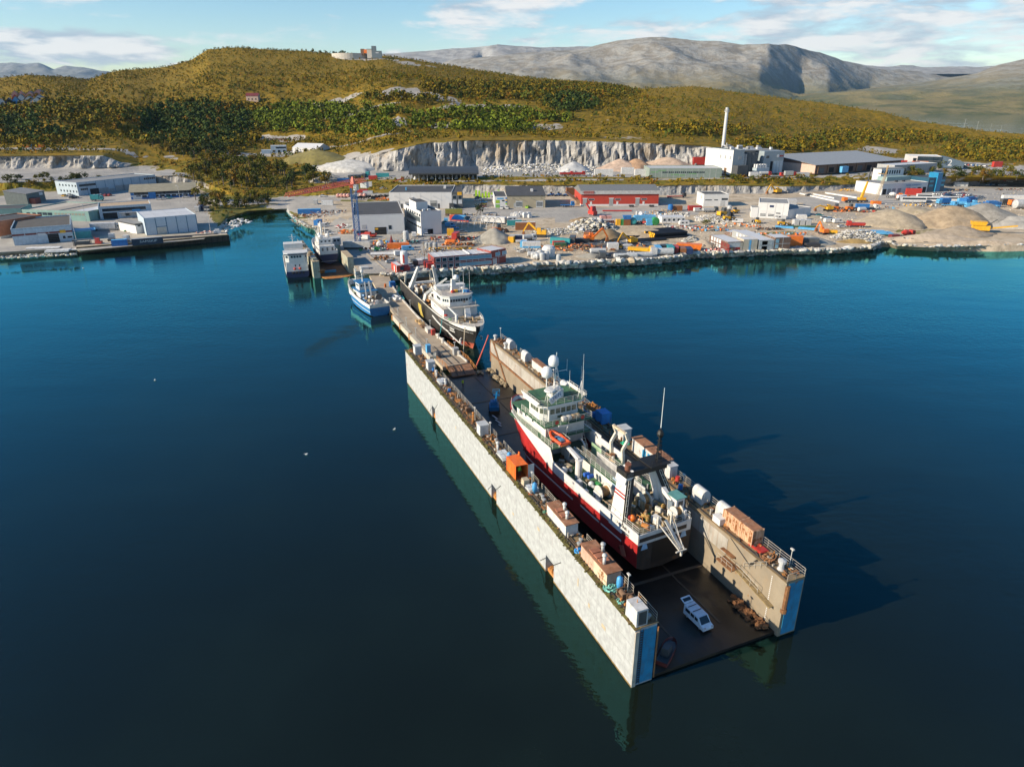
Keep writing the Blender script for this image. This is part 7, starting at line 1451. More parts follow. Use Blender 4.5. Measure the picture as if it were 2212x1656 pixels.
def rcol(n,base=(.40,.385,.35),spread=.45,warm=.12):
 k=nr.uniform(1-spread,1+spread,(n,1));w_=nr.uniform(-warm,warm,(n,1));return np.clip(np.array(base)[None]*k*np.concatenate([1+w_,1+w_*.4,1-w_],1),.03,.8)
M_ROCK=tinted('loose_rock',var=.3,scale=1.5)
M_BOULD=tinted('boulder_rock',var=.3,scale=1.2,rand=True,cols=[(.22,.22,.22),(.58,.56,.51),(.42,.33,.22)])
ix=np.where((xs>826)&(xs<2235))[0]
P_,S_=[],[]
for i in ix:
 a,b=rows[0][i],rows[1][i];w_=1.0 if xs[i]<1890 or xs[i]>2060 else.55
 step=np.linalg.norm(rows[0][min(i+1,NX-1)]-a)
 for k in range(max(1,int(step*(9.0 if xs[i]<1900 else 3.5)))):
  t=rng.uniform(.05,1.15);q=a*(1-t)+b*t;o=rows[0][min(i+1,NX-1)]-a
  q=q+o*rng.random();P_.append((q[0],q[1]+rng.uniform(-.6,.6),max(-.3,-.3+t*3.1 if t<1 else 2.9)));S_.append(rng.uniform(.9,2.7)*(1.0 if rng.random()<.8 else 1.35)*(1 if xs[i]<1900 else.7))
P_=np.array(P_);S_=np.array(S_);order=np.argsort(-S_/np.linalg.norm(P_-np.array([0,0,60]),axis=1));big,rest=order[:295],order[295:]
bm_=[rocks_mesh('boulder',np.zeros((1,3)),np.ones(1),rcol(1),M_BOULD)for k in range(8)]
for k,i in enumerate(big):
 o=put('boulder',bm_[k%8],None,P_[i],rng.random()*6.28,(S_[i],S_[i],S_[i]));tag(o,'large pale boulder in the rock bank lining the shore','boulder','boulders of the shore bank')
tag(put('rock_armour',rocks_mesh('rock_armour',P_[rest],S_[rest],rcol(len(rest)),M_ROCK)),kind='stuff')
def scatter(name,polyd,n,s0,s1,base=(.40,.385,.35),pile=0.0,spread=.45,warm=.12,zlift=0.0):
 xs_,ys_=[p[0]for p in polyd],[p[1]for p in polyd];pts,sz=[],[]
 cx_,cy_=sum(xs_)/len(xs_),sum(ys_)/len(ys_);rx_,ry_=(max(xs_)-min(xs_))/2,(max(ys_)-min(ys_))/2
 while len(pts)<n:
  x,y=rng.uniform(min(xs_),max(xs_)),rng.uniform(min(ys_),max(ys_));c=False
  for i in range(len(polyd)):
   x0,y0=polyd[i];x1,y1=polyd[(i+1)%len(polyd)]
   if(y0>y)!=(y1>y)and x<(x1-x0)*(y-y0)/((y1-y0)or 1e-9)+x0:c=not c
  if not c:continue
  q=ground(x,y);r=math.hypot((x-cx_)/rx_,(y-cy_)/ry_);pts.append((q.x,q.y,q.z+zlift+pile*max(0,1-r*r)*rng.random()));sz.append(rng.uniform(s0,s1)**1)
 return tag(put(name,rocks_mesh(name,np.array(pts),np.array(sz),rcol(n,base,spread,warm),M_ROCK)),kind='stuff')
def dz(code,pts):return[zp(code,*p)for p in pts]
scatter('boulder_heap',dz('M6',[(330,500),(620,430),(900,450),(1150,500),(1150,560),(800,600),(500,620),(320,620)]),520,.9,2.6,pile=4.5)
scatter('rubble_heap',dz('M6',[(0,560),(300,540),(450,620),(200,650),(0,640)]),200,.4,1.3,pile=1.5)
scatter('rubble_heap',dz('R8',[(860,1100),(1150,980),(1480,1000),(1750,1120),(1830,1210),(1500,1200),(1100,1150)]),700,.5,1.6,pile=2.5)
scatter('rubble_heap',dz('R8',[(0,1340),(600,1290),(620,1210),(200,1260)]),120,.5,1.2)
scatter('rubble_heap',dz('R7',[(440,740),(640,680),(720,700),(700,760),(500,780)]),90,.6,1.6,pile=1.2)
scatter('rubble_heap',dz('R7',[(150,280),(560,270),(560,340),(420,320),(160,310)]),160,.5,1.5,(.48,.46,.42),pile=1)
scatter('rubble_heap',dz('R7',[(660,330),(1090,290),(1250,420),(1150,480),(920,440),(680,420)]),420,.4,1.5,(.45,.43,.39),pile=1)
scatter('rubble_heap',dz('R7',[(120,480),(340,480),(340,530),(150,510)]),90,.4,1.0)
scatter('rubble_heap',dz('M5',[(1370,720),(2212,660),(2212,770),(1560,760)]),260,.4,1.4,pile=.8)
scatter('quarry_rubble',dz('N6',[(0,190),(200,140),(620,150),(900,160),(1000,200),(860,235),(400,225),(0,230)]),900,.6,2.4,(.50,.49,.46),pile=3)
scatter('quarry_rubble',dz('N5',[(1980,180),(2200,150),(2212,230),(1990,225)]),160,.8,2.4,(.50,.49,.46),pile=2)
scatter('cove_rocks',[(470,489),(520,470),(545,478),(520,487),(490,500)],130,.6,1.8,(.5,.5,.48))
scatter('cove_rocks',[(632,468),(660,462),(690,478),(680,492),(656,488)],160,.6,1.8,(.46,.44,.38))
scatter('cove_rocks',[(-30,556),(120,545),(168,546),(165,551),(90,554),(-30,560)],260,.5,1.4,(.48,.46,.4))
scatter('yard_debris',[(960,505),(1480,480),(1860,470),(1900,520),(1500,540),(1100,570),(960,560)],1500,.25,.8,(.36,.31,.25),spread=.8,warm=.25)
scatter('yard_debris',[(1500,470),(1900,450),(1960,500),(1860,520),(1560,500)],800,.3,.9,(.40,.35,.28),spread=.8,warm=.25)
scatter('yard_debris',[(860,490),(1000,500),(990,560),(880,570)],420,.25,.9,(.34,.26,.2),spread=.8,warm=.35)
scatter('yard_debris',[(1900,440),(2212,410),(2212,470),(1960,480)],500,.3,.9,(.38,.34,.28),spread=.8)
scatter('debris_strip',[(620,475),(700,462),(715,480),(690,490),(650,490)],240,.3,1.2,(.4,.32,.24),spread=.8,warm=.3)
def mound(code,x,y,rx,ry,h,c1,c2,seed,ragged=.5,n=26):
 q=gz(code,x,y);u=np.linspace(-1.25,1.25,n);X,Y=np.meshgrid(u,u);r=np.sqrt(X**2+Y**2)+(fbm(X*1.6+seed,Y*1.6,4,seed)-.5)*ragged
 Z=h*np.clip(1.08-r,0,1)**.85+(fbm(X*4,Y*4,3,seed+5)-.5)*h*.14*(r<1.08)-.25-5*(r>1.10)
 V=np.stack([X*rx,Y*ry,Z],-1).reshape(-1,3);i=np.arange(n-1)[:,None]*n+np.arange(n-1)[None]
 nm='mound_%d'%seed;mm=M('earth_'+nm,c1,.95,var=.25,scale=.35,dirt=.6,dirtc=c2,bump=.4,space='World')
 o=put('gravel_mound',mesh_np('gravel_mound',V,np.stack([i,i+1,i+n+1,i+n],-1).reshape(-1,4),mm,smooth=True),None,q,rng.random()*0);return tag(o,kind='structure')
GRV,GRV2,SND,SND2,EAR,EAR2=(.30,.28,.235),(.38,.355,.30),(.46,.37,.27),(.56,.46,.35),(.22,.155,.085),(.13,.095,.05)
mound('M5',880,870,9,10,5.5,GRV,GRV2,1,.25);mound('R8',1900,870,17,15,7.5,(.33,.275,.2),(.22,.18,.12),2,.4);mound('RR',1480,1100,21,16,9,(.27,.25,.215),GRV2,3,.25)
mound('RR',900,1150,24,16,9,(.36,.275,.18),EAR,4,.6);mound('RR',300,1000,20,14,5,(.40,.33,.23),(.25,.2,.08),5,.6);mound('RR',1150,1320,17,9,4,(.33,.27,.2),EAR,6,.6);mound('RR',2050,1170,18,12,4.5,(.36,.34,.3),GRV2,7,.5)
mound('RR',600,1420,26,4.5,3.0,SND,SND2,8,.5);mound('RR',1600,1490,24,3,1.8,SND,EAR,9,.6);mound('M6',1010,700,9,8,4.5,EAR,EAR2,10,.6);mound('M6',1500,650,18,7,4,(.36,.30,.22),EAR,11,.6)
mound('M6',690,1010,6,4,1.6,GRV,GRV2,12,.4);mound('R7',800,840,7,5,3.0,SND,SND2,13,.3);mound('R8',530,1190,10,8,3.5,(.35,.33,.28),GRV,14,.5);mound('M6',590,410,7,5,2.2,EAR,SND,15,.6)
mound('N6',690,200,14,12,7,(.45,.45,.44),(.5,.5,.48),16,.3);mound('N6',1080,190,16,12,8,(.45,.33,.25),(.5,.4,.3),17,.4);mound('N6',1220,190,14,12,8,(.40,.25,.15),EAR,18,.5);mound('N6',1480,150,20,14,6,(.46,.34,.25),(.5,.4,.3),19,.5)
mound('R8',600,760,9,4,1.2,(.36,.31,.23),EAR,20,.6);mound('Q2',1430,600,26,16,6,(.5,.49,.46),GRV2,21,.4);mound('Q2',950,500,30,14,8,(.20,.17,.05),EAR,22,.5);mound('R8',1300,1180,8,4,1.6,(.30,.2,.07),EAR,23,.6);mound('Q2',1120,780,14,9,5,GRV,GRV2,24,.4)
M_LEAF=tinted('forest_leaves',.9,.25,.4)
TINT={'olive':(.118,.096,.010),'yellow':(.185,.130,.010),'green':(.062,.082,.012),'dark':(.045,.068,.014),'bright':(.115,.145,.014),'rust':(.19,.095,.010)}
def forest(name,P_,H_,W_,tints,K,leaf):
 n=len(P_);u=nr.normal(0,1,(n,K,3));u/=np.linalg.norm(u,axis=2,keepdims=True);rr=nr.uniform(.35,1.0,(n,K,1))**.6;c=u*rr
 c=c*np.stack([W_/2,W_/2,H_*.42],1)[:,None];c[...,2]+=(H_*.55)[:,None]
 c[...,:2]*=np.clip(1.25-.5*c[...,2:3]/H_[:,None,None],.3,1.2)
 nrm=u+nr.normal(0,.55,(n,K,3));nrm[...,2]+=.35;nrm/=np.linalg.norm(nrm,axis=2,keepdims=True)
 a=np.cross(nrm,nr.normal(0,1,(n,K,3)));a/=np.linalg.norm(a,axis=2,keepdims=True)+1e-9;b=np.cross(nrm,a)
 s=(leaf*W_)[:,None,None]*nr.uniform(.6,1.25,(n,K,1));a,b=a*s,b*s*.8
 Q_=np.stack([c-a,c-b*.9,c+a*1.05,c+b],2)+P_[:,None,None]
 me=mesh_np(name,Q_.reshape(-1,3),np.arange(n*K*4).reshape(-1,4),M_LEAF)
 at_=me.color_attributes.new('tint','FLOAT_COLOR','POINT');c4=np.ones((n,K,4,4),np.float32);v_=nr.uniform(.75,1.25,(n,K,1,1));c4[...,:3]=tints[:,None,None]*v_;at_.data.foreach_set('color',c4.ravel());return tag(put(name,me),kind='stuff')
def surface_points(j0,j1,n):
 r=np.where((band>=j0)&(band<j1))[0];c=np.where((xs>-260)&(xs<2600))[0][:-1]
 A=G[np.ix_(r,c)];B=G[np.ix_(r,c+1)];C=G[np.ix_(np.minimum(r+1,len(band)-1),c)]
 ar=np.linalg.norm(np.cross(B-A,C-A),axis=-1);p=(ar/ar.sum()).ravel();k=nr.choice(len(p),n,p=p);i,j=np.unravel_index(k,ar.shape)
 s,t=nr.random((2,n));P_=A[i,j]+(B[i,j]-A[i,j])*s[:,None]+(C[i,j]-A[i,j])*t[:,None]
 return P_,xs[c][j],PYY[r[i],c[j]],cover[r[i],c[j]],band[r[i]]
P_,px_,py_,cv_,bd_=surface_points(7.02,12.25,78000)
den=fbm(P_[:,0]*.011,P_[:,1]*.011,4,71);den2=fbm(P_[:,0]*.03,P_[:,1]*.03,3,72)
E_=lambda x0,y0,rx,ry:np.clip(1.15-np.sqrt(((px_-x0)/rx)**2+((py_-y0)/ry)**2),0,.5)*2
woods=np.maximum.reduce([E_(430,275,170,52),E_(640,262,150,35),E_(790,268,130,30),E_(1060,265,170,24),E_(1230,228,60,18),E_(880,215,90,12),E_(1130,200,260,20)*.8,E_(120,262,190,36),E_(1180,192,60,10),E_(60,300,120,25),E_(1700,318,120,16)*.8,E_(1900,300,190,14)*.7,E_(2150,330,120,22)*.9,E_(1500,285,130,14)*.6])
pacc=np.clip(.32+.55*np.clip((den-.40)*4,0,1)*(px_<1350)+.10*(px_>=1350)+.9*woods,0,1)*np.clip((cv_-.45)*3,0,1)
ok=nr.random(len(P_))<pacc*.55;P_,px_,py_,den,den2,woods,bd_=P_[ok],px_[ok],py_[ok],den[ok],den2[ok],woods[ok],bd_[ok]
n=len(P_);H_=np.where(woods>.3,nr.uniform(5,9.5,n),nr.uniform(2.2,5.5,n));H_=np.where(bd_>11.3,H_*.72,H_);H_=np.where(px_>1400,H_*.8,H_)
W_=H_*nr.uniform(.6,.95,n)
dkz=np.clip(1.15-np.sqrt(((px_-420)/130)**2+((py_-275)/45)**2),0,1)+np.clip(1.1-np.sqrt(((px_-1230)/60)**2+((py_-228)/18)**2),0,1)+np.clip(1.1-np.sqrt(((px_-50)/110)**2+((py_-285)/25)**2),0,1)
brz=np.clip(1.1-np.sqrt(((px_-720)/190)**2+((py_-262)/45)**2),0,1)+np.clip(1.1-np.sqrt(((px_-1050)/200)**2+((py_-262)/30)**2),0,1)
T_=np.array([TINT['olive']])[np.zeros(n,int)]
u_=nr.random(n)
def lay(mask,c):T_[mask]=TINT[c]
lay(u_<.28,'yellow');lay((u_>.28)&(u_<.5),'green');lay((u_>.95),'rust');lay((brz>.15)&(u_<.72),'bright');lay((brz>.15)&(u_>.75),'green');lay((dkz>.12)&(u_<.88),'dark');lay((woods<.2)&(u_>.5)&(u_<.62),'yellow')
T_*=nr.uniform(.78,1.22,(n,1));forest('hillside_woods',P_,H_,W_,T_,15,.20)
P_,px_,py_,cv_,bd_=surface_points(3.6,6.98,16000);ok=(cv_>.5)&(nr.random(len(P_))<.30);P_=P_[ok];px_=px_[ok];n=len(P_);H_=nr.uniform(.7,2.2,n)
T_=np.array([TINT[k]for k in('olive','yellow','green','rust','yellow')])[nr.integers(0,5,n)]*nr.uniform(.8,1.25,(n,1));forest('scrub',P_,H_,H_*1.5,T_,9,.22)
P_,px_,py_,cv_,bd_=surface_points(1.2,3.6,22000);ok=(cv_>.45)&(nr.random(len(P_))<.22)&(px_<760);P_=P_[ok];n=len(P_);H_=nr.uniform(.5,1.6,n)
T_=np.array([TINT[k]for k in('olive','yellow','bright','rust','yellow')])[nr.integers(0,5,n)]*nr.uniform(.8,1.25,(n,1));forest('long_grass',P_,H_,H_*1.8,T_,7,.24)
LEAVES={k:tinted('leaves_'+k,.9,.3,.7,True,c)for k,c in{'mix':[(.055,.075,.014),(.125,.115,.014),(.15,.10,.012)],'dark':[(.022,.038,.012),(.05,.065,.014),(.075,.075,.014)],'gold':[(.10,.095,.013),(.15,.12,.014),(.16,.085,.013)]}.items()}
BARK=M('bark',(.16,.13,.10),.9,var=.3)
def crown_mesh(name,mat,K,tall,leafs,seed,lobes=7):
 g=np.random.default_rng(seed);L_=g.normal(0,1,(lobes,3));L_/=np.linalg.norm(L_,axis=1,keepdims=True);L_*=g.uniform(.25,.62,(lobes,1));L_[:,2]*=tall;k=g.integers(0,lobes,K)
 u=g.normal(0,1,(K,3));u/=np.linalg.norm(u,axis=1,keepdims=True);c=L_[k]+u*g.uniform(.18,.40,(K,1));c[:,2]=c[:,2]*.9+.05
 nrm=u+g.normal(0,.5,(K,3));nrm[:,2]+=.3;nrm/=np.linalg.norm(nrm,axis=1,keepdims=True);a=np.cross(nrm,g.normal(0,1,(K,3)));a/=np.linalg.norm(a,axis=1,keepdims=True);b=np.cross(nrm,a);s=leafs*g.uniform(.6,1.3,(K,1))
 Q_=np.stack([c-a*s,c-b*s*.7,c+a*s,c+b*s*.8],1);return mesh_np(name,Q_.reshape(-1,3),np.arange(K*4).reshape(-1,4),mat)
CR_={k:[crown_mesh('crown',m_,210,1.15,.105,100+i)for i in range(4)]for k,m_ in LEAVES.items()}
tm=MB();tm.tube((0,0,-.3),(0,0,.62),.045,6,.03);tm.tube((0,0,.3),(.22,.08,.72),.022,5,.012);tm.tube((0,0,.38),(-.18,-.12,.75),.02,5,.01);TRUNK=tm.mesh('trunk',BARK)
def tree(d,h,wdt,kind,label,group,name='tree',cat='tree'):
 q=ground(*d);r=thing(name,label,cat,q,rng.random()*6.28,group)
 put('trunk',TRUNK,r,(0,0,0),0,(h,h,h));put('crown',CR_[kind][rng.randrange(4)],r,(0,0,h*.58),0,(wdt,wdt,h*.62));return r
def grove(poly,n,h0,h1,kinds,label,group,name='tree',cat='tree',wf=.55):
 xs_,ys_=[p[0]for p in poly],[p[1]for p in poly];k=0;pts=[]
 while k<n:
  x,y=rng.uniform(min(xs_),max(xs_)),rng.uniform(min(ys_),max(ys_));c=False
  for i in range(len(poly)):
   x0,y0=poly[i];x1,y1=poly[(i+1)%len(poly)]
   if(y0>y)!=(y1>y)and x<(x1-x0)*(y-y0)/((y1-y0)or 1e-9)+x0:c=not c
  if c and all(abs(x-a)>4 or abs(y-b_)>2 for a,b_ in pts):h=rng.uniform(h0,h1);kd=rng.choice(kinds);w0,w1=label.split(' ',1);tree((x,y),h,h*wf*rng.uniform(.8,1.2),kd,f"{ {'mix': 'green', 'gold': 'yellow-green', 'dark': 'dark green'}[kd]} {'tall' if h > (h0 + h1) / 2 else 'low'} {w1}",group,name,cat);pts.append((x,y));k+=1
  elif c:k+=.05
grove([(400,392),(450,350),(520,345),(600,362),(700,385),(715,402),(640,412),(520,412),(440,402)],105,6,11,['mix','mix','gold','dark'],'leafy tree in the grove between the cove road and the gravel terrace','trees of the grove above the cove')
grove([(430,350),(300,318),(440,320),(520,332),(540,344)],40,7,12,['dark','dark','mix'],'dark tree at the lower edge of the wood left of the tent hall','trees at the lower wood edge')
grove([(432,452),(450,424),(520,425),(585,436),(600,446),(540,448),(480,456)],36,4,8,['mix','dark','gold'],'bushy tree on the bank of the small cove','trees on the cove bank')
grove([(0,402),(0,388),(90,382),(240,386),(232,398),(120,404)],26,3,6,['dark','mix'],'dark bush on the bank behind the left yard','bushes on the bank behind the left yard','bush','bush',.8)
grove([(1935,388),(1965,366),(2040,362),(2212,375),(2230,388),(2100,392),(1990,395)],46,3.5,6.5,['mix','gold','dark'],'bushy tree in the belt behind the blue office tower','trees behind the blue office tower',wf=.8)
grove([(1560,388),(1620,386),(1790,392),(1850,384),(1880,392),(1760,402),(1600,398)],22,2.5,5,['mix','gold'],'bush on the grassy bank below the plant building','bushes on the bank below the plant','bush','bush',.9)
grove([(870,398),(1020,389),(1240,390),(1400,391),(1400,395),(1100,394),(900,404)],14,1.8,3.5,['mix','gold'],'low bush on the grass strip above the yard','bushes on the grass strip','bush','bush',1.0)
for x,y,lb in((590,420,'left one of two small spruces beside the tent frame'),(640,425,'right one of two small spruces beside the tent frame')):tree(zp('M5',x,y),5,2.4,'dark',lb,'small spruces in the yard')
tree(zp('L2',1230,470),8,5.5,'gold','pale grey-green tree at the right end of the blue and white office',None);tree(zp('L1',130,200),7,5,'dark','round dark tree at the left edge below the grey terrace',None);tree(zp('R7',870,470),2.5,4,'mix','single yellow-green bush among the rubble in the yard',None,'bush','bush')
for x in(30,170,260,400,440,520,555,600,660):d=zp('HT',x,185);q=at_far(d[0],R12v[int(np.argmin(np.abs(xs-d[0])))],1175);q.z-=2;r=thing('tree','small dark tree standing against the sky on the hilltop','tree',q,rng.random()*6,'hilltop trees');h=rng.uniform(6,9);put('trunk',TRUNK,r,(0,0,0),0,(h,h,h));put('crown',CR_['dark'][rng.randrange(4)],r,(0,0,h*.62),0,(h*.55,h*.55,h*.55))
# vehicles, containers, machines and people in the yards
WHEEL=MB().lathe((0,0,0),[(.30,-.11),(.34,-.08),(.34,.08),(.30,.11)],10,0,'y').mesh('wheel',RUBBER)
RIM=MB().lathe((0,0,0),[(.19,-.125),(.19,.125)],8,0,'y').mesh('rim',P('silver'))
def wheels(t,pts,r=.34):
 for x,y in pts:o=put('wheel',WHEEL,t,(x,y,r),0,(r/.34,r/.34,r/.34));put('rim',RIM,o)
def at_(p):return p if isinstance(p,Vector)else gz(*p)
def car(p,rz,c,label,grp=None,kind='car'):
 t=thing('parked_car' if kind=='car' else 'van',label,kind,at_(p),rad(rz),grp);m=MB()
 if kind=='car':
  m.slabx([(-2.1,.3),(2.15,.3),(2.15,.7),(1.2,.88),(-2.0,.92),(-2.15,.6)],-.86,.86);m.build('body',P(c,rough=.3),t);g=MB();g.frus(-1.75,1.05,-.78,.78,.921,1.38,.45,.14,0,.75);g.build('cabin_glass',GLASS,t);r=MB();r.box(-1.2,.25,-.62,.62,1.385,1.43);r.build('roof',P(c),t)
 else:
  m.slabx([(-2.5,.35),(2.5,.35),(2.5,.95),(1.85,1.15),(1.3,1.95),(-2.45,2.0),(-2.5,1.9)],-.95,.95);m.build('body',P(c,rough=.3),t);g=MB();g.add([(1.90,-.8,1.2),(1.90,.8,1.2),(1.38,.72,1.9),(1.38,-.72,1.9),(1.87,-.8,1.18),(1.87,.8,1.18),(1.34,.72,1.88),(1.34,-.72,1.88)],[(0,1,2,3),(4,7,6,5),(0,4,5,1),(1,5,6,2),(2,6,7,3),(3,7,4,0)]);g.build('windscreen',GLASS,t)
  for y in(-.97,.93):g=MB();g.box(.3,1.25,y,y+.04,1.15,1.75);g.build('side_window',GLASS,t)
 wheels(t,[(-1.35,-.8),(-1.35,.8),(1.4,-.8),(1.4,.8)]);return t
def truck(p,rz,c,label,load='flat',lc='grey',L_=7.5,cat='truck',grp=None):
 t=thing('truck',label,cat,at_(p),rad(rz),grp);m=MB();m.box(-L_/2,L_/2,-.5,.5,.6,.9);m.build('chassis',P('charcoal'),t)
 m=MB();m.slabx([(L_/2-2.0,.8),(L_/2,.8),(L_/2,1.9),(L_/2-.3,3.0),(L_/2-2.0,3.0)],-1.2,1.2);cb=m.build('cab',P(c),t);g=MB();g.box(L_/2+.001,L_/2+.03,-1.05,1.05,1.75,2.1);g.box(L_/2-1.3,L_/2-.5,-1.23,-1.201,1.8,2.5);g.build('cab_window',GLASS,cb)
 x1=L_/2-2.2
 if load=='box':m=MB();m.box(-L_/2,x1,-1.25,1.25,.95,3.6);m.build('box_body',P(lc),t)
 elif load=='tip':m=MB();m.frus(-L_/2-.3,x1,-1.25,1.25,1.0,2.2,-.2,-.1);m.build('tipper_body',P(lc),t)
 elif load=='tank':m=MB();m.tube((-L_/2,0,2.0),(x1,0,2.0),1.1,12);m.build('tank',P(lc),t)
 elif load=='mixer':m=MB();m.lathe((-.8,0,2.2),[(.5,-2.2),(1.2,-.8),(1.25,.4),(.7,1.6)],10,0,'x');m.build('drum',P(lc),t)
 else:m=MB();m.box(-L_/2,x1,-1.25,1.25,.95,1.15);m.build('flatbed',P(lc),t)
 wheels(t,[(-L_/2+.8,-1),(-L_/2+.8,1),(-L_/2+2.0,-1),(-L_/2+2.0,1),(L_/2-1.1,-1),(L_/2-1.1,1)],.5);return t
def excavator(p,rz,c,label,s=1.0,up=True,kind='excavator'):
 t=thing('excavator',label,'excavator',at_(p),rad(rz));t.scale=(s,s,s)
 for y in(-1.1,1.1):m=MB();m.slabx([(-1.9,.4),(-1.5,0),(1.5,0),(1.9,.4),(1.5,.85),(-1.5,.85)],y-.3,y+.3);m.build('track',P('dark'),t)
 m=MB();m.box(-1.9,1.2,-1.25,1.25,.95,1.9);m.frus(-1.95,-.4,-1.2,1.2,1.9,2.4,.2,.1);m.build('body',P(c),t);m=MB();m.frus(-.2,1.3,.1,1.2,1.9,3.1,.15,.05);cb=m.build('cab',P(c),t);g=MB();g.box(1.31,1.34,.2,1.1,2.1,2.9);g.build('cab_window',GLASS,cb)
 e=(4.2,-.3,4.6)if up else(4.4,-.3,2.6);f=(6.0,-.3,1.6)if up else(6.6,-.3,1.6)
 m=MB();m.bar((1.0,-.3,1.7),e,.42,.6);m.build('boom',P(c),t);m=MB();m.bar(e,f,.34,.45);m.build('stick',P(c),t);m=MB();m.frus(f[0]-.7,f[0]+.5,-.9,.3,f[2]-1.3,f[2]-.1,.3,.1);m.build('bucket',P('dark')if s<1.05 else P('rust'),t);return t
def loader(p,rz,c,label,s=1.0):
 t=thing('wheel_loader',label,'wheel loader',at_(p),rad(rz));t.scale=(s,s,s);m=MB();m.box(-2.6,.4,-.9,.9,.8,2.0);m.box(.4,1.6,-.6,.6,.8,1.5);m.build('body',P(c),t);m=MB();m.frus(-.9,.5,-.75,.75,2.0,3.3,.15,.1);m.build('cab',M('cab_glass',(.06,.07,.08),.15),t)
 m=MB();m.bar((1.2,-.5,1.6),(3.0,-.5,.8),.25);m.bar((1.2,.5,1.6),(3.0,.5,.8),.25);m.build('lift_arm',P(c),t);m=MB();m.slabx([(2.8,.2),(3.9,.2),(3.0,1.4)],-1.3,1.3);m.build('bucket',P('dark'),t);wheels(t,[(-1.7,-1),(-1.7,1),(1.3,-1),(1.3,1)],.75);return t
def cont(p,rz,c,label,L_=6.06,grp=None,roof=None,stripe=None,z=0,h=2.59,cat='container'):
 q=at_(p).copy();q.z+=z;return container('container',label,cat,q,rad(rz),L_,2.44,h,P(c,dirt=.3),grp,roofm=P(roof)if roof else None,stripe=P(stripe)if stripe else None)
def caravan(p,rz,label,c='white'):
 t=thing('caravan',label,'caravan',at_(p),rad(rz));m=MB();m.slabx([(-2.5,.6),(-2.3,.4),(2.2,.4),(2.6,1.2),(2.2,2.5),(-2.2,2.5),(-2.6,1.4)],-1.05,1.05);m.build('body',P(c),t);g=MB();g.box(-1.6,-.5,-1.08,-1.051,1.3,1.9);g.build('window',GLASS,t);g=MB();g.box(.5,1.3,-1.08,-1.051,1.3,1.9);g.build('window',GLASS,t);wheels(t,[(-.2,-.9),(-.2,.9)],.33);return t
def tank(p,rz,c,label,L_=6,r=1.1,vertical=False,name='tank',grp=None):
 t=thing(name,label,name.replace('_',' '),at_(p),rad(rz),grp);m=MB()
 if vertical:m.lathe((0,0,0),[(r,0),(r,L_),(r*.7,L_+r*.35),(.02,L_+r*.45)],14)
 else:m.lathe((0,0,r+.15),[(r*.6,-L_/2-.3),(r,-L_/2),(r,L_/2),(r*.6,L_/2+.3)],14,0,'x')
 m.build('shell',P(c),t)
 if not vertical:m=MB();m.box(-L_*.35,-L_*.25,-r*.8,r*.8,0,.6);m.box(L_*.25,L_*.35,-r*.8,r*.8,0,.6);m.build('saddle',P('charcoal'),t)
 return t
def pipes(p,rz,c,label,L_=12,n=8,r=.35,endc=None,rows_=2,grp=None):
 t=thing('pipe_stack',label,'pipes',at_(p),rad(rz),grp);m=MB();m.tube((-L_/2,0,0),(L_/2,0,0),r,8);me=m.mesh('pipe',P(c));e=MB();e.tube((-L_/2-.06,0,0),(-L_/2-.001,0,0),r*.95,8);ee=e.mesh('end_cap',P(endc))if endc else None
 for j in range(rows_):
  for k in range(n):o=put('pipe',me,t,(rng.uniform(-.2,.2),(k-n/2)*r*2.1+(r if j%2 else 0),r+j*r*1.85));ee and put('end_cap',ee,o)
 return t
def junk(p,label,cols,n=26,rx=5,ry=3,h=1.6,seed=0,name='scrap_heap'):
 q=at_(p);ms=[P(c,dirt=.5)for c in cols];b=MB()
 for k in range(n):
  x,y=rng.uniform(-rx,rx),rng.uniform(-ry,ry);z=rng.random()*h*max(.2,1-math.hypot(x/rx,y/ry));mi=rng.randrange(len(ms))
  if k%3==0:b.bar((x,y,z),(x+rng.uniform(-2,2),y+rng.uniform(-1,1),z+rng.uniform(0,.6)),rng.uniform(.12,.35),None,mi)
  elif k%3==1:b.obox((x,y,z+.3),(rng.uniform(.4,1.5),rng.uniform(.3,1.0),rng.uniform(.3,1.0)),rng.random()*3,mi)
  else:b.tube((x,y,z+.2),(x+rng.uniform(-.9,.9),y+rng.uniform(-.9,.9),z+rng.uniform(.2,.8)),rng.uniform(.15,.4),7,None,mi)
 return tag(b.build(name,ms,None,q),label,kind='stuff')
def boat(p,rz,c,label,L_=6,cab=True,c2='white'):
 t=thing('small_boat',label,'boat',at_(p),rad(rz));sh,o,rg=hull(L_,L_*.17,.3,[(lambda s:.8,0),(lambda s:1.5,0)],nst=14,rake=.8);sh.build('hull',P(c),t);transom(rg,0,2).build('transom',P(c),t);deck_sheet(o,lambda s:1.2,.1,L_*.9,.05,10).build('deck',P(c2),t)
 if cab:m=MB();m.frus(L_*.25,L_*.6,-L_*.11,L_*.11,1.21,2.3,.15,.1,0,.5);m.build('cabin',P(c2),t)
 m=MB();m.box(L_*.2,L_*.25,-.9,.9,0,.5);m.box(L_*.6,L_*.65,-.7,.7,0,.5);m.build('cradle',P('wood'),t);return t
def simple(name,label,cat,p,rz,bm,mat,grp=None):return tag(bm.build(name,mat,None,at_(p),rad(rz)),label,cat,grp)
def light_pole(p,label,h=11,c='lightgrey',heads=1):
 t=thing('light_pole',label,'lamp',at_(p));m=MB();m.tube((0,0,-.2),(0,0,h),.13,8,.08);m.build('pole',P(c),t)
 for k in range(heads):m=MB();m.box(-1.2+k*1.3,-.1+k*1.3,-.25,.25,h-.05,h+.22);m.build('lamp_head',P('offwhite'),t)
 return t
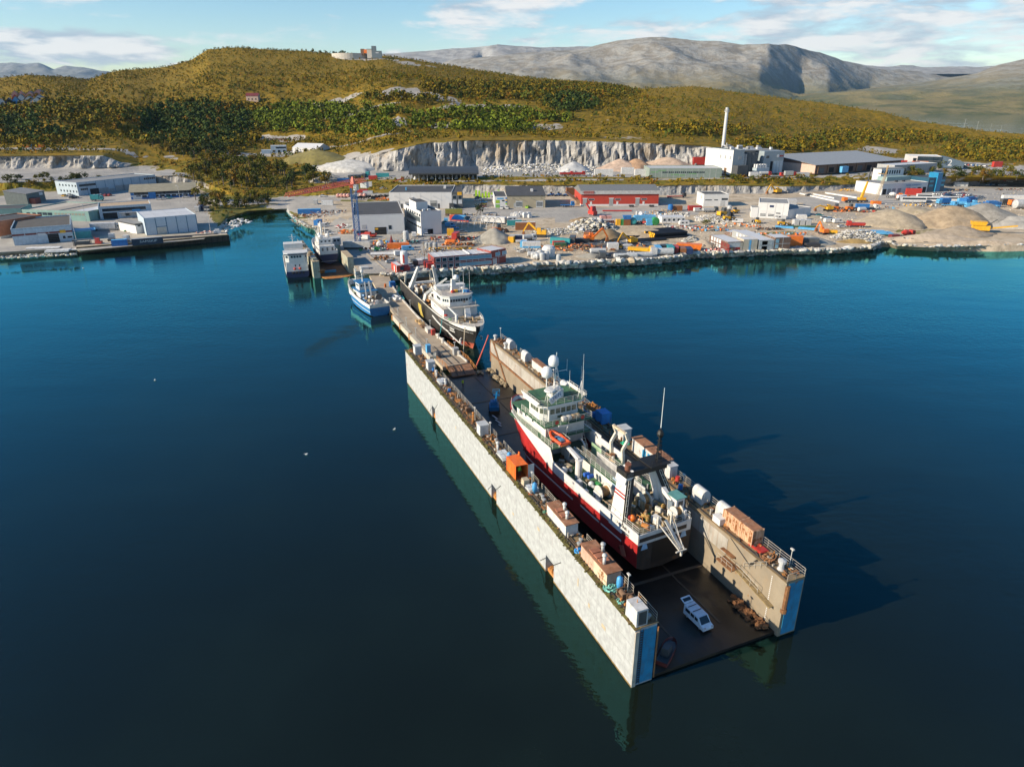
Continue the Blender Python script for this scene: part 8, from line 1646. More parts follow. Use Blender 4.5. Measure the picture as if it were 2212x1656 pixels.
def person(loc,rz,label,torso,legs,helmet=None,lean=0.0,arms=(.25,.25)):
 t=thing('person',label,'person',loc,rz)
 vs=[(0,0,.95),(lean*.3,0,1.2),(lean*.6,0,1.45),(lean*.75,0,1.56),(lean*.9,0,1.68),(0,.1,.9),(.03,.12,.5),(0,.12,.06),(.12,.12,.03),(0,-.1,.9),(.05,-.12,.5),(-.02,-.12,.06),(.1,-.12,.03),(lean*.6,.2,1.42),(lean*.6+.06,.27,1.15),(lean*.6+arms[0],.24,.93),(lean*.6,-.2,1.42),(lean*.6+.06,-.27,1.15),(lean*.6+arms[1],-.24,.93)]
 es=[(0,1),(1,2),(2,3),(3,4),(0,5),(5,6),(6,7),(7,8),(0,9),(9,10),(10,11),(11,12),(2,13),(13,14),(14,15),(2,16),(16,17),(17,18)]
 rr=[.16,.15,.16,.06,.10,.11,.075,.055,.05,.11,.075,.055,.05,.075,.055,.045,.075,.055,.045]
 me=bpy.data.meshes.new('p');me.from_pydata(vs,es,[]);o=bpy.data.objects.new('tmp',me);col.objects.link(o);o.modifiers.new('s','SKIN');o.modifiers.new('u','SUBSURF').levels=1
 for i,r in enumerate(rr):me.skin_vertices[0].data[i].radius=(r,r)
 me.skin_vertices[0].data[0].use_root=True;bpy.context.view_layer.update()
 m2=bpy.data.meshes.new_from_object(o.evaluated_get(bpy.context.evaluated_depsgraph_get()));bpy.data.objects.remove(o);m2.materials.clear()
 for m in(legs,torso,M('skin',(.45,.25,.17),.6)):m2.materials.append(m)
 for pl_ in m2.polygons:z=pl_.center.z;pl_.material_index=0 if z<.93 and abs(pl_.center.y)<.21 else(2 if z>1.55 or(z<1.0 and abs(pl_.center.y)>.2)else 1);pl_.use_smooth=True
 put('body',m2,t)
 m=MB();m.dome((lean*.9,0,1.69),.135,.13,10,4)
 if helmet:m.tube((lean*.9+.02,0,1.68),(lean*.9+.02,0,1.7),.17,10)
 m.build('helmet' if helmet else 'hair',helmet or P('brown'),t,smooth=True);return t
HV=M('hivis_green',(.18,.55,.05),.6);HVY=M('hivis_yellow',(.55,.75,.02),.6);TRS=M('work_trousers',(.03,.035,.05),.8)
person(dw(34.1,1.3,HT+.24),DANG+rad(190),'person in a green work jacket and white helmet standing in the orange container',HV,TRS,P('white'))
person(dw(87.8,10.8,.39),DANG+rad(20),'person in a bright yellow-green jacket on the dark dock floor',HVY,TRS,None,.1)
person(gz('M4',1315,1168),2.0,'person in dark clothes walking in front of the white office block',P('dark'),TRS)
person(gz('M3',1003,490),.5,'person in dark clothes on the quay near the large white hall',P('charcoal'),TRS)
person(gz('M4',935,1448),1.0,'person in dark overalls beside the pickup vans in the yard',P('navy'),TRS)
vt=thing('van','white van with open tailgate parked on the dark dock floor','van',dw(5.2,12.9,.385),DANG+rad(183));VW=M('van_white',(.62,.72,.80),.3);vt.scale=(.76,.80,.80)
m=MB();m.slabx([(-2.45,.35),(2.5,.35),(2.55,.85),(1.75,1.05),(.95,1.85),(-2.4,1.95),(-2.45,1.0)],-.97,.97);m.build('body',VW,vt)
m=MB();m.add([(1.83,-.82,1.08),(1.83,.82,1.08),(1.02,.74,1.86),(1.02,-.74,1.86),(1.78,-.82,1.05),(1.78,.82,1.05),(.97,.74,1.83),(.97,-.74,1.83)],[(0,1,2,3),(4,7,6,5),(0,4,5,1),(1,5,6,2),(2,6,7,3),(3,7,4,0)]);m.build('windscreen',GLASS,vt)
for y in(-.99,.95):
 for x0,x1 in((-2.0,-.9),(-.7,.1),(.3,1.0)):m=MB();m.box(x0,x1,y,y+.04,1.15,1.7);m.build('side_window',GLASS,vt)
m=MB();m.box(-1.7,-1.6,-.8,.8,1.93,2.02);m.build('roof_bar',P('charcoal'),vt);m=MB();m.box(-.5,-.4,-.8,.8,1.93,2.02);m.build('roof_bar',P('charcoal'),vt)
m=MB();m.bar((-2.45,0,1.98),(-3.6,0,2.35),1.75,.07,up=(0,0,1));tg=m.build('tailgate',VW,vt);m=MB();m.bar((-2.75,0,2.13),(-3.3,0,2.31),1.4,.03,up=(0,0,1));m.build('rear_window',GLASS,tg)
m=MB();m.box(2.2,2.57,-.9,-.5,.7,.9);m.build('headlight',P('lightgrey'),vt);m=MB();m.box(2.2,2.57,.5,.9,.7,.9);m.build('headlight',P('lightgrey'),vt);wheels(vt,[(-1.55,-.85),(-1.55,.85),(1.55,-.85),(1.55,.85)])
lf=thing('boom_lift','blue boom lift standing in shadow on the dock floor before the bow','lift',dw(73.2,12.6,.385),DANG+rad(160));LB=M('lift_blue',(.01,.17,.36),.5)
m=MB();m.box(-1.4,1.4,-1,1,.5,1.3);m.build('chassis',LB,lf);m=MB();m.frus(-1.2,.8,-.8,.8,1.3,2.1,.2,.1);m.build('turret',LB,lf);m=MB();m.bar((-.8,0,2.1),(2.4,.2,3.0),.4);m.bar((2.4,.2,3.0),(-.6,.6,3.8),.35);m.build('boom',LB,lf);m=MB();m.rail([(-1.6,-.2,3.0),(-1.6,1.2,3.0),(-.7,1.2,3.0),(-.7,-.2,3.0)],1.1,1,.05,2,closed=True);m.box(-1.6,-.7,-.2,1.2,2.9,3.0);m.build('basket',LB,lf);wheels(lf,[(-1,-1),(-1,1),(1,-1),(1,1)],.45)
boat(dw(1.0,4.6,0)+Vector((0,0,-.55)),60,'maroon','small dark red workboat tied at the open end of the dock',4.6,True,'charcoal')
for k in range(5):m=MB();m.box(-.5,.5,-.12,.12,0,.1);o=m.build('white_plank',P('white'),None,dw(70.4-k*1.1,11.4+(k%2)*.25-k*.1,.44),DANG+.2);tag(o,'white plank in the line of planks on the dock floor below the blue lift','plank','white planks on the dock floor')
# left quay and yard
sam=container('container','long dark navy container with white lettering at the quay edge','container',(gz('L2',425,1212)+Vector((0,0,-.05))),math.atan2(qd.y,qd.x),12.2,2.44,2.7,M('container_navy',(.012,.03,.06),.5,dirt=.15),roofm=P('grey'),ribs=False)
text_part('SAMSKIP',1.35,P('white'),sam,(.4,-1.24,1.4),(rad(90),0,0),.01,sx=1.35)
cont(('L1',2030,1240),23,'blue','short bright blue container beside the long navy one at the quay edge',6.06,roof='skyblue')
truck(('L1',1890,1160),110,'white','white truck cab parked on the quay behind the blue container','flat','charcoal',6);truck(('L1',2130,1190),100,'white','white truck cab at the right of the blue container','flat','charcoal',5)
truck(('L1',1800,985),15,'grey','white curtain-sided trailer in the left yard','box','white',13);m=MB();m.box(-1.2,1.2,-1.0,1.0,.6,1.6);m.box(-.4,.9,-.6,.6,1.6,2.9);m.bar((1.4,-.4,.3),(1.4,-.4,3.4),.15);m.bar((1.4,.4,.3),(1.4,.4,3.4),.15);m.bar((1.4,-.4,.4),(2.8,-.4,.4),.12);m.bar((1.4,.4,.4),(2.8,.4,.4),.12);simple('forklift','red and dark forklift on the quay left of the blue container','forklift',('L1',1680,1225),190,m,[P('red')])
m=MB();m.box(-3.5,3.5,-1.6,1.6,2.3,2.5);m.box(-3.3,-3.1,-1.4,-1.2,0,2.3);m.box(3.1,3.3,-1.4,-1.2,0,2.3);m.box(-3.3,-3.1,1.2,1.4,0,2.3);m.box(3.1,3.3,1.2,1.4,0,2.3);m.box(-3,2.8,-1,1.1,0,1.5);simple('lean_shelter','dark roofed shelter with machines beside the maroon-banded hall','shelter',('L1',1400,1232),23,m,P('charcoal'))
for x,y,c,lb in((1090,410,'yellow','yellow car at the left in the row before the long pale blue warehouse'),(1180,400,'white','white pickup by the left gable of the long pale blue warehouse'),(1600,415,'white','white car nearest the dark gate of the pale blue warehouse'),(1660,412,'grey','grey car in the row before the pale blue warehouse gates'),(1710,408,'white','second white car before the pale blue warehouse gates'),(1785,405,'red','left one of two red cars before the pale blue warehouse'),(1850,402,'red','right one of two red cars before the pale blue warehouse'),(1215,445,'dark','black car nearest the teal building roof'),(1285,440,'dark','black car right of the first black one by the teal roof')):car(('L1',x,y),95,c,lb)
car(('L1',345,850),25,'white','white van in the alley left of the maroon-banded hall',None,'van');truck(('L1',1650,485),10,'teal','teal lorry with a dark load beside the three-toned roof','box','teal',7)
for x,y,c,lb in((620,465,'white','white car nearest the blue office gate'),(700,458,'white','second white car in the row before the blue office'),(775,450,'teal','dark teal car in the row before the blue office'),(1065,432,'white','white car alone at the right of the blue office front')):car(('L2',x,y),15,c,lb)
light_pole(('L1',1310,1235),'tall lamp post at the corner of the maroon-banded hall',13);light_pole(('L2',1485,1035),'lamp post with twin heads at the end of the left quay',11,heads=2);light_pole(('L2',975,520),'lamp post by the blue and white office car park',10);light_pole(('L1',1465,860),'lamp post between the teal building and the maroon-banded hall',9)
junk(('L2',170,1000),'stacked racks and pallets beside the small white annex',['grey','green','lightgrey','wood'],30,3,3,2);junk(('L2',1400,1035),'wire fence and barriers at the quay end',['pink','lightgrey','orange'],26,5,2,1);m=MB();m.box(-1.6,1.6,-1.3,1.3,0,1.6);m.box(-1,1,-.9,.9,1.6,2.2);simple('generator','white box unit at the tip of the left quay','generator',('L2',1600,1045),20,m,P('white'))
for x,y,lb in((1000,1335,'stack of white beams on the quay, larger right part'),(660,1285,'white beams lying nearest the rocks on the quay'),(820,1285,'middle bundle of white beams on the quay'),(1230,1310,'thin white beams at the right of the large stack on the quay')):pipes(('L1',x,y),15,'white',lb,9,6 if x!=1000 else 10,.25,None,2 if x==1000 else 1,'white beams on the left quay')
for x,y,c,lb in((1325,640,'navy','dark blue tank container beside the white-roofed warehouse'),(1420,660,'charcoal','dark grey tank behind the white-roofed warehouse'),(1265,660,'offwhite','small white bin by the white-roofed warehouse corner')):cont(('L2',x,y),100,c,lb,4)
pipes(('L2',800,1125),22,'dark','long dark pipe bundle on the quay behind the navy container',18,4,.3,None,1);pipes(('L2',1130,1085),22,'dark','dark pipe bundle before the blue-grey warehouse',24,3,.3,None,1)
# hillside terraces on the left
for k,(x,y,c,lb)in enumerate(((720,1045,'orange','orange container in the far storage yard above the cliff'),(640,1035,'skyblue','light blue container in the far storage yard above the cliff'),(590,1095,'white','white van-sized unit in the far storage yard'),(480,1050,'orange','small orange unit among the far storage yard clutter'))):cont(('U1',x,y),15,c,lb,7 if k<2 else 4)
junk(('U1',250,1085),'mixed stacked goods in the far storage yard above the left cliff',['skyblue','grey','white','brown','teal'],60,28,6,3,name='stored_goods');junk(('U1',1400,1030),'dark timber stacks at the right of the far storage yard',['dark','lightgrey','charcoal'],50,30,3,2.5,name='stored_goods')
cont(('N1',1280,922),5,'orange','orange skip left of the small white shed on the terrace',7);cont(('Q2',585,385),10,'yellow','yellow unit between the site office and the tent hall',4.5)
# road and yard left of the crane
for p,rz,c,lb in((('Q2',1080,885),20,'skyblue','light blue car on the slip road below the grove'),(('Q2',1190,858),15,'dark','black car climbing the slip road above the crane jib'),(('Q2',815,945),170,'dark','black car on the main road left of the crane jib'),(('Q2',1045,998),5,'white','white car below the red crane jib on the side road'),(('Q2',1855,895),0,'silver','silver car on the main road right of the crane'),(('Q2',1870,195),5,'white','white car on the hill road under the trees'),(('M4',1235,232),15,'white','white car on the grass strip road before the open shed')):car(p,rz,c,lb)
cont(('Q2',1320,800),10,'blue','bright blue skip with covered load by the slip road',8,stripe='skyblue')
for k in range(4):cont(('Q2',1415+k*48,745-k*3),90,'charcoal','dark open skip in the row below the gravel slope',5,'dark skips in a row',h=2.0)
cont(('Q2',1600,735),90,'charcoal','dark skip nearest the tall teal container',5);cont(('Q2',1650,725),90,'teal','teal container standing end-on right of the skips',5,h=3.4);cont(('Q2',1850,730),5,'teal','long teal container with pale end below the rock slope',9);cont(('Q2',1720,765),5,'red','red machine between the two teal containers',6)
m=MB();m.bar((-4,0,.2),(3,0,2.4),1.4,.3);m.box(2,4,-.8,.8,0,2.6);simple('conveyor','red and grey conveyor at the left end of the black open shed','conveyor',('M4',770,170),10,m,P('red'))
cont(('Q2',1660,860),5,'white','small white hut behind the crane counterweight',4.5,h=3);cont(('Q2',1575,940),5,'red','red skip on the road side behind the crane',7,h=2);cont(('Q2',1650,955),5,'lightgrey','grey flat skip beside the red one behind the crane',6,h=1.6);cont(('Q2',1105,1110),5,'white','white hut on the bank left of the large white hall',6.5);cont(('Q2',945,1095),100,'offwhite','narrow pale hut on the bank left of the larger white hut',4)
for k in range(4):tank(('Q2',1250+k*46,1005),90,'pink','pale pink tank in the row beside the side road',2.6,1.1,False,'round_tank','pink tanks by the road')
for k in range(2):tank(('Q2',1560+k*50,1003),90,'pink','pale pink tank right of the crane mast by the side road',2.6,1.1,False,'round_tank','pink tanks behind the crane')
m=MB()
for k in range(90):a=rng.uniform(-1,1);m.ball((a*11,a*4+rng.uniform(-1.4,1.4),.3+rng.random()*1.2),.55,6,4)
tag(m.build('tyre_heap',RUBBER,None,gz('M4',370,440)),'long black heap of old tyres behind the white hall',kind='stuff')
junk(('M4',480,470),'orange machinery heaped behind the large white hall',['orange','orange','rust'],30,5,3,2.4);cont(('M4',20,450),20,'grey','grey box unit behind the crane mast',3)
cont(('M3',525,150),10,'blue','long bright blue container on the rocky point',12.2,roof='skyblue');cont(('M3',670,340),80,'blue','blue container at the pier edge behind the parked vans',5);junk(('M3',600,190),'rusty steel beams on the rocky point by the blue container',['rust','rust','lightgrey','brown'],50,12,5,.8);junk(('M3',830,130),'pale scrap and pipes between the point and the white hall',['lightgrey','rust','brown','grey'],50,10,5,1)
for p,rz,c,k,lb in((('M3',770,375),30,'white','van','white van parked nearest the blue container on the pier'),(('M3',850,500),10,'white','car','white car with red boot beside the moored ship'),(('M3',820,460),20,'offwhite','car','white pickup behind the moored ship bridge'),(('M3',1440,580),160,'white','van','white van just right of the crane mast'),(('M4',1040,1085),100,'white','van','white camper with blue front at the corner of the large white hall'),(('M4',1270,1080),5,'silver','car','silver estate car before the office block door'),(('M4',815,1405),25,'white','van','white van in the middle of the scrap yard'),(('M4',940,1320),15,'skyblue','van','blue and white van behind the white van in the yard'),(('M4',660,1530),20,'silver','car','silver car by the white line of the slipway'),(('M4',965,1590),120,'silver','car','silver car beside the red cabin'),(('M4',1045,1560),110,'dark','van','dark van in the row before the rock bank'),(('M4',1125,1550),110,'white','van','white van in the row before the rock bank'),(('M4',1210,1530),110,'silver','van','silver van at the right end of the row before the rock bank'),(('M4',1570,870),10,'teal','car','car in shadow nearest the office block wall'),(('M4',1650,920),10,'skyblue','van','light blue van in the shadow of the office block'),(('M4',1720,960),10,'skyblue','car','light blue car lowest in the shadow of the office block'),(('M4',1580,845),95,'skyblue','van','blue-grey box van at the back of the shadow'),(('M4',1860,1022),20,'grey','car','grey-blue car at the edge of the paved yard')):car(p,rz,c,lb,None,k)
boat(('M4',400,1100),170,'red','red workboat standing on land before the black doorway',9,True,'red')
for p,cols,lb,rx,ry in((('M4',520,1190),['skyblue','blue','wood','yellow'],'blue and yellow pipework heaped right of the crane base',6,3),(('M4',330,1215),['wood','orange','rust'],'timber and orange frames beside the crane ballast',5,3),(('M4',600,1290),['rust','lightgrey','red','brown'],'rust and red scrap in the middle of the scrap yard',8,3),(('M4',350,1320),['lightgrey','green','grey'],'grey and green goods right of the crane ballast',5,2),(('M4',880,1190),['grey','charcoal','rust','teal'],'dark drums and frames in the upper scrap yard',7,2.5),(('M4',540,1470),['brown','rust','wood'],'brown steel frames at the edge of the slipway',4,3),(('M4',1570,1130),['rust','brown','offwhite','red'],'rusty machine parts left of the red container',6,3),(('M4',1950,1140),['rust','brown','red'],'rusty frames right of the red container',8,3),(('M4',1640,1320),['yellow','yellow','wood'],'yellow steel frames behind the dark red module office',9,3),(('M4',1380,1340),['brown','wood','grey'],'brown pallets behind the left end of the module office',4,2.5),(('M4',1800,1230),['rust','orange','brown'],'rusty scrap with orange float in front of the red container',7,2),(('M3',1080,380),['white','white','red'],'white sacks against the left wall of the large white hall',3,3),(('M3',1150,470),['brown','orange','wood'],'orange and brown gear along the hall wall',3,4)):junk(p,lb,cols,44,rx,ry,1.7)
tank(('M4',470,1265),90,'white','white tank with dark end in the scrap yard',3,1.3);tank(('M4',910,1170),0,'lightgrey','silver vertical silo in the upper scrap yard',4.2,1.3,True);cont(('M4',780,1285),8,'orange','long orange low container in the scrap yard',9,h=2.2);m=MB();m.lathe((0,0,0),[(.05,4.5),(1.2,0)],4);simple('red_sheet','upright red tarpaulin cone in the scrap yard','tarpaulin',('M4',665,1240),0,m,P('red'));pipes(('M4',610,1380),8,'white','long white beams lying in the scrap yard',14,5,.3,None,1);m=MB();m.tube((-1.6,0,.9),(1.6,0,.9),.9,10);m.ball((-1.6,0,.9),.9,8,6);m.ball((1.6,0,.9),.9,8,6);simple('lifeboat','bright orange enclosed lifeboat pod on the ground','lifeboat',('M4',1660,1205),0,m,P('orange'))
cont(('M4',1745,1130),80,'red','red container standing among rusty machine parts',5.5,h=3);cont(('M4',1655,1065),5,'yellow','small yellow-topped box behind the red container',3,h=3)
for k,(x,y,r)in enumerate(((1260,1275,.9),(1310,1275,.9),(1400,1275,1.0))):tank(('M4',x,y),0,'grey','grey concrete ring by the lane to the module office',1.8,r,True,'concrete_ring','concrete rings by the lane')
m=MB();m.tube((0,0,0),(0,0,9),.12,6);simple('pole','dark wooden pole beside the module office','pole',('M4',1220,1570),0,m,P('brown'));pipes(('M4',1720,1275),3,'rust','long rusty pipe bundle behind the module office',12,3,.2,None,1)
m=MB();p,q=gz('M4',240,1365),gz('M4',560,1640);m.bar((p.x,p.y,p.z+.12),(q.x,q.y,q.z+.12),.6,.12);tag(m.build('concrete_track',P('beige')),'pale concrete track line running down to the jetty','track')
m=MB();m.box(-3.2,3.2,-2.6,2.6,-3.2,.2);m.box(-3.3,3.3,-2.7,2.7,.21,.4);simple('landing_platform','square concrete landing platform at the root of the jetty','platform',at(785,584,2.3),20,m,CONC)
cont(('D',787,581),20,'offwhite','pale flat box on the landing platform',3,h=.9)
# middle yard
cont(('M4',1715,730),0,'olive','olive green open container heaped with waste',9,h=3.4,stripe='brown');junk(('M4',1720,640),'green netting heaped on the olive container',['darkgreen','grey'],20,4,2,1.2)
junk(('M5',480,460),'row of brown spools and pipe ends by the small spruces',['brown','charcoal','beige'],50,14,3,1.5)
tf=thing('tent_frame','bare curved steel tent frame half covered by a blue sheet','tent frame',gz('M5',500,650),rad(-22));
for k in range(8):
 m=MB();x=-9+k*3.2;m.path([(x,-6+6.5*(1-math.cos(math.pi*j/8))*.92,5.2*math.sin(math.pi*j/8))for j in range(9)],.16,5);m.build('hoop',P('lightgrey'),tf)
for j in(2,4,6):m=MB();y,z=-6+6.5*(1-math.cos(math.pi*j/8))*.92,5.2*math.sin(math.pi*j/8);m.tube((-9,y,z),(13.4,y,z),.1,5);m.build('purlin',P('lightgrey'),tf)
m=MB();n=8;vs=[(x,-6+6.5*(1-math.cos(math.pi*j/n))*.92,5.28*math.sin(math.pi*j/n)+.05)for x in(-9,-3)for j in range(2,n)];k_=n-2;m.add(vs+[(x,y,z+.05)for x,y,z in vs],[(i,i+1,k_+i+1,k_+i)for i in range(k_-1)]+[(2*k_+i,3*k_+i,3*k_+i+1,2*k_+i+1)for i in range(k_-1)]);m.build('cover_sheet',P('skyblue'),tf)
cont(('M5',300,545),-25,'red','long orange-red container behind the tent frame',11,roof='orange')
truck(('M5',900,600),-22,'charcoal','long white articulated trailer in the middle yard','box','white',15);caravan(('M5',1180,560),10,'white caravan with a row of windows behind the trailer');cont(('M5',1215,620),5,'teal','teal-sided hut behind the trailer cab',7,roof='lightgrey')
cont(('M5',1400,695),2,'rust','hut with brown and green sides and white top beside the yellow excavator',9.5,roof='white',h=3.6);m=MB();m.box(-1.6,1.6,-.1,.1,0,3);simple('green_panel','dark green panel leaning on the brown and white hut','panel',('M5',1325,698),2,m,P('darkgreen'))
excavator(('M5',1660,815),170,'yellow','large yellow excavator with raised arm among pale rubble',1.35);loader(('M5',960,745),20,'orange','orange and grey loader by the grey gravel pile',1.2)
for k,(x,y)in enumerate(((570,125),(605,160),(590,195))):car(('M5',x,y+10),10,('silver','dark','white')[k],('silver car farthest back in the short row by the charcoal office','dark car in the middle of the short row by the charcoal office','white car nearest in the short row by the charcoal office')[k])
truck(('M5',745,200),5,'white','white boat-like truck before the lime green frames','flat','white',9);m=MB();[m.box(-8+k*2,-6.8+k*2,-1.5,1.5,0,rng.uniform(2.5,4.5))for k in range(8)];o=simple('lime_frames','lime green steel frames stacked behind the white office','frames',('M5',770,150),0,m,P('lime'))
for k,(c,lb)in enumerate((('skyblue','blue wreck topmost in the stack of scrap cars'),('yellow','yellow wreck second in the stack of scrap cars'),('maroon','dark red wreck third in the stack of scrap cars'),('white','white wreck lowest in the stack of scrap cars'))):car(('M5',700-k*8,245+k*36),5,c,lb)
for x,c,lb in((1010,'white','white van left at the beige workshop front'),(1100,'white','white car second at the beige workshop front')):car(('M5',x,345),80,c,lb)
car(('M5',1435,330),75,'lime','small lime green car before the beige workshop gates')
for x,w_ in((1830,'leftmost of three'),(1955,'middle one of three'),(2090,'rightmost of three')):loader(('M5',x,130),200,'blue',f'blue tractor, {w_}, parked at the rock face behind the yard',.8)
for k in range(9):x=(1180,1240,1270,1330,1340,1390,1420,1450,1465)[k];m=MB();m.box(-1.1,1.1,-1.1,1.1,0,2.2 if k%2 else 1.4);m.box(-.8,.8,-.8,.8,2.21 if k%2 else 1.41,2.6 if k%2 else 1.8);simple('white_tank','white cubic tank in the cluster on open ground before the beige workshop','tank',('M5',x,475+(k*7)%20),5*k,m,P('white'),'white cubic tanks')
truck(('M5',2110,310),5,'blue','blue flatbed truck beside the red hall ramp','flat','blue',8);m=MB();m.bar((-9,0,0),(9,0,5.5),2.2,.5);m.box(-10,-4,-1.5,1.5,0,2.5);simple('conveyor','long brown conveyor leaning beside the red hall left wall','conveyor',('N6',700,470),120,m,P('brown'));cont(('N6',680,400),10,'rust','rust-red hopper behind the left end of the red hall',8,h=4.5)
for x in(1180,1350):m=MB();m.box(-1.4,1.4,-.7,.7,.3,1.1);m.tube((-.8,-.75,.4),(-.8,.75,.4),.4,8);m.tube((.8,-.75,.4),(.8,.75,.4),.4,8);simple('trailer','small dark trailer parked before the %s of the red hall'%('middle gate' if x<1200 else 'right-hand gate'),'trailer',('N6',x,502),0,m,P('dark'))
tr2=thing('mobile_crusher','bright red machine standing alone on the paved apron','machine',gz('M6',745,318),rad(-60));m=MB();m.box(-3,2,-1.3,1.3,.6,2.4);m.frus(-1.5,1,-1.4,1.4,2.4,4.8,.5,.3);m.build('body',P('red'),tr2);m=MB();m.bar((-2,0,2),(-6.5,0,5.6),.9,.4);m.build('conveyor',P('red'),tr2);wheels(tr2,[(-2,-1),(-2,1),(1,-1),(1,1)],.5)
pipes(('M6',1150,245),0,'red','low stack of red and white booms lying on the apron',16,4,.25,None,1);truck(('N6',1560,425),10,'dark','dark truck with red boom in the shade right of the red hall','flat','red',12)
cont(('R7',355,235),3,'rust','rust-red container left of the darker one behind the white huts',6,roof='rust');cont(('R7',660,232),3,'red','dark red container before the small white hall',7.5);tank(('R7',250,240),0,'blue','round blue tank beside the rust-red container',3,1.4,True)
car(('R7',720,250),10,'white','white van among the rubble before the small white hall',None,'van');truck(('R7',930,265),5,'charcoal','grey-blue tipper among rubble left of the yellow loaders','tip','lightgrey',8);loader(('R7',1150,340),30,'yellow','large yellow loader behind the rubble field',1.5);loader(('R7',1235,400),10,'yellow','yellow loader bucket machine nearest the white van',1.1);loader(('R7',1330,285),200,'yellow','small yellow loader near the low white wing',1.0);truck(('R7',1240,250),80,'lightgrey','silver mixer beside the yellow loaders','mixer','lightgrey',7)
car(('R7',1385,440),170,'white','white and blue van standing alone on the paved yard',None,'van');car(('R7',2110,385),175,'white','white and blue van before the service hall gates',None,'van');loader(('R7',1710,450),100,'yellow','yellow compact loader on the paved yard',.9);caravan(('R8',385,800),175,'white caravan parked before the lower white extension')
for x,y,c,k,lb in((780,790,'white','car','white car right of the caravan in the yard'),(870,805,'skyblue','car','blue car nearest the white and blue vans'),(850,850,'white','van','white and blue van seen end-on by the blue car'),(1000,860,'white','van','white and blue van right of the end-on van'),(690,745,'teal','car','dark teal car in the shade of the lower white extension'),(1070,935,'white','car','white covered trailer by the track')):car(('R8',x,y),10,c,lb,None,k)
cont(('R8',190,560),5,'white','white box lorry body behind the service hall roof',7,h=3.4);truck(('R8',1290,930),170,'red','red dump truck on the track before the gravel mounds','tip','red',8)
excavator(('R8',840,660),190,'yellow','yellow excavator leftmost in the row of machines',1.2,False);loader(('R8',980,650),0,'orange','orange loader second in the row of machines',1.2);loader(('R8',1220,655),10,'orange','orange machine between the rusty frames and the blue container',1.2);cont(('R8',1410,630),-10,'blue','blue container in the row of machines',7,h=3);tank(('R8',1400,670),10,'lightgrey','grey tank in front of the blue container in the machine row',4,1.2);truck(('R8',1540,635),5,'white','white drilling rig right of the blue container','flat','dark',9)
junk(('R8',1080,665),'rusty frames in the middle of the machine row',['rust','brown','orange'],36,5,3,1.6);junk(('R8',1560,680),'rusty beams in front of the drilling rig',['rust','brown','red'],30,8,2,.8);junk(('R8',1750,620),'scrap frames at the right end of the machine row',['rust','grey','skyblue'],30,9,3,1.6)
excavator(('R8',760,1050),100,'orange','orange excavator by the yellow bucket among the heaps',1.1,True);cont(('R8',890,1035),-15,'yellow','yellow tipper body lying beside the orange excavator',5,h=1.6);cont(('R8',265,1240),0,'orange','orange open steel frame at the end of the module cluster',6,h=4.2);cont(('R8',460,1230),-8,'charcoal','dark open shelter right of the orange frame',10,h=3);cont(('R8',570,1265),5,'dark','black low skip by the rock bank',6,h=1.6)
for x,y,rz,lb in((100,945,160,'light blue pipe bundle left among the debris'),(490,970,150,'light blue pipe bundle lying at a slant among the debris')):pipes(('R8',x,y),rz,'skyblue',lb,8,5,.35,None,1)
m=MB();m.box(-8,8,-3,3,0,.6);m.box(-6,5,-2.6,2.2,.61,1.1);simple('sheet_stack','stack of bright blue sheets on the rubble heap','sheets',('R8',1600,1030),-12,m,P('skyblue'));pipes(('R8',1560,995),-5,'offwhite','white beams behind the bright blue sheets',12,5,.25,None,1)
loader(('R8',80,905),0,'yellow','yellow bucket loader left of the grey containers',1.0)
for k in range(3):cont(('R8',290+k*100,890),90,'lightgrey','small grey container in the row behind the debris field',3,'small grey containers')
pipes(('R8',400,930),2,'darkgreen','dark green pipe bundle before the small grey containers',14,3,.35,None,1)
junk(('R8',60,1060),'orange and white barriers behind the module cluster',['orange','white','skyblue'],40,12,3,1);junk(('RR',200,1440),'dark machinery parked on the shore spit',['charcoal','dark','lightgrey'],40,8,3,2.4);truck(('RR',220,1370),20,'red','red machine on the shore spit behind the dark machinery','mixer','red',8);cont(('RR',10,1400),10,'maroon','small maroon box on the shore spit',4,h=2)
sc2=thing('screening_machine','yellow mobile screening machine with folded conveyor on the right sand flat','machine',gz('RR',1560,1300),rad(-18));m=MB();m.box(-6,1,-1.5,1.5,1.2,3.4);m.frus(-6.5,-1,-1.8,1.8,3.4,5.2,-.4,-.2);m.build('body',P('yellow'),sc2);m=MB();m.bar((0,0,2.0),(12,0,3.8),1.1,.5);m.build('conveyor',P('yellow'),sc2)
for y in(-1.2,1.2):m=MB();m.box(-5,1,y-.4,y+.4,0,1.15);m.build('track',P('dark'),sc2)
m=MB();m.bar((-.5,0,3),(3.6,.5,6.2),.3);m.build('arm',P('charcoal'),sc2)
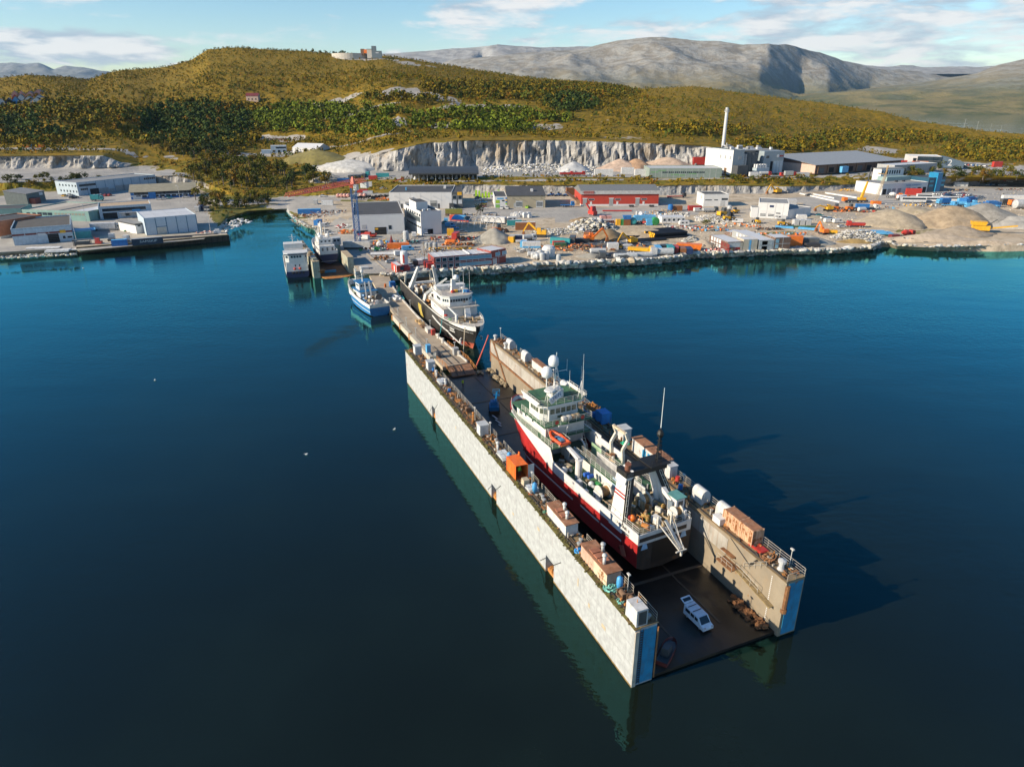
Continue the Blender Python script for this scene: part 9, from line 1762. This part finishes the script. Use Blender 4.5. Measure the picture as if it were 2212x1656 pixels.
# right yard: buses, blue trucks, rows of cars
bus=thing('bus','long white coach with dark window band, leftmost of the parked coaches','bus',gz('RR',330,790),rad(-8));m=MB();m.box(-7,7,-1.25,1.25,.5,3.4);m.build('body',P('white'),bus);g=MB();g.box(-6.5,6.6,-1.28,-1.251,1.9,2.9);g.build('window_band',GLASS,bus);g=MB();g.box(7.001,7.03,-1.1,1.1,1.6,3.1);g.build('windscreen',GLASS,bus);wheels(bus,[(-4.5,-1.1),(-4.5,1.1),(4.8,-1.1),(4.8,1.1)],.5)
kk=kids_of()
for x,y,lb in((640,780,'white minibus with dark windows right of the long coach'),(780,770,'second white minibus behind the first one'),(520,725,'white and maroon coach behind the long white coach'),(950,770,'white minibus standing apart at the right of the coaches')):dup(bus,kk,gz('RR',x,y),rad(-12),lb,scale=(.62,.85,.85))
cont(('RR',335,660),-12,'red','bright orange-red box body behind the coaches',9,h=4);truck(('RR',170,740),170,'orange','orange truck cab left of the coaches','flat','grey',8);truck(('R8',1950,435),-20,'orange','orange and white mixer truck before the garage hall','mixer','white',9);truck(('R8',2100,470),10,'orange','orange truck left of the long coach front','tank','white',8)
mc=thing('mobile_crane','orange and black mobile crane with a raised yellow telescopic boom','crane',gz('R8',1300,515),rad(2));m=MB();m.box(-7,7,-1.4,1.4,.7,1.6);m.build('carrier',P('dark'),mc);m=MB();m.box(-8,-5.6,-1.35,1.35,.9,3.1);m.build('cab',P('orange'),mc);m=MB();m.box(1.5,5.5,-1.4,1.4,1.6,3.0);m.build('turret',P('yellow'),mc)
ht=hgt(mc.location,'R8',1470,160);m=MB();m.bar((3.2,0,2.8),(5.2,0,ht),1.3,1.3,0,.8);m.build('boom',P('yellow'),mc);m=MB();m.bar((5.2,0,ht),(5.9,0,ht+8),.45);m.build('boom_tip',P('charcoal'),mc);wheels(mc,[(x,y)for x in(-5,-3,2,4)for y in(-1.2,1.2)],.6)
pr=thing('piling_rig','tall pale lattice piling rig beside the mobile crane','piling rig',gz('R8',1630,535),0);ht=hgt(pr.location,'R8',1690,40);m=MB()
for x,y in((-.7,-.7),(.7,-.7),(.7,.7),(-.7,.7)):m.bar((x-.4,y,0),(x*.7+3,y*.7,ht),.22)
for k in range(14):t0_,t1_=k/14,(k+1)/14;m.bar((-1.1+3.4*t0_,-.7,ht*t0_),(.3+3.2*t1_,-.6,ht*t1_),.14);m.bar((.3+3.2*t0_,-.7,ht*t0_),(-1.1+3.4*t1_,-.6,ht*t1_),.14)
m.build('mast',P('beige'),pr);m=MB();m.box(-2,3,-1.5,1.5,0,1.6);m.build('base',P('orange'),pr);m=MB();m.bar((3,0,ht),(-1.5,0,ht+.6),.6);m.bar((3,0,ht),(3.4,0,ht+5),.6);m.build('head',P('wood'),pr)
for p0_,p1_,lb in((('R8',370,370),('R8',1040,515),'longest white kerb foundation line of the new building plot'),(('R8',600,380),('R8',950,450),'short middle foundation line of the new building plot'),(('R8',800,360),('R8',1330,440),'upper foundation line of the new building plot')):m=MB();a,b_=gz(*p0_),gz(*p1_);m.bar((a.x,a.y,a.z+.3),(b_.x,b_.y,b_.z+.3),1.0,.8);tag(m.build('foundation_wall',P('white')),lb,'foundation')
car(('R8',510,405),170,'dark','black car parked on the foundation line');excavator(('Q3',1640,1290),200,'yellow','yellow excavator at the rock face right of the small white hall',1.3);junk(('R8',1150,320),'golden-brown digger parts at the rock face beside the garage hall',['yellow','wood'],26,5,2,2.4)
for x,y,rz,ld,lb in((840,820,190,'box','blue box truck leftmost of the blue trucks'),(940,860,0,'flat','blue low trailer before the leftmost blue truck'),(1090,860,170,'tank','blue and white tank trailer among the blue trucks'),(1175,820,95,'box','tall blue truck standing end-on among the blue trucks'),(1300,800,20,'box','blue truck at the back of the group'),(1330,890,175,'tank','blue tanker lowest in the middle of the blue trucks'),(1540,890,60,'box','blue truck cab facing the camera right of the tankers'),(1680,870,5,'box','dark blue covered trailer behind the facing truck'),(1650,930,8,'flat','small blue trailer lowest right of the blue trucks'),(1450,840,175,'flat','pale blue flat trailer right of the tall truck')):truck(('RR',x,y),rz,'skyblue' if 'dark' not in lb else 'blue',lb,ld,'blue' if ld=='box' else 'skyblue',8)
tank(('RR',2150,890),5,'lightgrey','large grey cylinder with red hub at the right picture edge',8,2.4);truck(('RR',2060,850),10,'orange','orange-yellow truck beside the large grey cylinder','box','orange',9);truck(('RR',1930,830),5,'dark','camouflage-dark tracked vehicle with yellow ring','box','charcoal',9);cont(('RR',2060,770),-6,'white','long white tarpaulin roof unit at the right edge',16,h=3.6)
pc=car(('RR',1720,795),5,'silver','single silver car right of the blue trucks')
proto={c:car(gz('RR',840+30*i,655),15,c,l)for i,(c,l)in enumerate((('silver','silver car at the left end of the parked rows below the tower'),('white','white car at the left end of the parked rows below the tower'),('dark','black car at the left end of the parked rows below the tower'),('red','red car at the left end of the parked rows below the tower'),('blue','blue car at the left end of the parked rows below the tower')))}
kk=kids_of();cl_=['silver','white','dark','dark','silver','blue','white','red']
def carrow(code,x0,y0,x1,y1,n,rz,words,grp):
 for i in range(n):
  c=rng.choice(cl_);t=i/max(1,n-1);nm={'dark':'black'}.get(c,c);dup(proto[c],kk,gz(code,x0+(x1-x0)*t,y0+(y1-y0)*t),rad(rz+rng.uniform(-6,6)),f'{nm} car {words}',grp)
carrow('RR',720,660,1300,680,15,20,'in the upper parked row below the blue office tower','cars in the upper row')
carrow('RR',860,690,1180,660,8,20,'in the middle parked row below the blue office tower','cars in the middle row')
carrow('RR',1100,710,1490,715,14,20,'in the lower parked row right of the coaches','cars in the lower row');carrow('RR',1180,745,1440,735,7,20,'in the front parked row above the blue trucks','cars in the front row')
carrow('RR',1020,150,1560,185,22,30,'in the far car park beside the curved office','cars in the far car park');carrow('RR',1060,195,1180,205,5,20,'parked on the grass edge below the far car park','cars below the far car park')
carrow('RR',1850,430,1960,450,4,100,'beside the gravel slope at the right edge','cars at the gravel slope');carrow('RR',1600,500,1860,510,6,20,'in the loose row right of the dark huts','cars right of the dark huts');carrow('RR',2080,400,2200,440,4,30,'at the far right picture edge','cars at the right edge')
for x,y,L_,lb in((1130,520,9,'grey-blue hut in front of the dark hut row'),(1250,500,10,'longest dark hut in the row by the tree belt'),(1090,490,7,'dark hut leftmost under the tree belt'),(1340,510,8,'dark hut at the right end of the row')):cont(('RR',x,y),-8,'charcoal' if 'grey-blue' not in lb else 'lightgrey',lb,L_,h=3)
junk(('RR',1130,590),'brown goods stacked on the ground before the dark huts',['brown','charcoal','wood'],34,12,3,1.4);junk(('RR',1980,580),'brown vehicles parts on the gravel slope',['brown','maroon','dark'],30,12,3,1.6);junk(('RR',420,850),'yellow and white machine parts before the coaches',['yellow','lightgrey','navy','white'],40,12,3,1.8)
# shore yard in the middle
for x,y,rz,c,lb,rf in((1180,895,78,'yellow','yellow container left of the dark blue one','beige'),(1250,885,5,'navy','dark blue container with a pale emblem','lightgrey')):cont(('M5',x,y),rz,c,lb,6,roof=rf)
cont(('M5',1500,1000),3,'white','white container with a blue base band',7.5,roof='white',stripe='skyblue');cont(('M5',1370,985),80,'skyblue','narrow pale blue container end left of the banded one',4);truck(('M5',1470,890),20,'white','white machine on tracks behind the banded container','tank','lightgrey',6);boat(('M5',1240,925),5,'white','small white boat with red edge before the dark blue container',5,False,'red')
for k in range(12):tank(('M5',1500+(k*37)%260,1150+(k*23)%60),rng.uniform(0,180),'lightgrey','pale concrete manhole ring in the pile by the shore',rng.uniform(1.4,2.6),rng.uniform(.7,1.2),bool(k%2),'concrete_ring','concrete rings by the shore')
tank(('M5',1790,1140),0,'white','large round white basin at the right of the concrete rings',3.2,2.6,True,'basin');tank(('M5',1960,1240),0,'lightgrey','single upright concrete ring at the shore edge',2.6,.9,True,'concrete_ring');tank(('M5',1680,1180),20,'white','long white tank lying before the concrete rings',4.5,1.0)
junk(('M5',1450,1060),'pale rubble and concrete pieces before the banded container',['lightgrey','offwhite','grey'],40,6,4,1.2);pipes(('M5',1660,1290),3,'beige','pale beams lying on the shore edge',10,4,.25,None,1);pipes(('M5',1700,1310),3,'rust','rusty beams lying on the shore edge',8,3,.25,None,1)
cont(('M6',200,800),-25,'teal','dark teal open skip with rubble left of the excavator',9,h=2.6);cont(('M6',165,830),5,'red','red open skip before the teal one',5,h=2);cont(('M6',190,850),8,'darkgreen','dark green skip lowest at the scrap heap',5,h=1.8);cont(('M6',400,790),80,'charcoal','charcoal open container standing end-on behind the scrap heap',6,h=3.2);cont(('M6',560,780),5,'dark','black low skip right of the charcoal container',6,h=2)
excavator(('M6',690,770),10,'orange','orange excavator with grab over the scrap heap',1.3,True);junk(('M6',500,880),'big golden-rusty scrap metal heap by the orange excavator',['rust','wood','rust','brown','orange'],150,15,5,2.6);cont(('M6',650,700),70,'rust','rust-brown hopper behind the orange excavator',5,h=3)
for x,y,w_,h_,lb,n_ in((1080,800,15,9,'dark blue-grey roofing sheets spread behind the white trailer',40),(1180,950,13,5,'dark blue-grey sheets spread nearest the shore',30),(870,840,6,4,'small dark scrap spread left of the roofing sheets',26),(1850,860,10,5,'dark grey covered goods behind the white containers',40)):
 q=gz('M6',x,y);b=MB()
 for k in range(n_):b.obox((rng.uniform(-w_,w_),rng.uniform(-h_,h_),.1+rng.random()*.5),(rng.uniform(2,5),rng.uniform(1,3),.12),rng.uniform(-.5,.5))
 tag(b.build('sheet_scrap',M('sheet_slate',(.07,.085,.10),.5,var=.4,scale=1.5),None,q),lb,kind='stuff')
junk(('M6',1100,800),'pale boxes among the roofing sheets',['lightgrey','wood','orange'],40,13,7,.8)
cont(('M6',1075,895),3,'white','white box trailer at the edge of the roofing sheets',4.5,h=2.8);car(('M6',1350,885),8,'white','white van right of the white box trailer',None,'van');loader(('M6',1210,885),0,'yellow','small yellow machine between the box trailer and van',.8);excavator(('M6',1400,800),200,'yellow','pale yellow excavator before the black pipe stacks',1.1,True)
truck(('M6',1560,950),-20,'yellow','yellow dump truck beside the white container row','tip','yellow',10);m=MB();m.slabx([(-2.4,1.2),(-1.6,.1),(1.6,.1),(2.4,1.0),(1.8,1.8),(-1.8,1.8)],-1.1,1.1);simple('bucket','large orange-yellow truck body in the shore yard','truck body',('R7',590,900),-15,MB().frus(-5,4,-1.6,1.6,.4,2.6,-.5,-.2),P('orange'))
cont(('M6',1760,975),85,'lightgrey','grey-white container end-on at the shore',7,h=3);cont(('M6',1830,960),88,'skyblue','pale blue container end-on beside the grey-white one',6,h=3);cont(('M6',1940,930),3,'dark','black open container with pale frame at the shore',6,h=2.8);cont(('M6',2040,950),88,'teal','blue-teal container end-on right of the black one',6,h=3);cont(('R7',330,940),80,'red','maroon container left of the open-top skips',6,h=2.6);cont(('R7',450,945),85,'rust','rust-brown open-top skip at the shore',6,h=2.2);cont(('R7',560,950),85,'navy','navy open-top skip right of the rust-brown one',6,h=2.2)
tank(('M6',1920,990),4,'lightgrey','long grey cylinder tank before the black container',8,1.4);tank(('M6',830,965),3,'lightgrey','pale grey cylinder lying alone by the shore',6,1.1);tank(('M6',1290,1045),6,'lightgrey','long pale pipe section lying along the shore',9,1.0);tank(('M6',1530,1025),6,'silver','long silver pipe section right of the pale one',10,1.0)
m=MB()
for k in range(40):m.obox((rng.uniform(-6,6),rng.uniform(-2,2),.3+rng.random()*1.2),(rng.uniform(1.5,4),.5,.4),rng.uniform(-.5,.5))
tag(m.build('tarred_heap',P('charcoal'),None,gz('M6',1080,1040)),'black heaped mats by the shore',kind='stuff');cont(('M6',900,1035),90,'charcoal','black box left of the heaped mats',4.5,h=2.6)
for x,y,n_,lb,ec in((1450,670,6,'black pipe stack leftmost behind the pale yellow excavator',None),(1830,640,7,'upper black pipe stack with yellow end caps','yellow'),(1980,670,8,'lower black pipe stack with yellow end caps','yellow'),(1640,740,5,'low black pipe stack nearest the shore yard',None),(2080,690,3,'thin black pipes right of the capped stacks',None)):pipes(('M6',x,y),20,'black',lb,17,n_,.45,ec,3 if ec else 1)
for x,c,lb,w_ in((1165,'yellow','yellow barrel-shaped machine right of the white hut',2),(1245,'green','green upright box beside the yellow machine',1.6),(1310,'rust','rust-red tipper box under a blue hopper',3.4),(1690,'skyblue','light blue container end-on before the green drum',3)):cont(('M6',x,478),4,c,lb,w_,h=2.8)
m=MB();m.frus(-1.6,1.6,-1.3,1.3,2.9,4.6,-.5,-.3);simple('hopper','blue hopper above the rust-red tipper box','hopper',('M6',1310,478),0,m,P('blue'));tank(('M6',1420,470),90,'teal','dark teal tank with slatted front in the machine row',3.5,1.6);m=MB();m.lathe((0,0,1.9),[(1.2,-1.3),(1.9,-1.2),(1.9,1.2),(1.2,1.3)],16,0,'y');simple('cable_drum','bright green cable drum at the right of the machine row','drum',('M6',1790,478),8,m,P('green'));loader(('M6',1590,470),150,'red','red front loader arm in the machine row',.9)
cont(('M6',1610,400),5,'skyblue','light blue long container behind the machine row',11);truck(('M6',1540,360),100,'lightgrey','grey drilling machine behind the light blue container','mixer','white',8);junk(('M6',1680,320),'yellow-white beams and machine parts behind the green drum',['yellow','white','lightgrey','skyblue'],50,9,5,2.4);junk(('R7',130,270),'brown scrap heap left of the blue tank',['wood','rust','beige'],46,8,3,2);car(('R7',90,285),20,'silver','silver car beside the brown scrap heap');caravan(('R7',480,490),5,'white caravan shell on the gravel before the site huts')
junk(('R7',870,555),'black and white pipe ends heaped in the debris field',['charcoal','dark','lightgrey','skyblue','orange'],80,10,5,2);junk(('R7',470,535),'red and grey scrap below the site huts',['maroon','lightgrey','red'],36,6,3,1.4);junk(('R7',640,830),'orange and brown scrap among boulders',['orange','rust','wood'],40,8,3,1.5);junk(('R7',900,850),'grey steel scaffolding heap left of the module cluster',['grey','charcoal','dark'],60,7,6,1.6);junk(('R7',1030,915),'red and white striped barriers by the module cluster',['red','white','pink'],34,5,2,1)
junk(('R7',1450,500),'orange and pale goods on rough grass beyond the cluster',['orange','offwhite','beige'],50,9,4,1.4);junk(('R7',1900,560),'black cart and brown pallets on rough ground',['dark','brown'],36,6,2,1.6)
# upper terrace
for x,y,L_,lb in((945,240,13,'long white low hall left of the pinkish mounds'),(1145,225,9,'white low hut before the pink mounds'),(1265,240,10,'white low hut left of the grey-green building')):cont(('N6',x,y),2,'white',lb,L_,roof='white',h=4.5)
for x,lb in((635,'left one of two red lorries on the quarry floor'),(735,'right one of two red lorries on the quarry floor')):truck(('N6',x,238),5,'red',lb,'tip','red',9)
cont(('N6',180,238),2,'grey','long grey open box on the quarry floor',14,h=2.6);cont(('Q3',625,895),3,'red','red two-storey site hut at the foot of the quarry face',14,h=5.5)
for x,y,k_,c,lb in((1340,1070,'box','white','white delivery truck before the plant building'),(1480,1050,'tank','lightgrey','grey tank lorry before the plant gates'),(1640,1065,'flat','lightgrey','pale flatbed lorry right of the plant gates'),(1815,1055,'box','grey','dark grey box lorry at the plant corner')):q=zp('Q3',x,y);truck(at(q[0],q[1],12),5,'white' if c=='white' else 'red',lb,k_,c,8)
cont(('Q3',1970,1060),3,'lightgrey','long pale hut before the brown hall',10,h=3)
for x,y,c,lb in((270,170,'red','left red-orange stack before the curved office'),(470,185,'orange','right red-orange stack before the curved office')):q=zp('RR',x,y);cont(at(q[0],q[1],13),3,c,lb,14,h=4)
cont(('RR',1745,190),5,'red','small bright red hut beside the far car park',7,h=4)
for x,y in((1850,770),(1925,785),(2010,775),(2070,790)):
 d=(1416+x*.36,y*.36);q=ground(*d);t=thing('power_pole','thin pale power pole standing on the right-hand slope','pole',q,0,'power poles on the slope');m=MB();m.tube((0,0,-.5),(0,0,11),.14,6);m.bar((-2,0,10),(2,0,10),.16);m.build('pole',P('grey'),t)
GULL=MB().ball((0,0,.12),.22,8,5,0,.6).ball((.22,0,.3),.1,6,4).bar((-.2,0,.2),(-.45,0,.22),.12,.05).mesh('gull',P('white'))
for k,(x,y)in enumerate(((662,982),(852,928),(335,822),(180,580))):
 o=put('gull',GULL,None,at(x,y,0),k);tag(o,('white gull on the dark water left of the dock middle','white gull on the water close to the dock wall','white gull far left on the open water','white gull on the water before the left quay')[k],'gull')
